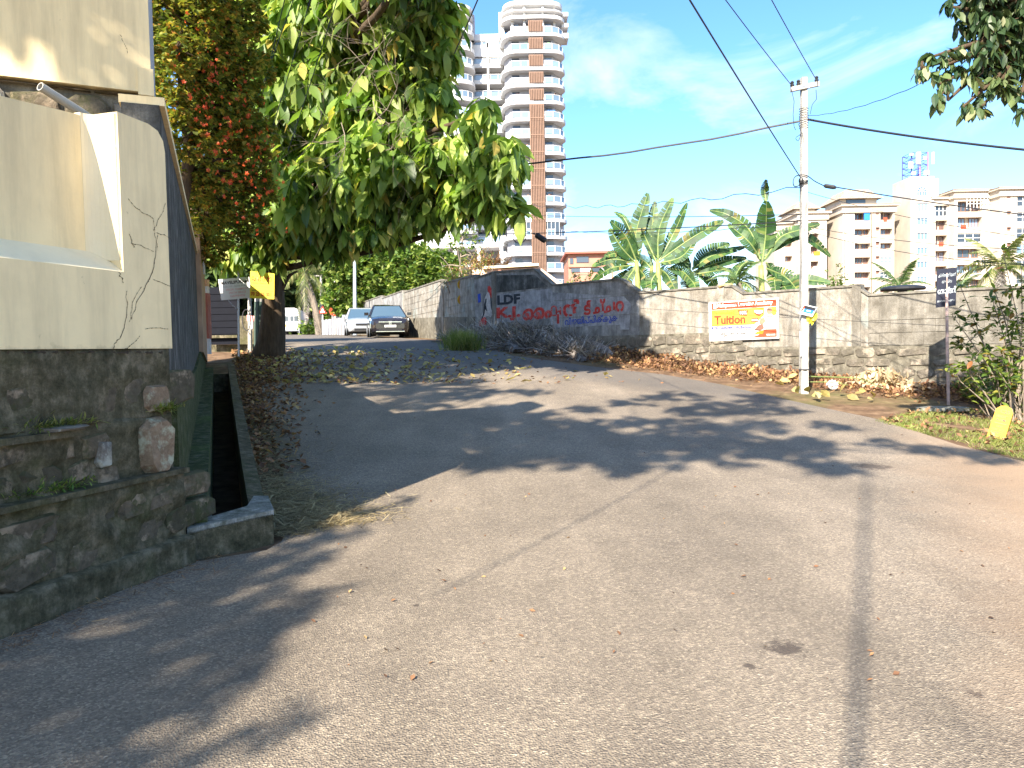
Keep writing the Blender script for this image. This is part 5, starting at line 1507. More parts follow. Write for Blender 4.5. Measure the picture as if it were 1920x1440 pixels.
def banana(label, stems, leaves, Y, seed):
    t = thing('banana_plant', label, 'banana plant', stems[0][0], 'banana plants behind the wall')
    for a, b, r in stems:
        MB().tube(curve3([a, (a + b) / 2 + V((.05, 0, 0)), b], 8), list(np.linspace(r, r * .5, 9)), 9).build('stem', plain('banana_stem', (.3, .34, .1), .6, var=.3, scale=5), t, smooth=True)
    for i, (pts, w) in enumerate(leaves):
        dy = [RN.uniform(-.5, .5) * (j / 2) for j in range(len(pts))]
        banana_leaf(t, [bc(x, y, Y + dy[j]) for j, (x, y) in enumerate(pts)], w / 3.49 / F * Y, seed + i, tear=.25 if i % 3 else .5)
YA = 25.0
banana('banana plant nearest the tower with two tall upright leaves', [(gp(1196, 560, YA), bc(500, 590, YA), .15), (gp(1210, 560, YA + .5), bc(600, 600, YA), .12)],
    [([(495, 610), (500, 400), (575, 148)], 58), ([(600, 600), (600, 400), (622, 200)], 42), ([(500, 590), (430, 430), (330, 330)], 46), ([(490, 600), (400, 500), (325, 380)], 46),
     ([(480, 600), (340, 580), (210, 622)], 36), ([(470, 620), (330, 640), (210, 722)], 34), ([(500, 620), (440, 680), (340, 720)], 40), ([(520, 560), (430, 330), (355, 268)], 22), ([(490, 620), (560, 700), (560, 790)], 44), ([(490, 640), (440, 720), (450, 800)], 40), ([(480, 560), (380, 540), (290, 560)], 32)], YA, 10)
banana('banana plant in the middle of the clump with a bright narrow leaf leaning right', [(gp(1235, 560, YA - .6), bc(640, 600, YA - .6), .14), (gp(1260, 560, YA - .3), bc(760, 640, YA - .3), .1)],
    [([(640, 600), (650, 380), (738, 178)], 50), ([(640, 600), (740, 420), (832, 212)], 34), ([(650, 590), (880, 430), (1070, 330)], 46), ([(640, 610), (800, 560), (900, 425)], 36),
     ([(640, 640), (700, 680), (760, 790)], 50), ([(600, 640), (560, 600), (500, 560)], 40), ([(640, 620), (560, 440), (530, 380)], 30), ([(660, 620), (760, 580), (840, 620)], 44), ([(760, 640), (850, 700), (900, 790)], 46), ([(640, 660), (600, 720), (600, 790)], 46), ([(700, 640), (800, 660), (880, 740)], 44)], YA - .6, 40)
banana('low spreading banana plant right of the clump', [(gp(1298, 560, YA + .3), bc(865, 660, YA), .12)],
    [([(865, 640), (960, 540), (1110, 480)], 48), ([(865, 650), (990, 560), (1225, 495)], 36), ([(870, 660), (960, 690), (1030, 775)], 46), ([(860, 660), (800, 560), (790, 520)], 36), ([(880, 660), (1040, 600), (1220, 570)], 40), ([(860, 680), (830, 740), (840, 800)], 44), ([(880, 680), (1000, 660), (1120, 640)], 34), ([(1100, 760), (1150, 660), (1210, 600)], 34)], YA, 70)
YB = 24.0
banana('banana plant beside the utility pole with one tall torn upright leaf', [(gp(1424, 560, YB), bc(1315, 620, YB), .15)],
    [([(1320, 620), (1345, 420), (1352, 200)], 72), ([(1350, 215), (1340, 130), (1352, 58)], 28), ([(1310, 580), (1240, 390), (1100, 290), (980, 258)], 40), ([(1300, 560), (1230, 460), (1100, 350)], 46),
     ([(1340, 580), (1440, 440), (1560, 390), (1700, 350)], 42), ([(1340, 560), (1540, 430), (1660, 465), (1770, 562)], 38), ([(1350, 600), (1395, 680), (1412, 800)], 50),
     ([(1380, 740), (1570, 715), (1770, 732)], 44), ([(1350, 640), (1480, 700), (1560, 790)], 56), ([(1290, 600), (1200, 610), (1130, 720)], 24), ([(1400, 700), (1450, 740), (1500, 800)], 50)], YB, 100)

# ---- bush at the right edge
bt = thing('roadside_bush', 'loose leggy bush with yellow-green leaves and bare stems at the right edge of the road', 'bush', ground_at(1890, 790))
m = MB(); nodes = []
bb = ground_at(1900, 790)
for (tx, ty, ty_) in [(1785, 590, 0), (1800, 535, .3), (1840, 480, .5), (1880, 470, .2), (1915, 500, 0), (1800, 680, -.2), (1772, 690, -.3), (1830, 620, .4), (1860, 560, 0), (1900, 600, .3), (1940, 560, 0), (1820, 720, 0), (1880, 660, -.3), (1925, 640, -.2), (1850, 670, -.4), (1950, 470, 0), (1900, 540, -.4), (1790, 630, .2)]:
    b0 = bb + V((RN.uniform(-.25, .45), RN.uniform(-.2, .3), -.05))
    e = P(tx, ty, bb.y + ty_)
    mid = (b0 + e) / 2 + V((RN.uniform(.0, .25), RN.uniform(-.1, .1), RN.uniform(-.1, .1)))
    c = curve3([b0, mid, e], 9); m.tube(c, list(np.linspace(.018, .006, 10)), 5); nodes += c[4:]
    for k in range(2):
        s = c[RN.randint(4, 8)]; e2 = s + V((RN.uniform(-.35, .3), RN.uniform(-.25, .25), RN.uniform(-.05, .35)))
        m.tube([s, (s + e2) / 2 + V((0, 0, .02)), e2], [.008, .006, .004], 4); nodes += [e2, (s + e2) / 2]
for k in range(26):
    b0 = bb + V((RN.uniform(-.3, .5), RN.uniform(-.3, .3), -.05)); e = b0 + V((RN.uniform(-.7, .4), RN.uniform(-.3, .3), RN.uniform(.3, 1.0)))
    m.tube([b0, (b0 + e) / 2, e], [.01, .008, .004], 4)
m.build('stems', M_BARK2, bt)
nodes = np.array([tuple(q) for q in nodes])
idx = NR.randint(0, len(nodes), 1050)
pos = nodes[idx] + NR.normal(size=(1050, 3)) * .035
d = NR.normal(size=(1050, 3)); d[:, 2] = d[:, 2] * .5 + .1
Mx = frames(d, roll=(NR.rand(1050) - .5)) * (.10 + .08 * NR.rand(1050))[:, None, None]
lme = bpy.data.meshes.new('leaf'); lme.from_pydata([tuple(v) for v in LEAF[0]], [], [tuple(f) for f in LEAF[1]]); lme.materials.append(M_BUSH); lme.update()
vis = [i for i in range(1050) if inview(pos[i:i + 1])[0]][:290]
for i in vis:
    o = bpy.data.objects.new('leaf', lme); COL.objects.link(o); o.parent = bt
    q = V(pos[i]) - wloc(bt); o.matrix_local = Matrix([list(Mx[i][r]) + [q[r]] for r in range(3)] + [[0, 0, 0, 1]])
keep = np.ones(1050, bool); keep[vis] = False
npmesh('foliage', *LEAF, Mx[keep], pos[keep], M_BUSH, bt, kind='stuff')
broad_tree('undergrowth_shrub', 'low dark undergrowth of fine leaves at the foot of the leggy bush', [ground_at(1850, 760), ground_at(1850, 760) + V((0, 0, .3))], [.03, .02],
    [(tuple(ground_at(px, py) + V((0, 0, h))), r) for px, py, h, r in ((1830, 755, .25, .35), (1870, 765, .3, .4), (1910, 775, .3, .4), (1850, 745, .4, .35), (1950, 780, .5, .5), (1900, 760, .6, .45), (1810, 742, .15, .25))], 900, 6, .07, M_BUSH, M_BARK2, LEAF_S, (-30, 60), cat='shrub', r0=.012, tipn=8)

# ---- branch hanging in from the tree at the upper right
otb = V((11.5, 8.3, 0))
broad_tree('overhanging_tree', 'leafy branches of a tree reaching in from the upper right corner against the sky',
    [otb, otb + V((-.2, .1, 2.5)), otb + V((-.8, .2, 5)), P(2050, 20, 9.2), P(1960, 60, 9)], [.28, .22, .16, .1, .05],
    [B(*a) for a in [(1860, 10, 9, .38), (1900, 60, 9, .42), (1850, 70, 8.9, .3), (1830, 110, 8.8, .24), (1870, 130, 9, .28), (1790, 112, 8.8, .15), (1765, 125, 8.8, .10), (1742, 108, 8.8, .07), (1728, 128, 8.8, .05), (1760, 158, 8.8, .10), (1840, 165, 8.8, .14),
        (1778, 188, 8.8, .10), (1812, 195, 8.8, .08), (1920, 140, 9, .25), (1910, 190, 8.8, .14), (1940, 30, 9, .5), (1980, 110, 9, .4), (1780, 12, 9, .10), (2020, 20, 9.2, .7), (1900, -60, 9, .7), (1820, -40, 9, .3), (1868, 170, 8.8, .15), (1836, 205, 8.8, .05)]],
    300, 6, .15, M_OVER, M_BARK, LEAF, (-85, -20), parts=260, r0=.05, flat=1.0, tipn=5)

# ---- trees out of frame on the near left, whose shade lies over the road
TE = math.tan(SUN_E)
def over(px, py, z, r):
    """a leafy mass at height z whose shade lands where the picture shows shade"""
    q = ground_at(px, py); k = (z - q.z) / TE
    return ((q.x - SH.x * k, q.y - SH.y * k, z), r * (1.14 if z > 8 else .93))
broad_tree('compound_tree', 'tall spreading tree behind the viewer on the left, out of frame', [V((-11, -9.4, 0)), V((-10.8, -9.4, 4)), V(over(560, 850, 8, 0)[0]), V(over(820, 800, 9.5, 0)[0]), V(over(1000, 832, 10, 0)[0]), V(over(1250, 822, 10, 0)[0]), V(over(1480, 842, 10, 0)[0])], [.3, .25, .2, .15, .09, .06, .03],
    [over(*a) for a in [(1000, 838, 10, .75), (1130, 832, 10.3, .7), (1280, 822, 9.8, .6), (1420, 832, 10, .5), (1545, 872, 10.2, .42), (1500, 850, 10, .4), (900, 800, 10.2, .9),  (1190, 884, 9.4, .25), (1240, 870, 9.5, .3),
        (1350, 768, 10, .6), (1200, 792, 10, .35), (1080, 812, 10.2, .5), (680, 690, 10.5, 1.0), (800, 684, 10.5, .9), (950, 684, 10.3, .8), (1090, 690, 10.3, .6), (1750, 845, 9.8, .3), (1860, 858, 9.8, .35), (1650, 832, 9.8, .22), (1460, 770, 10, .4), (1560, 800, 10, .3), (990, 735, 10.4, .35), (820, 735, 10.4, .8), (950, 862, 9.8, .4), (1060, 858, 9.8, .45), (1180, 846, 9.9, .5), (1350, 838, 10, .45), (1480, 836, 10, .35), (1100, 770, 10.4, .3), (1270, 745, 10.2, .5), (1420, 750, 10.2, .5), (1580, 880, 10, .25), (1050, 800, 10, .5), (950, 770, 10.2, .5), (890, 740, 10, .5), (1280, 795, 10, .4), (1440, 800, 10, .35), (720, 730, 10.4, .7), (800, 755, 10.3, .6), (700, 712, 10.5, .5), (640, 705, 10.5, .6), (880, 715, 10.3, .35), (1000, 780, 10.1, .4), (1130, 800, 10, .4), (1210, 830, 10, .4), (1380, 870, 9.8, .2), (1320, 855, 9.8, .3), (860, 845, 10, .4), (905, 868, 9.8, .25), (840, 815, 10, .5), (930, 825, 10, .5), (1030, 835, 10, .5), (1230, 835, 10, .4), (1150, 862, 9.8, .3), (1400, 845, 10, .35), (1290, 770, 10, .35), (1180, 755, 10.2, .35), (1520, 830, 10, .3), (1370, 805, 10, .4)]],
    95, 8, .24, M_BIG, M_BARK, LEAF_W, (-60, 30), r0=.03, tipn=2)
broad_tree('compound_tree', 'leafy tree close behind the viewer on the left, out of frame', [V((-11.2, -11.4, 0)), V((-10.6, -11, 3.5)), V(over(-300, 1300, 6, 0)[0]), V(over(60, 1230, 7, 0)[0]), V(over(300, 1210, 7, 0)[0]), V(over(480, 1140, 7, 0)[0])], [.2, .16, .12, .09, .05, .02],
    [over(*a) for a in [(60, 1290, 7, .42), (200, 1240, 7.2, .45), (330, 1190, 7, .42), (450, 1130, 7.1, .36), (560, 1060, 7, .32), (640, 1010, 7, .22), (120, 1400, 7, .34), (300, 1330, 7.2, .26), (440, 1260, 7, .2), (580, 1360, 6.9, .13), (610, 1120, 7, .16), (260, 1110, 7.3, .4), (60, 1190, 7, .4), (700, 965, 7, .16), (760, 945, 7, .1), (520, 1180, 7, .2), (20, 1440, 7, .3), (200, 1440, 7, .16), (430, 1075, 7.2, .3), (520, 1035, 7.1, .3), (590, 990, 7, .26), (360, 1110, 7.2, .34), (650, 960, 7, .2), (150, 1320, 7, .4), (350, 1260, 7.1, .34), (480, 1190, 7, .3), (560, 1150, 7, .2), (330, 1440, 7, .2), (430, 1330, 7, .2)]],
    230, 7, .15, M_BIG, M_BARK, LEAF_W, (-60, 30), r0=.012, tipn=2)
broad_tree('compound_tree', 'unseen tree added behind the tall cream wall to shade the gate and signs', [gp(200, 640, 14), P(200, 400, 14), P(220, 120, 13)], [.2, .16, .1], [B(*a) for a in ((240, 90, 13, 1.0), (200, 40, 12, 1.0), (150, 120, 14, 1.1), (230, -60, 13, 1.1), (100, 40, 13, 1.1), (260, 10, 14, .8))], 60, 8, .3, M_BIG, M_BARK, LEAF_W, (-60, 0), tipn=2)  # added out of sight so that the gate, trunk and signs fall in shade
palm('coconut palm behind the viewer, out of frame', V((-9.6, -8.8, 9.2)), V((-10.9, -10.0, 0)), .14, 9, 3.0, M_PALM, seed=22, droops=(.6, 1.4), nl=26)

# ================================================================== GROUND COVER
def scatter_on(name, label, n, sampler, tpl, size, mat, lift=(0.01, .03), tilt=.35, kind='stuff', aspect=None):
    pos, d = [], []
    tries = 0
    while len(pos) < n and tries < n * 30:
        tries += 1
        q = sampler()
        if q is None: continue
        x, y, h = q
        pos.append((x, y, G(x, y) + .018 + RN.uniform(*lift) + h))
    N = len(pos); pos = np.array(pos)
    a = NR.rand(N) * 6.283; e = NR.normal(size=N) * tilt
    d = np.stack([np.cos(a) * np.cos(e), np.sin(a) * np.cos(e), np.sin(e)], 1)
    M_ = frames(d, roll=NR.normal(size=N) * tilt * 1.4) * (size[0] + (size[1] - size[0]) * NR.rand(N))[:, None, None]
    if aspect is not None: M_ = M_ * np.array(aspect)[None, None, :]
    o = npmesh(name, *tpl, M_, pos, mat)
    props(o, label, None, None, kind)
    if kind != 'structure' and label: o['category'] = 'litter'
    return o
def s_left():
    t = 17 * math.sqrt(RN.uniform(.03, 1)) ; w = .25 + .03 * t
    out = .7 + abs(RN.gauss(0, 1)) * (.16 + .04 * t)
    q = SP(t, out); return (q.x, q.y, max(0, .06 - (out - .7) * .1) * RN.random())
scatter_on('leaf_litter', 'brown and yellow fallen leaves drifted along the drain kerb', 2600, s_left, CURL, (.045, .12), M_DRY, (.005, .04))
def s_left2():
    t = RN.uniform(.4, 7); out = .7 + abs(RN.gauss(0, 1)) * .3
    if RN.random() < .45: t = abs(RN.gauss(0, .9)) + .6; out = .75 + abs(RN.gauss(0, .42))
    q = SP(t, out); return (q.x, q.y, 0)
scatter_on('straw_litter', 'pale dry needles and straw scattered at the road edge by the drain end', 10000, s_left2, SLIV, (.05, .16), M_STRAW, (.004, .035), .14, aspect=(1, .06, .06))
def s_wallfoot():
    t = RN.uniform(-5, .2); q = LP(t, .14 + abs(RN.gauss(0, .16)), 0); return (q.x, q.y, 0)
scatter_on('straw_litter', 'thin reddish litter along the foot of the mossy corner wall', 1300, s_wallfoot, SLIV, (.03, .1), M_DRY, (.003, .015), .12, aspect=(1, .06, .1))
def s_lane():
    px = 450 + abs(RN.gauss(0, 1)) * 260 ; py = RN.uniform(655, 722)
    if px > 1250: return None
    q = ground_at(px, py); return (q.x, q.y, 0) if q.y < 30 else None
scatter_on('leaf_litter', 'large yellowing leaves strewn across the shaded lane by the big tree', 620, s_lane, CURL, (.09, .2), M_YEL, (.006, .03), .25)
scatter_on('leaf_litter', 'dark brown leaf bits across the shaded lane', 1300, s_lane, CURL, (.04, .12), M_DRY, (.004, .02), .25)
def s_road():
    px = RN.uniform(560, 1900); py = RN.uniform(680, 1300); q = ground_at(px, py)
    return (q.x, q.y, 0) if RN.random() < .5 else None
scatter_on('leaf_litter', 'tiny leaf bits and grit scattered thinly over the road', 150, s_road, CURL, (.012, .04), M_DRY, (.003, .008), .2)
def s_verge():
    s = RN.uniform(3.2, 16.5); q = WP(s, .08 + abs(RN.gauss(0, .6)), 0)
    if in_poly(q.x, q.y, road_poly) and RN.random() < .82: return None
    dd = (q - WP(s, 0, 0)).length
    return (q.x, q.y, RN.random() * max(0, .3 - dd * .32) * (1.0 if 5 < s < 8.5 else .55))
scatter_on('leaf_litter', 'orange-brown dry leaves heaped along the foot of the roadside wall', 8500, s_verge, CURL, (.045, .13), M_DRY, (.0, .05), .6)
def s_verge2():
    s = RN.uniform(3.2, 17); q = WP(s, .8 + RN.gauss(0, .6), 0)
    if in_poly(q.x, q.y, road_poly) and RN.random() < .85: return None
    return (q.x, q.y, 0)
scatter_on('straw_litter', 'reddish twigs and needles on the verge below the roadside wall', 6500, s_verge2, SLIV, (.05, .2), M_DRY, (.005, .05), .3, aspect=(1, .09, .1))
gpoly = [ga(1640, 792), ga(1700, 776), ga(1790, 765), ga(1925, 775), ga(2050, 800), ga(2050, 880), ga(1925, 862), ga(1800, 835), ga(1720, 812)]
def s_grass():
    x = RN.uniform(min(p[0] for p in gpoly), max(p[0] for p in gpoly)); y = RN.uniform(min(p[1] for p in gpoly), max(p[1] for p in gpoly))
    if not in_poly(x, y, gpoly): return None
    k = math.sin(x * 3.1 + 1) * math.sin(y * 2.7) + math.sin(x * 7 + y * 5) * .4
    return (x, y, 0) if RN.random() < .45 + .5 * k else None
def blades(name, label, n, sampler, h, mat, lean=.5, w=.006):
    pos = []
    while len(pos) < n:
        q = sampler()
        if q: pos.append((q[0], q[1], G(q[0], q[1]) + q[2]))
    pos = np.array(pos); N = n
    d = NR.normal(size=(N, 3)) * lean; d[:, 2] = 1
    L = h[0] + (h[1] - h[0]) * NR.rand(N)
    tpl = (np.array([(0, -.5, 0), (0, .5, 0), (.55, .38, .08), (.55, -.38, .08), (1, 0, .3), ]), np.array([(0, 1, 2), (0, 2, 3), (3, 2, 4)]))
    Mx = frames(d, nrm=NR.normal(size=(N, 3))) * np.stack([L, np.full(N, w), L * .5], 1)[:, None, :]
    o = npmesh(name, *tpl, Mx, pos, mat); props(o, label, 'grass', None, 'stuff'); return o
blades('grass', 'short sunlit grass round the yellow marker stone', 15000, s_grass, (.03, .09), M_GRASS, .8, .007)
scatter_on('leaf_litter', 'dry leaves lying in the short grass by the marker stone', 420, s_grass, CURL, (.04, .1), M_DRY, (.01, .05), .4)
def s_tuft():
    q = ground_at(868 + RN.gauss(0, 14), 655 + RN.uniform(-4, 4)); return (q.x, q.y, 0)
blades('grass', 'tuft of long green grass at the corner of the lane wall', 1500, s_tuft, (.25, .75), M_GRASS, .35, .02)
def s_gate():
    q = SP(RN.uniform(13.5, 16), RN.uniform(.0, 1.2)); return (q.x, q.y, 0)
# ferns on the mossy footing
for (t0, z0, lab) in ((-1.02, 1.12, 'bright green ferns growing on the upper stone ledge of the corner wall'), (-.12, 1.15, 'small green ferns above the tan stone of the corner wall'), (-1.05, .735, 'thin green moss and ferns along the lower ledge of the corner wall')):
    n = 240; wid = .12 if t0 != -.12 else .06
    pos = np.array([tuple(LP(t0 + RN.gauss(0, wid), RN.uniform(-.02, .06), z0 + abs(RN.gauss(0, .02)))) for i in range(n)])
    d = NR.normal(size=(n, 3)) * .6 + np.array([UN.x * .6, UN.y * .6, .5])[None]
    o = npmesh('fern', *LEAF_S, frames(d) * np.array([1, .5, 1])[None, None] * (.03 + .04 * NR.rand(n))[:, None, None], pos, M_GRASS if t0 != -1.05 else M_FEATH)
    props(o, lab, 'fern', None, 'stuff')

M_DHEAP = plain('matted_dry_debris', (.12, .1, .085), .95, var=.5, scale=9)
# ---- the heap of dry palm fronds against the lettered wall
def fr_place(px, py, s, z): pass
rr = random.Random(5)
pre = [frond_mesh(2.3, d_, 34, .8, 50 + i, .9, rach=.05).build('dry_palm_frond', M_DFROND, None, local=True) for i, d_ in enumerate((.35, .6, .9))]
fm = [o.data for o in pre]
for o in pre: bpy.data.objects.remove(o)
for i in range(34):
    s = .7 + i * .13 + rr.uniform(-.2, .2)
    oo = rr.uniform(.2, 1.0); h = .1 + float(np.interp(s, [.3, 1.2, 3, 4.5, 6], [.25, .42, .5, .3, .08])) * max(0, 1 - (oo / 1.25) ** 2)
    q = WP(s, oo, 0)
    o = bpy.data.objects.new('dry_palm_frond', rr.choice(fm)); COL.objects.link(o)
    o.location = (q.x, q.y, G(q.x, q.y) + h)
    ang = math.atan2(W.y, W.x) + rr.choice([0.2, math.pi - .2, -.25]) + rr.uniform(-.4, .4)
    o.rotation_euler = (rr.uniform(-.5, .5), rr.uniform(.05, .35), ang); sc_ = rr.uniform(.5, .85); o.scale = (sc_, sc_, sc_)
    props(o, 'grey dry palm frond lying in the heap below the red lettering', 'palm frond', 'dry palm fronds heaped below the lettering')
def heap_h(s, out):
    H = float(np.interp(s, [-.6, .1, .9, 1.8, 3.0, 3.8, 4.8, 6.0], [0, .2, .5, .6, .62, .45, .28, .04]))
    return H * max(0, 1 - (max(0, out - .15) / 1.15) ** 1.6) * (.85 + .3 * mnoise.noise(V((s * 2.5, out * 3, 0))))
m = MB()
for i in range(45):
    for j in range(12):
        s_, o_ = -.5 + i * .15, .05 + j * .11; q = WP(s_, o_, 0); m.v.append((q.x, q.y, G(q.x, q.y) + heap_h(s_, o_) * .86 - .02))
for i in range(44):
    for j in range(11): m.f.append([i * 12 + j, i * 12 + j + 1, (i + 1) * 12 + j + 1, (i + 1) * 12 + j]); m.m.append(0)
o = m.build('frond_heap', M_DHEAP, smooth=False); props(o, 'matted core of the dry frond heap below the lettering', 'heap', None, 'stuff')
def s_heap():
    s = RN.uniform(-.3, 5.9); out = RN.uniform(.08, 1.3); q = WP(s, out, 0)
    return (q.x, q.y, heap_h(s, out) * RN.uniform(.8, 1.12))
scatter_on('frond_debris', 'tangled grey palm leaflets and stalks filling the frond heap', 8000, s_heap, SLIV, (.25, .75), M_DFROND, (0, .06), .4, aspect=(1, .04, .04))
scatter_on('leaf_litter', 'brown leaves caught among the dry palm fronds', 1500, s_heap, CURL, (.06, .14), M_DRY, (0, .05), .5)
for j, (a, b, wd, lb) in enumerate((((1030, 683), (1104, 640), .075, 'broad pale frond stalk slanting across the heap'), ((1118, 692), (1215, 690), .06, 'grey frond stalk lying flat at the right end of the heap'), ((948, 622), (888, 650), .05, 'dark boat-shaped frond base at the left end of the heap'), ((1100, 645), (1175, 690), .03, 'thin dark stalk leaning down from the top of the heap'), ((935, 628), (965, 655), .03, 'pale green cut stalk in the heap'))):
    pa = ground_at(a[0], 690 if j != 2 else 675); Y_ = WP(s_of(a[0]), .75, 0).y
    A_, B_ = P(a[0], a[1], WP(s_of(a[0]), .85, 0).y), P(b[0], b[1], WP(s_of(b[0]), .7, 0).y)
    c = curve3([A_, (A_ + B_) / 2 + V((0, 0, -.06)), B_], 8)
    o = MB().tube(c, [wd * (.35 + .65 * math.sin(math.pi * (.15 + .8 * i / 8))) for i in range(9)], 7).build('frond_stalk', M_DRACH if j != 4 else M_STEM, None, smooth=True, base=True)
    props(o, lb, 'stalk', 'stalks in the frond heap')
# dry drooping leaf heap and big dry leaves on the right verge
def s_dh():
    s = s_of(1672) + RN.gauss(0, .32); q = WP(s, .55 + RN.gauss(0, .15), 0); r = abs(RN.gauss(0, .16)); return (q.x, q.y, max(0, .45 - r - abs(s - s_of(1672)) * .5) * RN.random())
o = scatter_on('dry_leaf_heap', 'heap of drooping tan dried leaves on cut stems against the rubble wall', 700, s_dh, LEAF, (.12, .24), leafmat('tan_dried_leaf', [(0, (.28, .2, .12)), (1, (.55, .45, .3))], .15, .8), (0, .05), .9)
lm_ = bpy.data.meshes.new('fallen_leaf'); tv = [(x, y * 1.5, z) for x, y, z in LEAF_W[0]]
lm_.from_pydata(tv, [], [tuple(f) for f in LEAF_W[1]]); lm_.materials.append(M_YEL); lm_.update()
for (px, py) in [(1452, 700), (1462, 712), (1478, 708), (1490, 725), (1497, 738), (1516, 735), (1522, 742), (1548, 742), (1556, 745), (1575, 735), (1602, 738), (1610, 730), (1588, 742), (1634, 735), (1640, 745), (1626, 748), (1470, 722), (1535, 748), (1400, 700), (1372, 690)]:
    q = ground_at(px, py + 8); o = bpy.data.objects.new('fallen_leaf', lm_); COL.objects.link(o)
    o.location = q + V((0, 0, .09)); o.rotation_euler = (RN.uniform(.3, 1.5), RN.uniform(-.9, .3), RN.uniform(0, 6)); s = RN.uniform(.16, .26); o.scale = (s, s, s)
    props(o, 'big curled pale dry leaf standing in the litter near the utility pole', 'leaf', 'big dry leaves near the utility pole')
for i in range(60):
    q = None
    while q is None: q = s_lane()
    o = bpy.data.objects.new('fallen_leaf', lm_); COL.objects.link(o)
    o.location = (q[0], q[1], G(q[0], q[1]) + .05); o.rotation_euler = (RN.uniform(-.3, .3), RN.uniform(-.3, .1), RN.uniform(0, 6)); s = RN.uniform(.16, .28); o.scale = (s, s, s)
    props(o, 'large yellow fallen leaf lying on the shaded lane', 'leaf', 'large yellow leaves on the lane')
# green stalk lying along the verge, white bag
q = [P(1510, 706, 16.6), P(1560, 707, 16.7), P(1610, 710, 16.4), P(1655, 728, 15.6)]
o = MB().tube(curve3(q, 12), list(np.linspace(.018, .008, 13)), 5).build('cut_stalk', M_STEM, None, base=True); props(o, 'upper green cut stalk lying along the foot of the wall', 'stalk')
q = [P(1512, 716, 16.3), P(1560, 717, 16.3), P(1590, 722, 16.2)]
o = MB().tube(curve3(q, 8), list(np.linspace(.014, .006, 9)), 5).build('cut_stalk', M_STEM, None, base=True); props(o, 'shorter lower green cut stalk right of the utility pole', 'stalk')
def blob_mesh(c, r, seed, mat, name, sq=(1, 1, 1)):
    rr = random.Random(seed); m = MB(); n = 9
    prof = [(math.sin(math.pi * i / 6), -math.cos(math.pi * i / 6)) for i in range(7)]
    for i in range(7):
        for k in range(n):
            a = 2 * math.pi * k / n; f = r * rr.uniform(.55, 1.3)
            m.v.append((c[0] + prof[i][0] * math.cos(a) * f * sq[0], c[1] + prof[i][0] * math.sin(a) * f * sq[1], c[2] + prof[i][1] * f * sq[2]))
    for i in range(6):
        for k in range(n):
            m.f.append([i * n + k, i * n + (k + 1) % n, (i + 1) * n + (k + 1) % n, (i + 1) * n + k]); m.m.append(0)
    return m.build(name, mat, None, base=True)
o = blob_mesh(P(1561, 722, 16.4), .085, 3, M_WP, 'plastic_bag', (1.3, .8, 1.1)); props(o, 'crumpled white plastic bag at the foot of the rubble wall', 'bag')
# ================================================================== UTILITY POLE AND ITS LINES
PB = ground_at(1507, 738)
PYD = PB.y
def pz(py, px=1507): return P(px, py, PYD).z
up = thing('utility_pole', 'square whitish concrete utility pole with a short crossarm standing before the roadside wall', 'pole', PB)
x0 = P(1507, 500, PYD).x
MB().add([(x0 + sx * w, PYD + sy * w, z) for z, w in ((PB.z - .4, .075), (pz(146), .055)) for sx, sy in ((-1, -1), (1, -1), (1, 1), (-1, 1))],
         [(3, 2, 1, 0), (4, 5, 6, 7), (0, 1, 5, 4), (1, 2, 6, 5), (2, 3, 7, 6), (3, 0, 4, 7)]).build('shaft', M_POLE, up)
a, b = P(1484, 171, PYD - .1), P(1537, 160, PYD - .1)
d = (b - a).normalized()
MB().obox(a, b - a, (0, .08, 0), (0, 0, .09)).build('crossarm', M_POLE, up)
for p in (a + d * .03, b - d * .05, a + d * .16):
    MB().lathe([(0, 0), (.035, .0), (.045, .04), (.025, .06), (.04, .09), (.02, .12), (0, .12)], p + V((0, .04, .09)), 8).build('insulator', M_BLACK, up)
MB().obox(V((x0 - .09, PYD - .1, pz(168))), (.18, 0, 0), (0, .03, 0), (0, 0, .06)).build('clamp', M_STEEL, up)
for k in range(9):
    z = pz(204 + k * 4.5); MB().tube([V((x0 + .085 * math.cos(t) * 1.1, PYD + .085 * math.sin(t) * 1.1, z + .01 * math.sin(3 * t + k))) for t in [i * math.pi / 4 for i in range(9)]], .006, 4).build('tie_wire', M_CABLE, up)
for k in range(4):
    z = pz(338 + k * 3); MB().tube([V((x0 + .09 * math.cos(t), PYD + .09 * math.sin(t), z + .02 * math.sin(t + k))) for t in [i * math.pi / 4 for i in range(9)]], .007, 4).build('tie_wire', M_CABLE, up)
MB().tube([P(1484, 168, PYD - .1), P(1489, 190, PYD - .12), P(1487, 215, PYD - .1), P(1489, 238, PYD - .1), P(1492, 244, PYD - .1)], .006, 4).build('drop_wire', M_CABLE, up)
MB().tube([P(1530, 168, PYD - .1), P(1531, 186, PYD - .1), P(1523, 196, PYD - .1), P(1519, 214, PYD - .1)], .006, 4).build('drop_wire', M_CABLE, up)
MB().tube(curve3([P(1497, 232, PYD - .12), P(1502, 250, PYD - .12), P(1492, 258, PYD - .12), P(1497, 264, PYD - .12), P(1504, 248, PYD - .12), P(1506, 262, PYD - .12)], 14), .006, 4).build('loose_wire', M_CABLE, up)
cl = [P(1503, 335, PYD - .1), P(1497, 348, PYD - .1), P(1489, 349, PYD - .1), P(1487, 340, PYD - .1), P(1491, 331, PYD - .1), P(1503, 328, PYD - .1), P(1514, 330, PYD - .1), P(1528, 340, PYD - .15), P(1546, 349, PYD - .2)]
MB().tube(curve3(cl, 30), .011, 5).build('cable_loop', M_CABLE, up)
MB().lathe([(0, -.05), (.04, -.05), (.055, 0), (.04, .05), (0, .05)], P(1502, 339, PYD - .12), 8).build('clamp', M_BLACK, up)
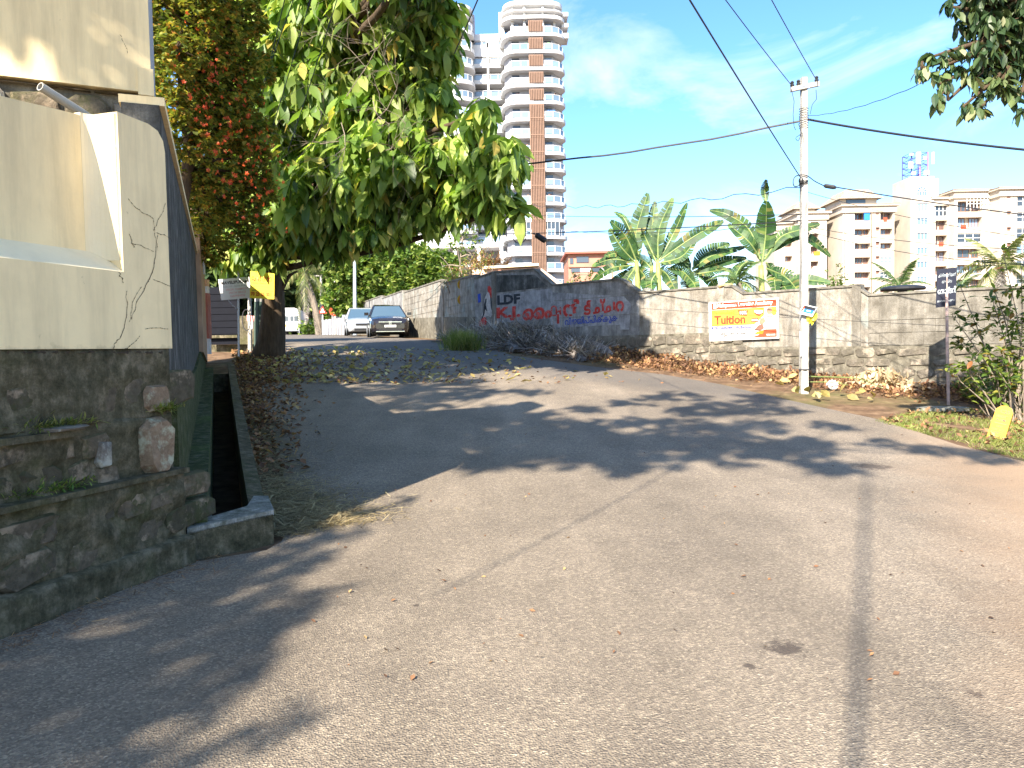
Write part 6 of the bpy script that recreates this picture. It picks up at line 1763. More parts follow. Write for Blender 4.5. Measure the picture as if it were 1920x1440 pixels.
m = MB(); m.tube([P(1500, 622, PYD - .1), P(1503, 660, PYD - .1), P(1502, 668, PYD - .1)], .018, 6); m.build('conduit', M_WP, up)
m = MB(); z = pz(693); m.tube([V((x0 + .1 * math.cos(t), PYD + .1 * math.sin(t), z)) for t in [i * math.pi / 4 for i in range(9)]], .012, 4); m.build('clamp', M_BLACK, up)

def cable(a, b, r, label, sag=.0, wig=0, n=24, name='overhead_cable', grp=None):
    a, b = V(a), V(b); pts = []
    for i in range(n + 1):
        t = i / n; p = a.lerp(b, t); p = p + V((0, 0, -sag * 4 * t * (1 - t) + (wig * math.sin(i * 1.7) if 0 < i < n else 0))); pts.append(p)
    o = MB().tube(pts, r, 5).build(name, M_CABLE, None, base=True); props(o, label, 'cable', grp); return o
def ext(a, b, t): return a + (b - a) * t
A1 = P(1500, 227, PYD - .1)
cable(A1, P(487, 300, 22), .022, 'thick black cable from the pole to the left across the tower', .55, .01)
cable(P(1515, 224, PYD - .1), P(2250, 305, 12.5), .024, 'thick black cable from the pole to the right edge of the picture', .12)
a, b = P(1501, 333, PYD - .1), P(1305, 0, 8.6); cable(a, ext(a, b, 2.6), .011, 'black line rising steeply from the middle of the pole to the upper edge', .12)
a, b = P(1484, 160, PYD - .1), P(1369, 0, 11.6); cable(a, ext(a, b, 3), .008, 'thin line rising left from the left insulator of the crossarm', .1)
a, b = P(1533, 154, PYD - .1), P(1453, 0, 11.6); cable(a, ext(a, b, 3), .008, 'thin line rising left from the right insulator of the crossarm', .1)
cable(P(1516, 217, PYD - .1), P(1738, 152, 10.5), .006, 'thin wire from the pole up into the overhanging branches', .1, .006)
cable(P(1503, 352, PYD - .1), P(960, 382, 34), .009, 'thin wavy wire passing above the banana plants', .25, .05, 40)
cable(P(1503, 402, PYD - .1), P(900, 399, 30), .008, 'straight thin wire crossing the tops of the banana leaves', .1)
cable(P(1503, 414, PYD - .1), P(700, 436, 30), .012, 'lower doubled wire crossing the banana plants and the tower', .15)
cable(P(1503, 418, PYD - .14), P(1070, 434, 26), .007, 'loose strand beside the lower doubled wire', .12, .015)
cable(P(1568, 351, PYD - .3), P(2000, 412, 13), .012, 'black cable leaving the splice box for the right edge', .03)
bxa, bxb = P(1545, 348, PYD - .2), P(1568, 352, PYD - .3)
o = MB().lathe([(0, 0), (.03, 0), (.045, .04), (.045, (bxb - bxa).length - .05), (.025, (bxb - bxa).length), (0, (bxb - bxa).length)], bxa, 8, ax=bxb - bxa).build('splice_box', M_BLACK, None, base=True); props(o, 'black splice box hanging in the cable just right of the pole', 'cable box')
cable(P(1513, 425, PYD), P(2000, 470, 12), .006, 'thin sagging wire low over the cream blocks, upper one', .1)
cable(P(1513, 433, PYD), P(2000, 500, 12), .006, 'thin sagging wire low over the cream blocks, lower one', .15)
cable(P(1513, 360, PYD), P(2000, 455, 11.5), .005, 'fine wire slanting down to the right over the cream blocks', .1)
cable(P(1200, 578, 21.2), P(1800, 612, 15.6), .005, 'fine wire strung along the front of the roadside wall', .02)
a, b = P(893, 0, 12), P(852, 100, 15.5); cable(ext(a, b, -1.6), b, .012, 'black service line dropping into the big tree in front of the tower', .05)
for i, (ax_, bx_) in enumerate(((528, 455), (512, 470), (560, 500), (610, 540))):
    a, b = P(ax_ + 20, 0, 13), P(bx_, 260 + i * 8, 15.5); cable(ext(a, b, -.6), b, .008, f'thin black line crossing the big leaves, {["first", "second", "third", "fourth"][i]} from the flowering shrub', .05)
# closure with its cable loop
ca, cb = P(1005, 440, 22.5), P(1023, 452, 22.4)
o = MB().lathe([(0, 0), (.06, 0), (.085, .03), (.085, (cb - ca).length - .03), (.06, (cb - ca).length), (0, (cb - ca).length)], ca, 10, ax=cb - ca).build('cable_closure', M_BLACK, None, base=True); props(o, 'black tilted cable closure hanging before the tower', 'cable box')
m = MB(); c = P(974, 444, 22.5)
m.tube([c + V((.19 * math.cos(t), 0, .19 * math.sin(t))) for t in [i * math.pi / 8 for i in range(17)]], .012, 4); m.tube(curve3([P(960, 433, 22.5), P(985, 434, 22.5), P(1005, 440, 22.5)], 6), .012, 4)
props(m.build('cable_coil', M_CABLE, None, base=True), 'ring of slack cable hanging beside the black closure', 'cable')
# small notice and yellow bag on the pole
sg = thing('pole_notice', 'small tilted white, blue and black notice tied to the utility pole', 'sign', P(1497, 594, PYD - .16))
O, e1 = P(1497, 588, PYD - .17), P(1523, 594, PYD - .17); A_ = (e1 - O).normalized(); B_ = (V((0, 0, 1)) - A_ * A_.z).normalized(); Wd = (e1 - O).length; Hd = .215; Dn = A_.cross(B_)
sk = lambda x, y: (x + .15 * y, y)
def nb(name, mat, pts, out): MB().prism([((a + .18 * b_) * Wd, b_ * Hd) for a, b_ in pts], O + Dn * out, A_, B_, Dn * .002).build(name, mat, sg)
nb('board', M_PW, [(0, 0), (1, 0), (1, 1), (0, 1)], 0); nb('print', M_PB, [(.2, .58), (.95, .58), (.95, .9), (.15, .9)], .003); nb('print', M_PBL, [(.22, .25), (.9, .25), (.9, .6), (.22, .6)], .005)
nb('print', M_PR, [(.06, .3), (.16, .3), (.2, .9), (.08, .9)], .003); nb('print', M_PW, [(.42, .4), (.7, .4), (.7, .53), (.42, .53)], .007); nb('print', M_PB, [(.1, .08), (.85, .08), (.85, .12), (.1, .12)], .003)
yb = blob_mesh(P(1522, 596, PYD - .05), .15, 8, M_YB, 'hanging_bag', (.75, .5, .85)); props(yb, 'crumpled yellow plastic bag hung on the utility pole', 'bag')

# ================================================================== BLACK SIGNBOARD ON A PIPE
SB = ground_at(1779, 760)
sb = thing('black_signboard', 'tall black board with white Malayalam lettering on a rusty pink pipe', 'sign', SB)
ty = SB.y
m = MB(); m.tube([SB + V((0, 0, -.2)), P(1776, 640, ty), P(1775, 548, ty)], [.03, .028, .026], 8); m.build('pipe', M_RUSTY, sb)
m = MB(); m.tube([P(1775.5, 550, ty - .02), P(1775.5, 512, ty - .02)], .009, 6); m.build('thin_rod', M_RUSTY, sb)
O = P(1755, 577, ty + .07); e1 = P(1792, 573, ty + .07); A_ = (e1 - O).normalized(); B_ = (P(1757.5, 505, ty + .07) - O).normalized(); Wd = (e1 - O).length; Hd = (P(1757.5, 505, ty + .07) - O).length; Dn = A_.cross(B_)
m = MB(); m.prism([(0, 0), (Wd, 0), (Wd, Hd), (0, Hd)], O, A_, B_, -Dn * .012); m.build('board', M_SIGNB, sb)
for s, x_0, x_1, y0, y1 in (('ക്രിസ്ത്യൻ', .06, .95, .78, .88), ('അഡ്വ', .25, .75, .62, .71), ('േനാട്ടറി', .05, .97, .34, .52), ('മാവേലിപുരം', .05, .92, .12, .2)):
    btext(s, 'lettering', M_CHALK, x_0, x_1, y0, y1, .003, .0 if y1 - y0 < .12 else .02, sb, O, A_, B_, Wd, Hd)
sl = ground_at(1768, 772); m = MB(); pl = [(math.cos(a) * .45 * RN.uniform(.9, 1.1), math.sin(a) * .28 * RN.uniform(.85, 1.1)) for a in [i * math.pi / 6 for i in range(12)]]
m.prism(pl, sl + V((0, .05, .02)), (1, -.1, 0), (0, 1, 0), (0, 0, .06)); o = m.build('stone_slab', M_CONC, None, base=True); props(o, 'flat grey slab lying at the foot of the black signboard', 'slab')

# ================================================================== YELLOW MARKER STONE
MS = ground_at(1861, 822)
ms = thing('marker_stone', 'leaning yellow painted marker stone with faint black lettering in the grass', 'marker stone', MS, rz=0)
w_, h_, t_ = .235, .60, .17
lean = V((.33, .05, 1)).normalized(); ax_ = V((.74, -.62, -.25)).normalized(); ax_ = (ax_ - lean * ax_.dot(lean)).normalized(); dn = ax_.cross(lean).normalized()   # towards the viewer
O = MS + V((-.13, -.02, -.05))
prof = [(0, 0), (w_, 0), (w_, h_ * .86), (w_ * .86, h_ * .96), (w_ * .55, h_), (w_ * .3, h_ * .98), (w_ * .06, h_ * .88)]
MB().prism(prof, O, ax_, lean, -dn * t_).build('painted_block', M_YP, ms)
MB().prism([(.01, -.06), (w_ + .02, -.06), (w_ + .015, .07), (.04, .11), (-.012, .05)], O + dn * .008, ax_, lean, -dn * (t_ + .02)).build('bare_foot', M_CONC, ms)
for s, a, b, c, d_ in (('C25', .33, .85, .80, .89), ('HEIGHT', .2, .8, .68, .745), ('4.10M', .25, .75, .59, .655), ('OFC', .35, .7, .43, .48), ('CONTACT', .15, .82, .35, .4), ('DEPT', .15, .8, .27, .32), ('1-800', .15, .75, .18, .23)):
    btext(s, 'lettering', M_SIGNB, a, b, c, d_, .003, .01, ms, O, ax_, lean, w_, h_)
MB().prism([(.2 * w_, .53 * h_), (.85 * w_, .53 * h_), (.85 * w_, .545 * h_), (.2 * w_, .545 * h_)], O, ax_, lean, dn * .003).build('painted_line', M_REDOX, ms)

# ================================================================== YELLOW AND BLACK DISC POST AT THE CORNER
DP_ = WP(.1, .0, 0); dpx = P(872, 640, 28.3); D0 = V((dpx.x, 28.3, G(dpx.x, 28.3)))
rp = thing('reflector_post', 'leaning yellow and black banded post with round orange reflectors at the lane corner', 'post', D0)
yy = 28.3
seg = [(646, 612, M_YP), (612, 605, M_YP), (605, 592, M_BLACK), (592, 573, M_YP), (573, 556, M_BLACK), (556, 542, M_BLACK), (542, 520, M_REDOX)]
for a, b, mt in seg:
    MB().tube([P(873 - (646 - a) * .02, a, yy), P(873 - (646 - b) * .02, b, yy)], .035, 8).build('post_band', mt, rp)
for py in (534, 562):
    MB().lathe([(0, 0), (.2, 0), (.2, .03), (0, .03)], P(867, py, yy - .05), 18, ax=(0.35, -1, 0)).build('reflector', M_YP, rp)
    MB().lathe([(0, .031), (.15, .031), (.15, .036), (0, .036)], P(867, py, yy - .05), 18, ax=(0.35, -1, 0)).build('reflector_face', M_PO, rp)

# rocks and oddments on the wall top
o = blob_mesh(WP(s_of(1211), -.1, wz(1211, 547) + .02), .17, 12, M_CONC, 'rock', (1.2, .9, .55)); props(o, 'pale angular rock resting on the wall top left of the banner', 'rock')
o = blob_mesh(WP(s_of(1358), -.1, wz(1358, 539) + .04), .15, 14, M_DRY, 'husk', (1.5, .9, .5)); props(o, 'brown dry husk lying on the wall pilaster above the banner', 'husk')
# black rubber disc on a block behind the wall
tw2 = thing('black_disc_stand', 'flat black rubber disc balanced on a dark block behind the wall', 'stand', P(1693, 556, 19.5))
q0 = P(1693, 543, 19.5)
MB().lathe([(0, -.05), (.5, -.05), (.54, 0), (.5, .05), (.3, .09), (0, .1)], q0 + V((0, 0, .02)), 22, ax=(-.02, -.04, 1)).build('disc', M_BLACK, tw2)
MB().obox(P(1689, 545, 19.4), (.17, 0, 0), (0, .17, 0), (0, 0, -1.2)).build('block', M_NAVY, tw2)

# ================================================================== SIGNS AND POLES BY THE BIG TREE
wp = thing('direction_sign', 'white board reading MAVELIPURAM on a pale blue-lit post before the navy gate', 'sign', gp(447, 650, 20.3) + V((0, 0, .2)))
Y_ = 20.3
O = P(415, 563, Y_); e1 = P(472, 558, Y_); A_ = (e1 - O).normalized(); tl = P(409, 524, Y_); B_ = (tl - O).normalized(); Wd = (e1 - O).length; Hd = (tl - O).length
Dn = A_.cross(B_).normalized()
MB().prism([(0, 0), (Wd, 0), (Wd * 1.02, Hd), (.0, Hd)], O, A_, B_, -Dn * .012).build('board', M_PW, wp)
btext('MAVELIPURAM', 'lettering', M_PB, .08, .95, .73, .88, .003, .03, wp, O, A_, B_, Wd, Hd)
btext('COLONY - ROTA ROAD', 'lettering', M_WGRY, .12, .92, .57, .66, .003, .01, wp, O, A_, B_, Wd, Hd)
for i, (s, xa_) in enumerate((('SPECIAL CHAMPION', .2), ('WITH SINCE', .28), ('HAPPINESS', .32))):
    btext(s, 'lettering', M_PALE, xa_, .9 - i * .05, .42 - i * .16, .52 - i * .16, .003, .02, wp, O, A_, B_, Wd, Hd)
MB().tube([gp(447, 655, Y_ + .05), P(447, 560, Y_ + .05), P(447, 470, Y_ + .05)], .028, 8).build('post', M_STEEL, wp)
MB().tube([P(446, 580, Y_ + .03), P(436, 573, Y_ + .03), P(428, 563, Y_ + .03)], .012, 5).build('brace', M_STEEL, wp)
M_DRED = plain('orange_red_print', (.5, .07, .005), .5, bump=0)
yp = thing('yellow_poster', 'yellow poster with orange lettering and a phone number tied to the tree trunk', 'poster', P(490, 560, 19.6))
Y_ = 19.7
O = P(468, 559, Y_); e1 = P(514, 561, Y_); A_ = (e1 - O).normalized(); tl = P(466, 508, Y_); B_ = (tl - O).normalized(); B_ = (B_ - A_ * B_.dot(A_)).normalized(); Wd = (e1 - O).length; Hd = (tl - O).length; Dn = A_.cross(B_).normalized()
MB().prism([(0, 0), (Wd, 0), (Wd * .98, Hd * .94), (0, Hd)], O, A_, B_, -Dn * .008).build('sheet', plain('poster_yellow', (.85, .66, .05), .4, var=.03, bump=0), yp)
btext('േചക്കാറ', 'lettering', M_DRED, .05, .88, .62, .88, .003, .05, yp, O, A_, B_, Wd, Hd)
btext('സ്ഥലം വിൽപ്പന', 'lettering', M_DRED, .05, .8, .54, .60, .003, .0, yp, O, A_, B_, Wd, Hd)
btext('പുനർ നിർമാണം', 'lettering', M_PG, .1, .8, .41, .49, .003, .0, yp, O, A_, B_, Wd, Hd)
btext('AJITH KUMARY / 10th GROUP', 'lettering', M_PB, .08, .95, .26, .31, .003, .02, yp, O, A_, B_, Wd, Hd)
btext('70 25 25 001', 'lettering', M_DRED, .04, .88, .09, .24, .003, .05, yp, O, A_, B_, Wd, Hd)
# pole beside the big tree, smaller posts behind
q = gp(487, 665, 22.2); o = thing('utility_pole', 'round pale pole standing against the big tree trunk, partly dark green below', 'pole', q)
MB().tube([q, P(486, 490, 22.2), P(487, 285, 22.2)], [.15, .13, .1], 12).build('shaft', M_POLE, o)
MB().tube([q + V((0, 0, .3)), P(486.6, 566, 22.2)], [.16, .146], 12).build('painted_sleeve', plain('dark_green_paint', (.05, .08, .06), .7), o)
q = gp(468, 655, 21.8); o = thing('stay_post', 'short pale post behind the white sign with pink torn notices', 'post', q)
MB().tube([q, P(468, 540, 21.8)], .06, 8).build('shaft', M_POLE, o)
MB().prism([(0, 0), (.2, -.03), (.22, .14), (.0, .17)], P(463, 602, 21.7), (1, 0, 0), (0, 0, 1), (0, -.005, 0)).build('notice', M_PINK, o)
MB().prism([(0, 0), (.1, -.03), (.12, .2), (.0, .2)], P(468, 616, 21.7), (1, 0, 0), (0, 0, 1), (0, -.005, 0)).build('notice', M_WP, o)
mt = thing('meter_cable', 'loop of black cable hanging on the post behind the white sign', 'cable', P(462, 600, 21.6))
MB().tube([P(462, 600, 21.6) + V((.12 * math.cos(t), 0, .3 * math.sin(t))) for t in [i * math.pi / 8 for i in range(17)]], .014, 5).build('loop', M_CABLE, mt)
# red-oxide post, orange finials, navy gate
q = SP(15.2, .12); Yp = q.y
gpst = thing('gate_post', 'red-brown painted gate post with white bands and an orange ceramic cap', 'gate post', V((q.x, q.y, 1.2)))
xc = P(386, 600, Yp).x
for a, b, mm, w in ((664, 635, M_WP, .085), (635, 550, M_REDOX, .1), (550, 537, M_WP, .085), (537, 524, M_ORANGE, .09)):
    MB().box(xc - w, xc + w, Yp - w, Yp + w, P(386, a, Yp).z, P(386, b, Yp).z).build('post_section', mm, gpst)
q = SP(12.6, .0); 
fn = thing('wall_finial', 'small orange and white ceramic post standing on the tan wall under the shrub', 'post', P(381, 512, q.y))
xc = P(380, 500, q.y).x
for a, b, mm, w in ((514, 490, M_WP, .04), (490, 482, M_ORANGE, .06), (482, 476, M_ORANGE, .085)):
    MB().box(xc - w, xc + w, q.y - w, q.y + w, P(386, a, q.y).z, P(386, b, q.y).z).build('post_section', mm, fn)
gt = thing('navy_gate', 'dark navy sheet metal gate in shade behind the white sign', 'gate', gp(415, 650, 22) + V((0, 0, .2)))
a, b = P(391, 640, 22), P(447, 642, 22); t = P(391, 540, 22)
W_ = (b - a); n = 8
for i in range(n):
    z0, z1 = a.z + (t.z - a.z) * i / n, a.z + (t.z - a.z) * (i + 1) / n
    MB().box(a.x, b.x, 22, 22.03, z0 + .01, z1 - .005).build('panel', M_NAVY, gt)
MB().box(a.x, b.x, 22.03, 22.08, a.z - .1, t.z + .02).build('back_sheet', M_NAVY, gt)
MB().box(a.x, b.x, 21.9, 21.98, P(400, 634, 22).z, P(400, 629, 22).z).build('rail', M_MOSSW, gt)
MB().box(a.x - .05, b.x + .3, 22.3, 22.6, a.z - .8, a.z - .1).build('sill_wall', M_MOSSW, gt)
bk = thing('back_wall', 'grey wall behind the posts left of the big tree', 'wall', V((P(460, 650, 24).x, 24, 1.6)))
MB().box(P(447, 640, 24).x, P(500, 640, 24).x, 24, 24.2, 1.2, P(470, 592, 24).z).build('wall_panel', M_MOSSW, bk)
tr_ = thing('yellow_leaf_spray', 'bright yellow leaf sprouting over the end of the cream wall', 'plant', SP(9.2, -.1, 3.9))
m = MB(); p0 = P(352, 362, 13.6); m.add([p0, p0 + V((.18, -.05, .12)), p0 + V((.32, 0, .03)), p0 + V((.1, 0, -.03))], [(0, 1, 2, 3)]); m.add([p0 + V((.05, 0, .06)), p0 + V((.15, 0, .3)), p0 + V((.1, 0, .1))], [(0, 1, 2)])
m.build('leaf', M_YB, tr_)

# ================================================================== POLES AND POSTS UP THE LANE
def simple_pole(label, px, py0, py1, y, r, mat=M_POLE, grp=None, name='street_pole', arm=None):
    q = gp(px, py0, y); t = thing(name, label, 'pole', q, grp)
    MB().tube([q, P(px, py1, y)], [r, r * .7], 8).build('shaft', mat, t)
    if arm:
        MB().obox(P(px, py1 + 4, y) - V((arm, .05, 0)), (2 * arm, 0, 0), (0, .1, 0), (0, 0, .1)).build('crossarm', mat, t)
    return t
lp = simple_pole('grey-blue street lamp pole standing behind the two parked cars', 665, 606, 472, 46, .13, plain('blue_grey_pole', (.36, .42, .47), .5))
MB().tube([P(664, 474, 46), P(660, 468, 46), P(652, 466, 46)], .05, 6).build('lamp_arm', M_STEEL, lp)
MB().lathe([(.0, -.1), (.19, -.1), (.19, .7), (0, .7)], P(666, 580, 46) - V((0, 0, .7)), 8).build('base_sleeve', M_WALL_B, lp)
simple_pole('white concrete pole with crossarm beside the leaning coconut palm', 602, 622, 514, 62, .12, arm=.7)
simple_pole('thin pale pole among the yellow-green branches left of the lamp', 628, 610, 500, 58, .1)
simple_pole('thin dark pipe standing beside the white van', 561, 628, 575, 72, .05, M_STEEL)
fs = thing('picket_fence', 'short whitewashed slab fence on the verge behind the silver car', 'fence', gp(620, 625, 58))
for i in range(7):
    px = 604 + i * 6.2; q = gp(px, 625, 58)
    MB().box(q.x, q.x + .2, 58, 58.08, q.z, P(px, 600 - i * .8, 58).z).build('picket', M_OFFW, fs)
sgn = thing('stop_sign', 'small red sign with a white stroke tilted on a post behind the silver car', 'sign', gp(625, 610, 56))
MB().lathe([(0, 0), (.42, 0), (.42, .04), (0, .04)], P(627, 583, 56), 8, ax=(0.5, -1, .2)).build('disc', M_PR, sgn)
MB().obox(P(622, 590, 55.9), (.38, 0, .5), (.08, 0, -.06), (0, -.02, 0)).build('stroke', M_PW, sgn)
MB().tube([gp(625, 615, 56), P(625, 588, 56)], .04, 6).build('post', M_STEEL, sgn)
sgn = thing('warning_sign', 'small white and red triangular sign on a white post by the palm trunk', 'sign', gp(605, 610, 60))
MB().prism([(-.35, 0), (.35, 0), (0, .65)], P(605, 588, 60), (1, 0, 0), (0, 0, 1), (0, .03, 0)).build('triangle', M_PR, sgn)
MB().prism([(-.2, .08), (.2, .08), (0, .45)], P(605, 588, 59.97), (1, 0, 0), (0, 0, 1), (0, .02, 0)).build('face', M_PW, sgn)
MB().tube([gp(605, 615, 60), P(605, 590, 60)], .05, 6).build('post', M_WP, sgn)

# ================================================================== VEHICLES
def car(name, label, loc, rz, paint, L=4.4, Wd=1.7, H=1.48, suv=False, plate=None, emblem=True, chrome=True):
    t = thing(name, label, 'car', loc, 'cars parked nose to tail on the lane', rz)
    hw = Wd / 2
    hood = .98 if suv else .90
    belt = .98 if suv else .94
    # stations along x (front = +x): x, half width at sill, half width at shoulder, sill z, shoulder z, centre z
    S = [(L * .5, .62, .60, .30, .55, .60), (L * .485, .74, .72, .2, .66, .72), (L * .455, hw * .97, hw * .9, .18, .74, .80), (L * .40, hw, hw * .94, .18, .80, .87), (L * .30, hw, hw * .95, .2, .86, .93),
         (L * .20, hw, hw * .96, .2, belt - .04, hood + .04), (L * .12, hw, hw * .96, .2, belt, belt + .04), (-L * .1, hw, hw * .96, .2, belt + .01, belt + .03), (-L * .3, hw, hw * .95, .2, belt + .02, belt + .05), (-L * .40, hw, hw * .92, .22, belt + .03, belt + .06), (-L * .47, hw * .95, hw * .86, .26, belt, belt + .02), (-L * .5, hw * .85, hw * .78, .35, belt - .15, belt - .15)]
    m = MB(); n = 12
    for (x, w0, w1, z0, z1, zc) in S:
        ring = [(-w0 * .92, z0), (-w0, z0 + (z1 - z0) * .3), (-w0 * 1.01, z0 + (z1 - z0) * .65), (-w1, z1), (-w1 * .6, zc - .01), (-w1 * .2, zc), (w1 * .2, zc), (w1 * .6, zc - .01), (w1, z1), (w0 * 1.01, z0 + (z1 - z0) * .65), (w0, z0 + (z1 - z0) * .3), (w0 * .92, z0)]
        m.v += [(x, y, z) for y, z in ring]
    for i in range(len(S) - 1):
        for k in range(n):
            m.f.append([i * n + k, i * n + (k + 1) % n, (i + 1) * n + (k + 1) % n, (i + 1) * n + k]); m.m.append(0)
    m.f.append(list(range(n))[::-1]); m.m.append(0); m.f.append([(len(S) - 1) * n + k for k in range(n)]); m.m.append(0)
    body = m.build('body', paint, t, local=True, smooth=False)
    sub = body.modifiers.new('s', 'BEVEL'); sub.width = .02; sub.segments = 2
    # greenhouse: glass with painted roof and pillars
    xs = [(L * .235, belt + .0, .0), (L * .06, H - .06, 1), (-L * .06, H, 1), (-L * .22, H - .04, 1), (-L * .39, belt + .04, .0)]
    m = MB()
    def gw(z): return hw * (.93 - .26 * (z - belt) / (H - belt))
    for x, z, _ in xs: w = gw(z); m.v += [(x, -w, z), (x, w, z)]
    lowf, lowb = (L * .24, belt - .06), (-L * .4, belt - .06)
    idx = len(m.v)
    for x, z in (lowf, lowb): m.v += [(x, -hw * .93, z), (x, hw * .93, z)]
    m.f += [[0, 2, 3, 1], [8, 9, 7, 6], [0, idx, idx + 2, 8, 6, 4, 2], [1, 3, 5, 7, 9, idx + 3, idx + 1], [0, 1, idx + 1, idx], [8, idx + 2, idx + 3, 9], [2, 4, 5, 3], [4, 6, 7, 5]]; m.m += [0] * 8
    m.build('window_glass', M_CARG, t, local=True)
    m = MB()
    for (x0, z0, _), (x1, z1, _) in zip(xs[1:3], xs[2:4]):
        m.add([(x0, -gw(z0) - .01, z0 + .004), (x0, gw(z0) + .01, z0 + .004), (x1, gw(z1) + .01, z1 + .004), (x1, -gw(z1) - .01, z1 + .004), (x0, -gw(z0) - .01, z0 + .035), (x0, gw(z0) + .01, z0 + .035), (x1, gw(z1) + .01, z1 + .035), (x1, -gw(z1) - .01, z1 + .035)],
              [(4, 5, 6, 7), (0, 3, 2, 1), (0, 1, 5, 4), (1, 2, 6, 5), (2, 3, 7, 6), (3, 0, 4, 7)])
    m.build('roof', paint, t, local=True)
    m = MB()
    for s in (-1, 1):
        for a, b in (((L * .24, belt - .02), (L * .055, H - .04)), ((-L * .4, belt), (-L * .215, H - .03)), ((-L * .07, belt - .02), (-L * .065, H - .02))):
            m.tube([(a[0], s * gw(a[1]) * 1.0, a[1]), (b[0], s * gw(b[1]), b[1])], .035, 5)
    m.build('pillar', paint, t, local=True)
    for s in (-1, 1):
        q = MB(); q.obox((L * .19, s * (hw + .02), belt + .03), (.1, 0, 0), (0, s * .19, 0), (0, 0, .13)); q.build('mirror', paint, t, local=True)
        for x in (L * .31, -L * .30):
            w = MB(); w.lathe([(0, -.1), (.2, -.1), (.31, -.09), (.325, -.05), (.325, .05), (.31, .09), (.2, .1), (0, .1)], (x, s * (hw - .09), .325), 20, ax=(0, 1, 0)); wo = w.build('wheel', M_TYRE, t, local=True, smooth=False)
            r = MB(); r.lathe([(0, 0), (.2, 0), (.2, .012), (.05, .02), (0, .02)], (x, s * (hw + .012), .325), 10, ax=(0, s, 0)); r.build('rim', M_STEEL, wo, local=True)
        # wheel arch shadow gap
        q = MB()
        for x in (L * .31, -L * .30): q.lathe([(.0, 0), (.37, 0), (.37, .02), (0, .02)], (x, s * (hw - .005), .345), 16, ax=(0, s, 0))
        q.build('wheel_arch', M_BLACK, t, local=True)
        hl = MB(); hl.add([(L * .462, s * .46, .66), (L * .405, s * (hw - .03), .72), (L * .37, s * (hw - .0), .80), (L * .425, s * .55, .76), (L * .475, s * .45, .64), (L * .42, s * (hw - .0), .70), (L * .38, s * (hw + .015), .78), (L * .44, s * .53, .77)],
                          [(0, 1, 2, 3), (7, 6, 5, 4), (0, 4, 5, 1), (1, 5, 6, 2), (2, 6, 7, 3), (3, 7, 4, 0)]); hl.build('headlight', M_LAMP, t, local=True)
        fg = MB(); fg.obox((L * .478, s * .5, .30), (.05, s * -.04, 0), (-.04, s * .22, 0), (0, 0, .035)); fg.build('bumper_trim', M_CHROME if chrome else M_BLACK, t, local=True)
    q = MB(); q.box(L * .49, L * .507, -.42, .42, .50, .60); q.build('grille', M_BLACK, t, local=True)
    q = MB(); q.box(L * .49, L * .509, -.5, .5, .22, .34); q.build('air_intake', M_BLACK, t, local=True)
    if chrome:
        q = MB(); q.box(L * .492, L * .514, -.5, .5, .60, .635); q.build('grille_bar', M_CHROME, t, local=True)
        q = MB(); q.box(L * .485, L * .512, -.62, .62, .19, .215); q.build('lower_trim', M_CHROME, t, local=True)
    if emblem:
        e = MB(); x = L * .516
        for y0, y1, z0, z1 in ((-.05, -.03, .53, .63), (.03, .05, .53, .63), (-.05, .05, .57, .59), (-.07, .07, .635, .65), (-.06, .06, .515, .53)): e.box(x - .006, x + .01, y0, y1, z0, z1)
        e.build('emblem', M_CHROME, t, local=True)
    if plate:
        q = MB(); q.box(L * .508, L * .52, -.25, .25, .385, .485); po = q.build('number_plate', M_WP, t, local=True)
        c = text(plate, 'plate_lettering', M_PB, (0, 0, 0), (0, 1, 0), (0, 0, 1), .42, .06, None, .01, 0)
        c.parent = po; c.location = (L * .5225, -.21, .405)
    q = MB(); q.box(-L * .42, L * .42, -hw * .85, hw * .85, .14, .24); q.build('underbody', M_BLACK, t, local=True)
    q = MB(); q.lathe([(0, 0), (.05, 0), (0, .002)], (L * .09, .42, H - .16), 10, ax=(.75, 0, .65)); q.build('sticker', M_WP, t, local=True)
    return t
cx = P(713, 636, 33.5).x
car('parked_car', 'dark brown-black saloon parked facing the viewer beside the lane wall', (cx, 35.4, G(cx, 35.4) + .03), math.radians(-90 + 13), M_CARD, plate='KL39 E 3736')
cx = P(664, 632, 39.5).x
car('parked_car', 'silver hatchback parked just behind the dark saloon', (cx + .0, 41.5, G(cx, 41.5) + .03), math.radians(-90 + 15), M_CARS, L=4.0, H=1.5, chrome=False, emblem=False)

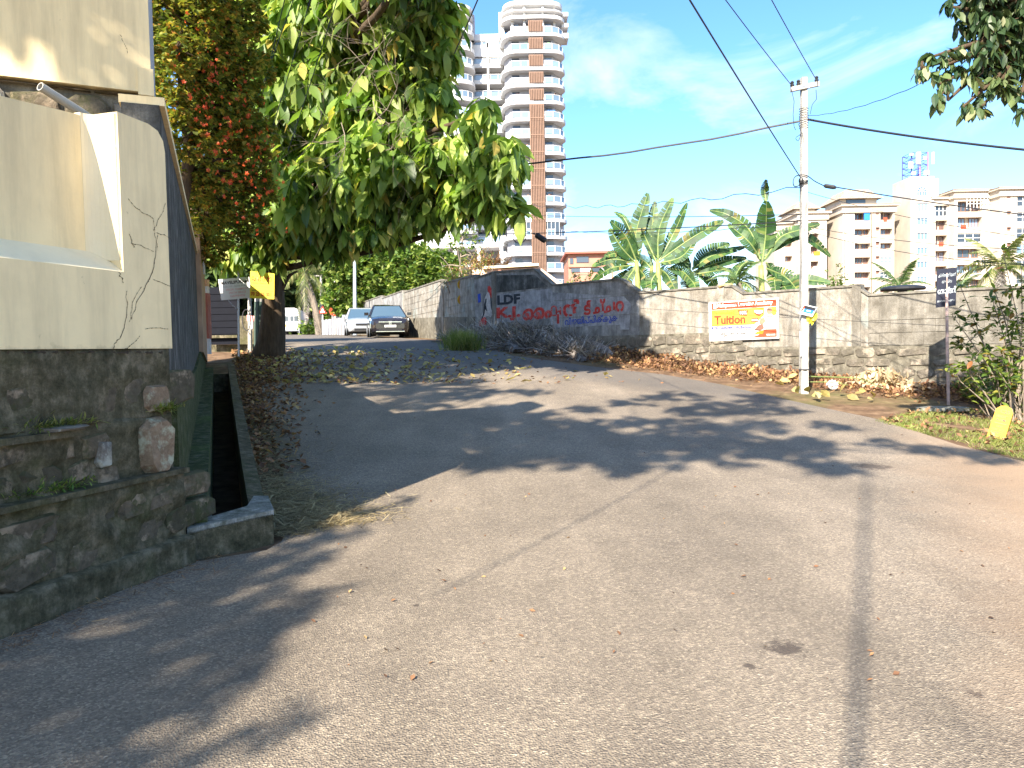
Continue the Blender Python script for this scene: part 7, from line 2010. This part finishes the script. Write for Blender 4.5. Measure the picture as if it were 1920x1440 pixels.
# white van seen from behind
vx = P(543, 628, 75).x
vn = thing('minibus', 'white high-roofed minibus seen from behind, half hidden by the big tree trunk', 'van', (vx, 75, G(vx, 75)), None, math.radians(8))
vw = 1.05
m = MB(); sec = [(-vw, .45), (-vw, 1.45), (-vw * .95, 1.95), (-vw * .78, 2.55), (-vw * .5, 2.66), (vw * .5, 2.66), (vw * .78, 2.55), (vw * .95, 1.95), (vw, 1.45), (vw, .45)]
m.prism(sec, (0, 0, 0), (1, 0, 0), (0, 0, 1), (0, 5.2, 0)); m.build('body', M_WP, vn, local=True)
for s in (-1, 1):
    q = MB(); q.box(min(s * .1, s * .86), max(s * .1, s * .86), -.03, -.005, 1.35, 1.85); w = q.build('rear_window', M_GLD, vn, local=True)
    q = MB(); q.box(min(s * .07, s * .89), max(s * .07, s * .89), -.02, -.004, 1.31, 1.35); q.box(min(s * .07, s * .89), max(s * .07, s * .89), -.02, -.004, 1.85, 1.89); q.box(s * .44, s * .44 + .04, -.04, -.03, 1.35, 1.85); q.build('window_frame', M_WP, w, local=True)
    q = MB(); q.box(min(s * .86, s * 1.0), max(s * .86, s * 1.0), -.05, -.005, .7, 1.05); q.build('tail_light', M_BLACK, vn, local=True)
    q = MB(); q.lathe([(0, -.11), (.36, -.11), (.36, .11), (0, .11)], (s * .85, .9, .36), 14, ax=(1, 0, 0)); q.lathe([(0, -.11), (.36, -.11), (.36, .11), (0, .11)], (s * .85, 4.2, .36), 14, ax=(1, 0, 0)); q.build('wheel', M_TYRE, vn, local=True)
m = MB()
for i in range(5): m.box(-.75, .75, -.03, -.004, 2.08 + i * .1, 2.12 + i * .1)
m.build('roof_rib', M_STEEL, vn, local=True)
m = MB(); m.box(-vw, vw, -.12, .0, .38, .5); m.build('bumper', M_STEEL, vn, local=True)
q = MB(); q.box(-.65, -.25, -.03, -.004, .85, .98); q.build('number_plate', M_PY, vn, local=True)
wv = thing('parked_car', 'small white vehicle just visible beyond the minibus on the verge', 'car', gp(571, 625, 84) + V((0, 0, .2)))
q = wv.location
m = MB(); m.prism([(-.8, .3), (.8, .3), (.8, 1.0), (.6, 1.15), (.5, 1.7), (-.5, 1.7), (-.6, 1.15), (-.8, 1.0)], q, (1, 0, 0), (0, 0, 1), (0, 3, 0)); m.build('body', M_WP, wv)
m = MB(); m.box(q.x - .48, q.x + .48, q.y - .02, q.y - .003, q.z + 1.15, q.z + 1.6); m.build('windscreen', M_GLD, wv)
m = MB(); m.lathe([(0, 0), (.28, 0), (.28, .2), (0, .2)], q + V((-.75, .4, .28)), 10, ax=(1, 0, 0)); m.lathe([(0, 0), (.28, 0), (.28, .2), (0, .2)], q + V((.55, .4, .28)), 10, ax=(1, 0, 0)); m.build('wheel', M_TYRE, wv)

# invented slim pole behind the viewer, added to cast the long road shadow
shadow_pole = thing('utility_pole', 'slim added pole out of frame behind the viewer, there to cast a shadow across the road', 'pole', (-2.2, -4.5, 0))
MB().tube([(-2.2, -4.5, 0), (-2.2, -4.5, 11)], [.024, .02], 8).build('shaft', M_POLE, shadow_pole)
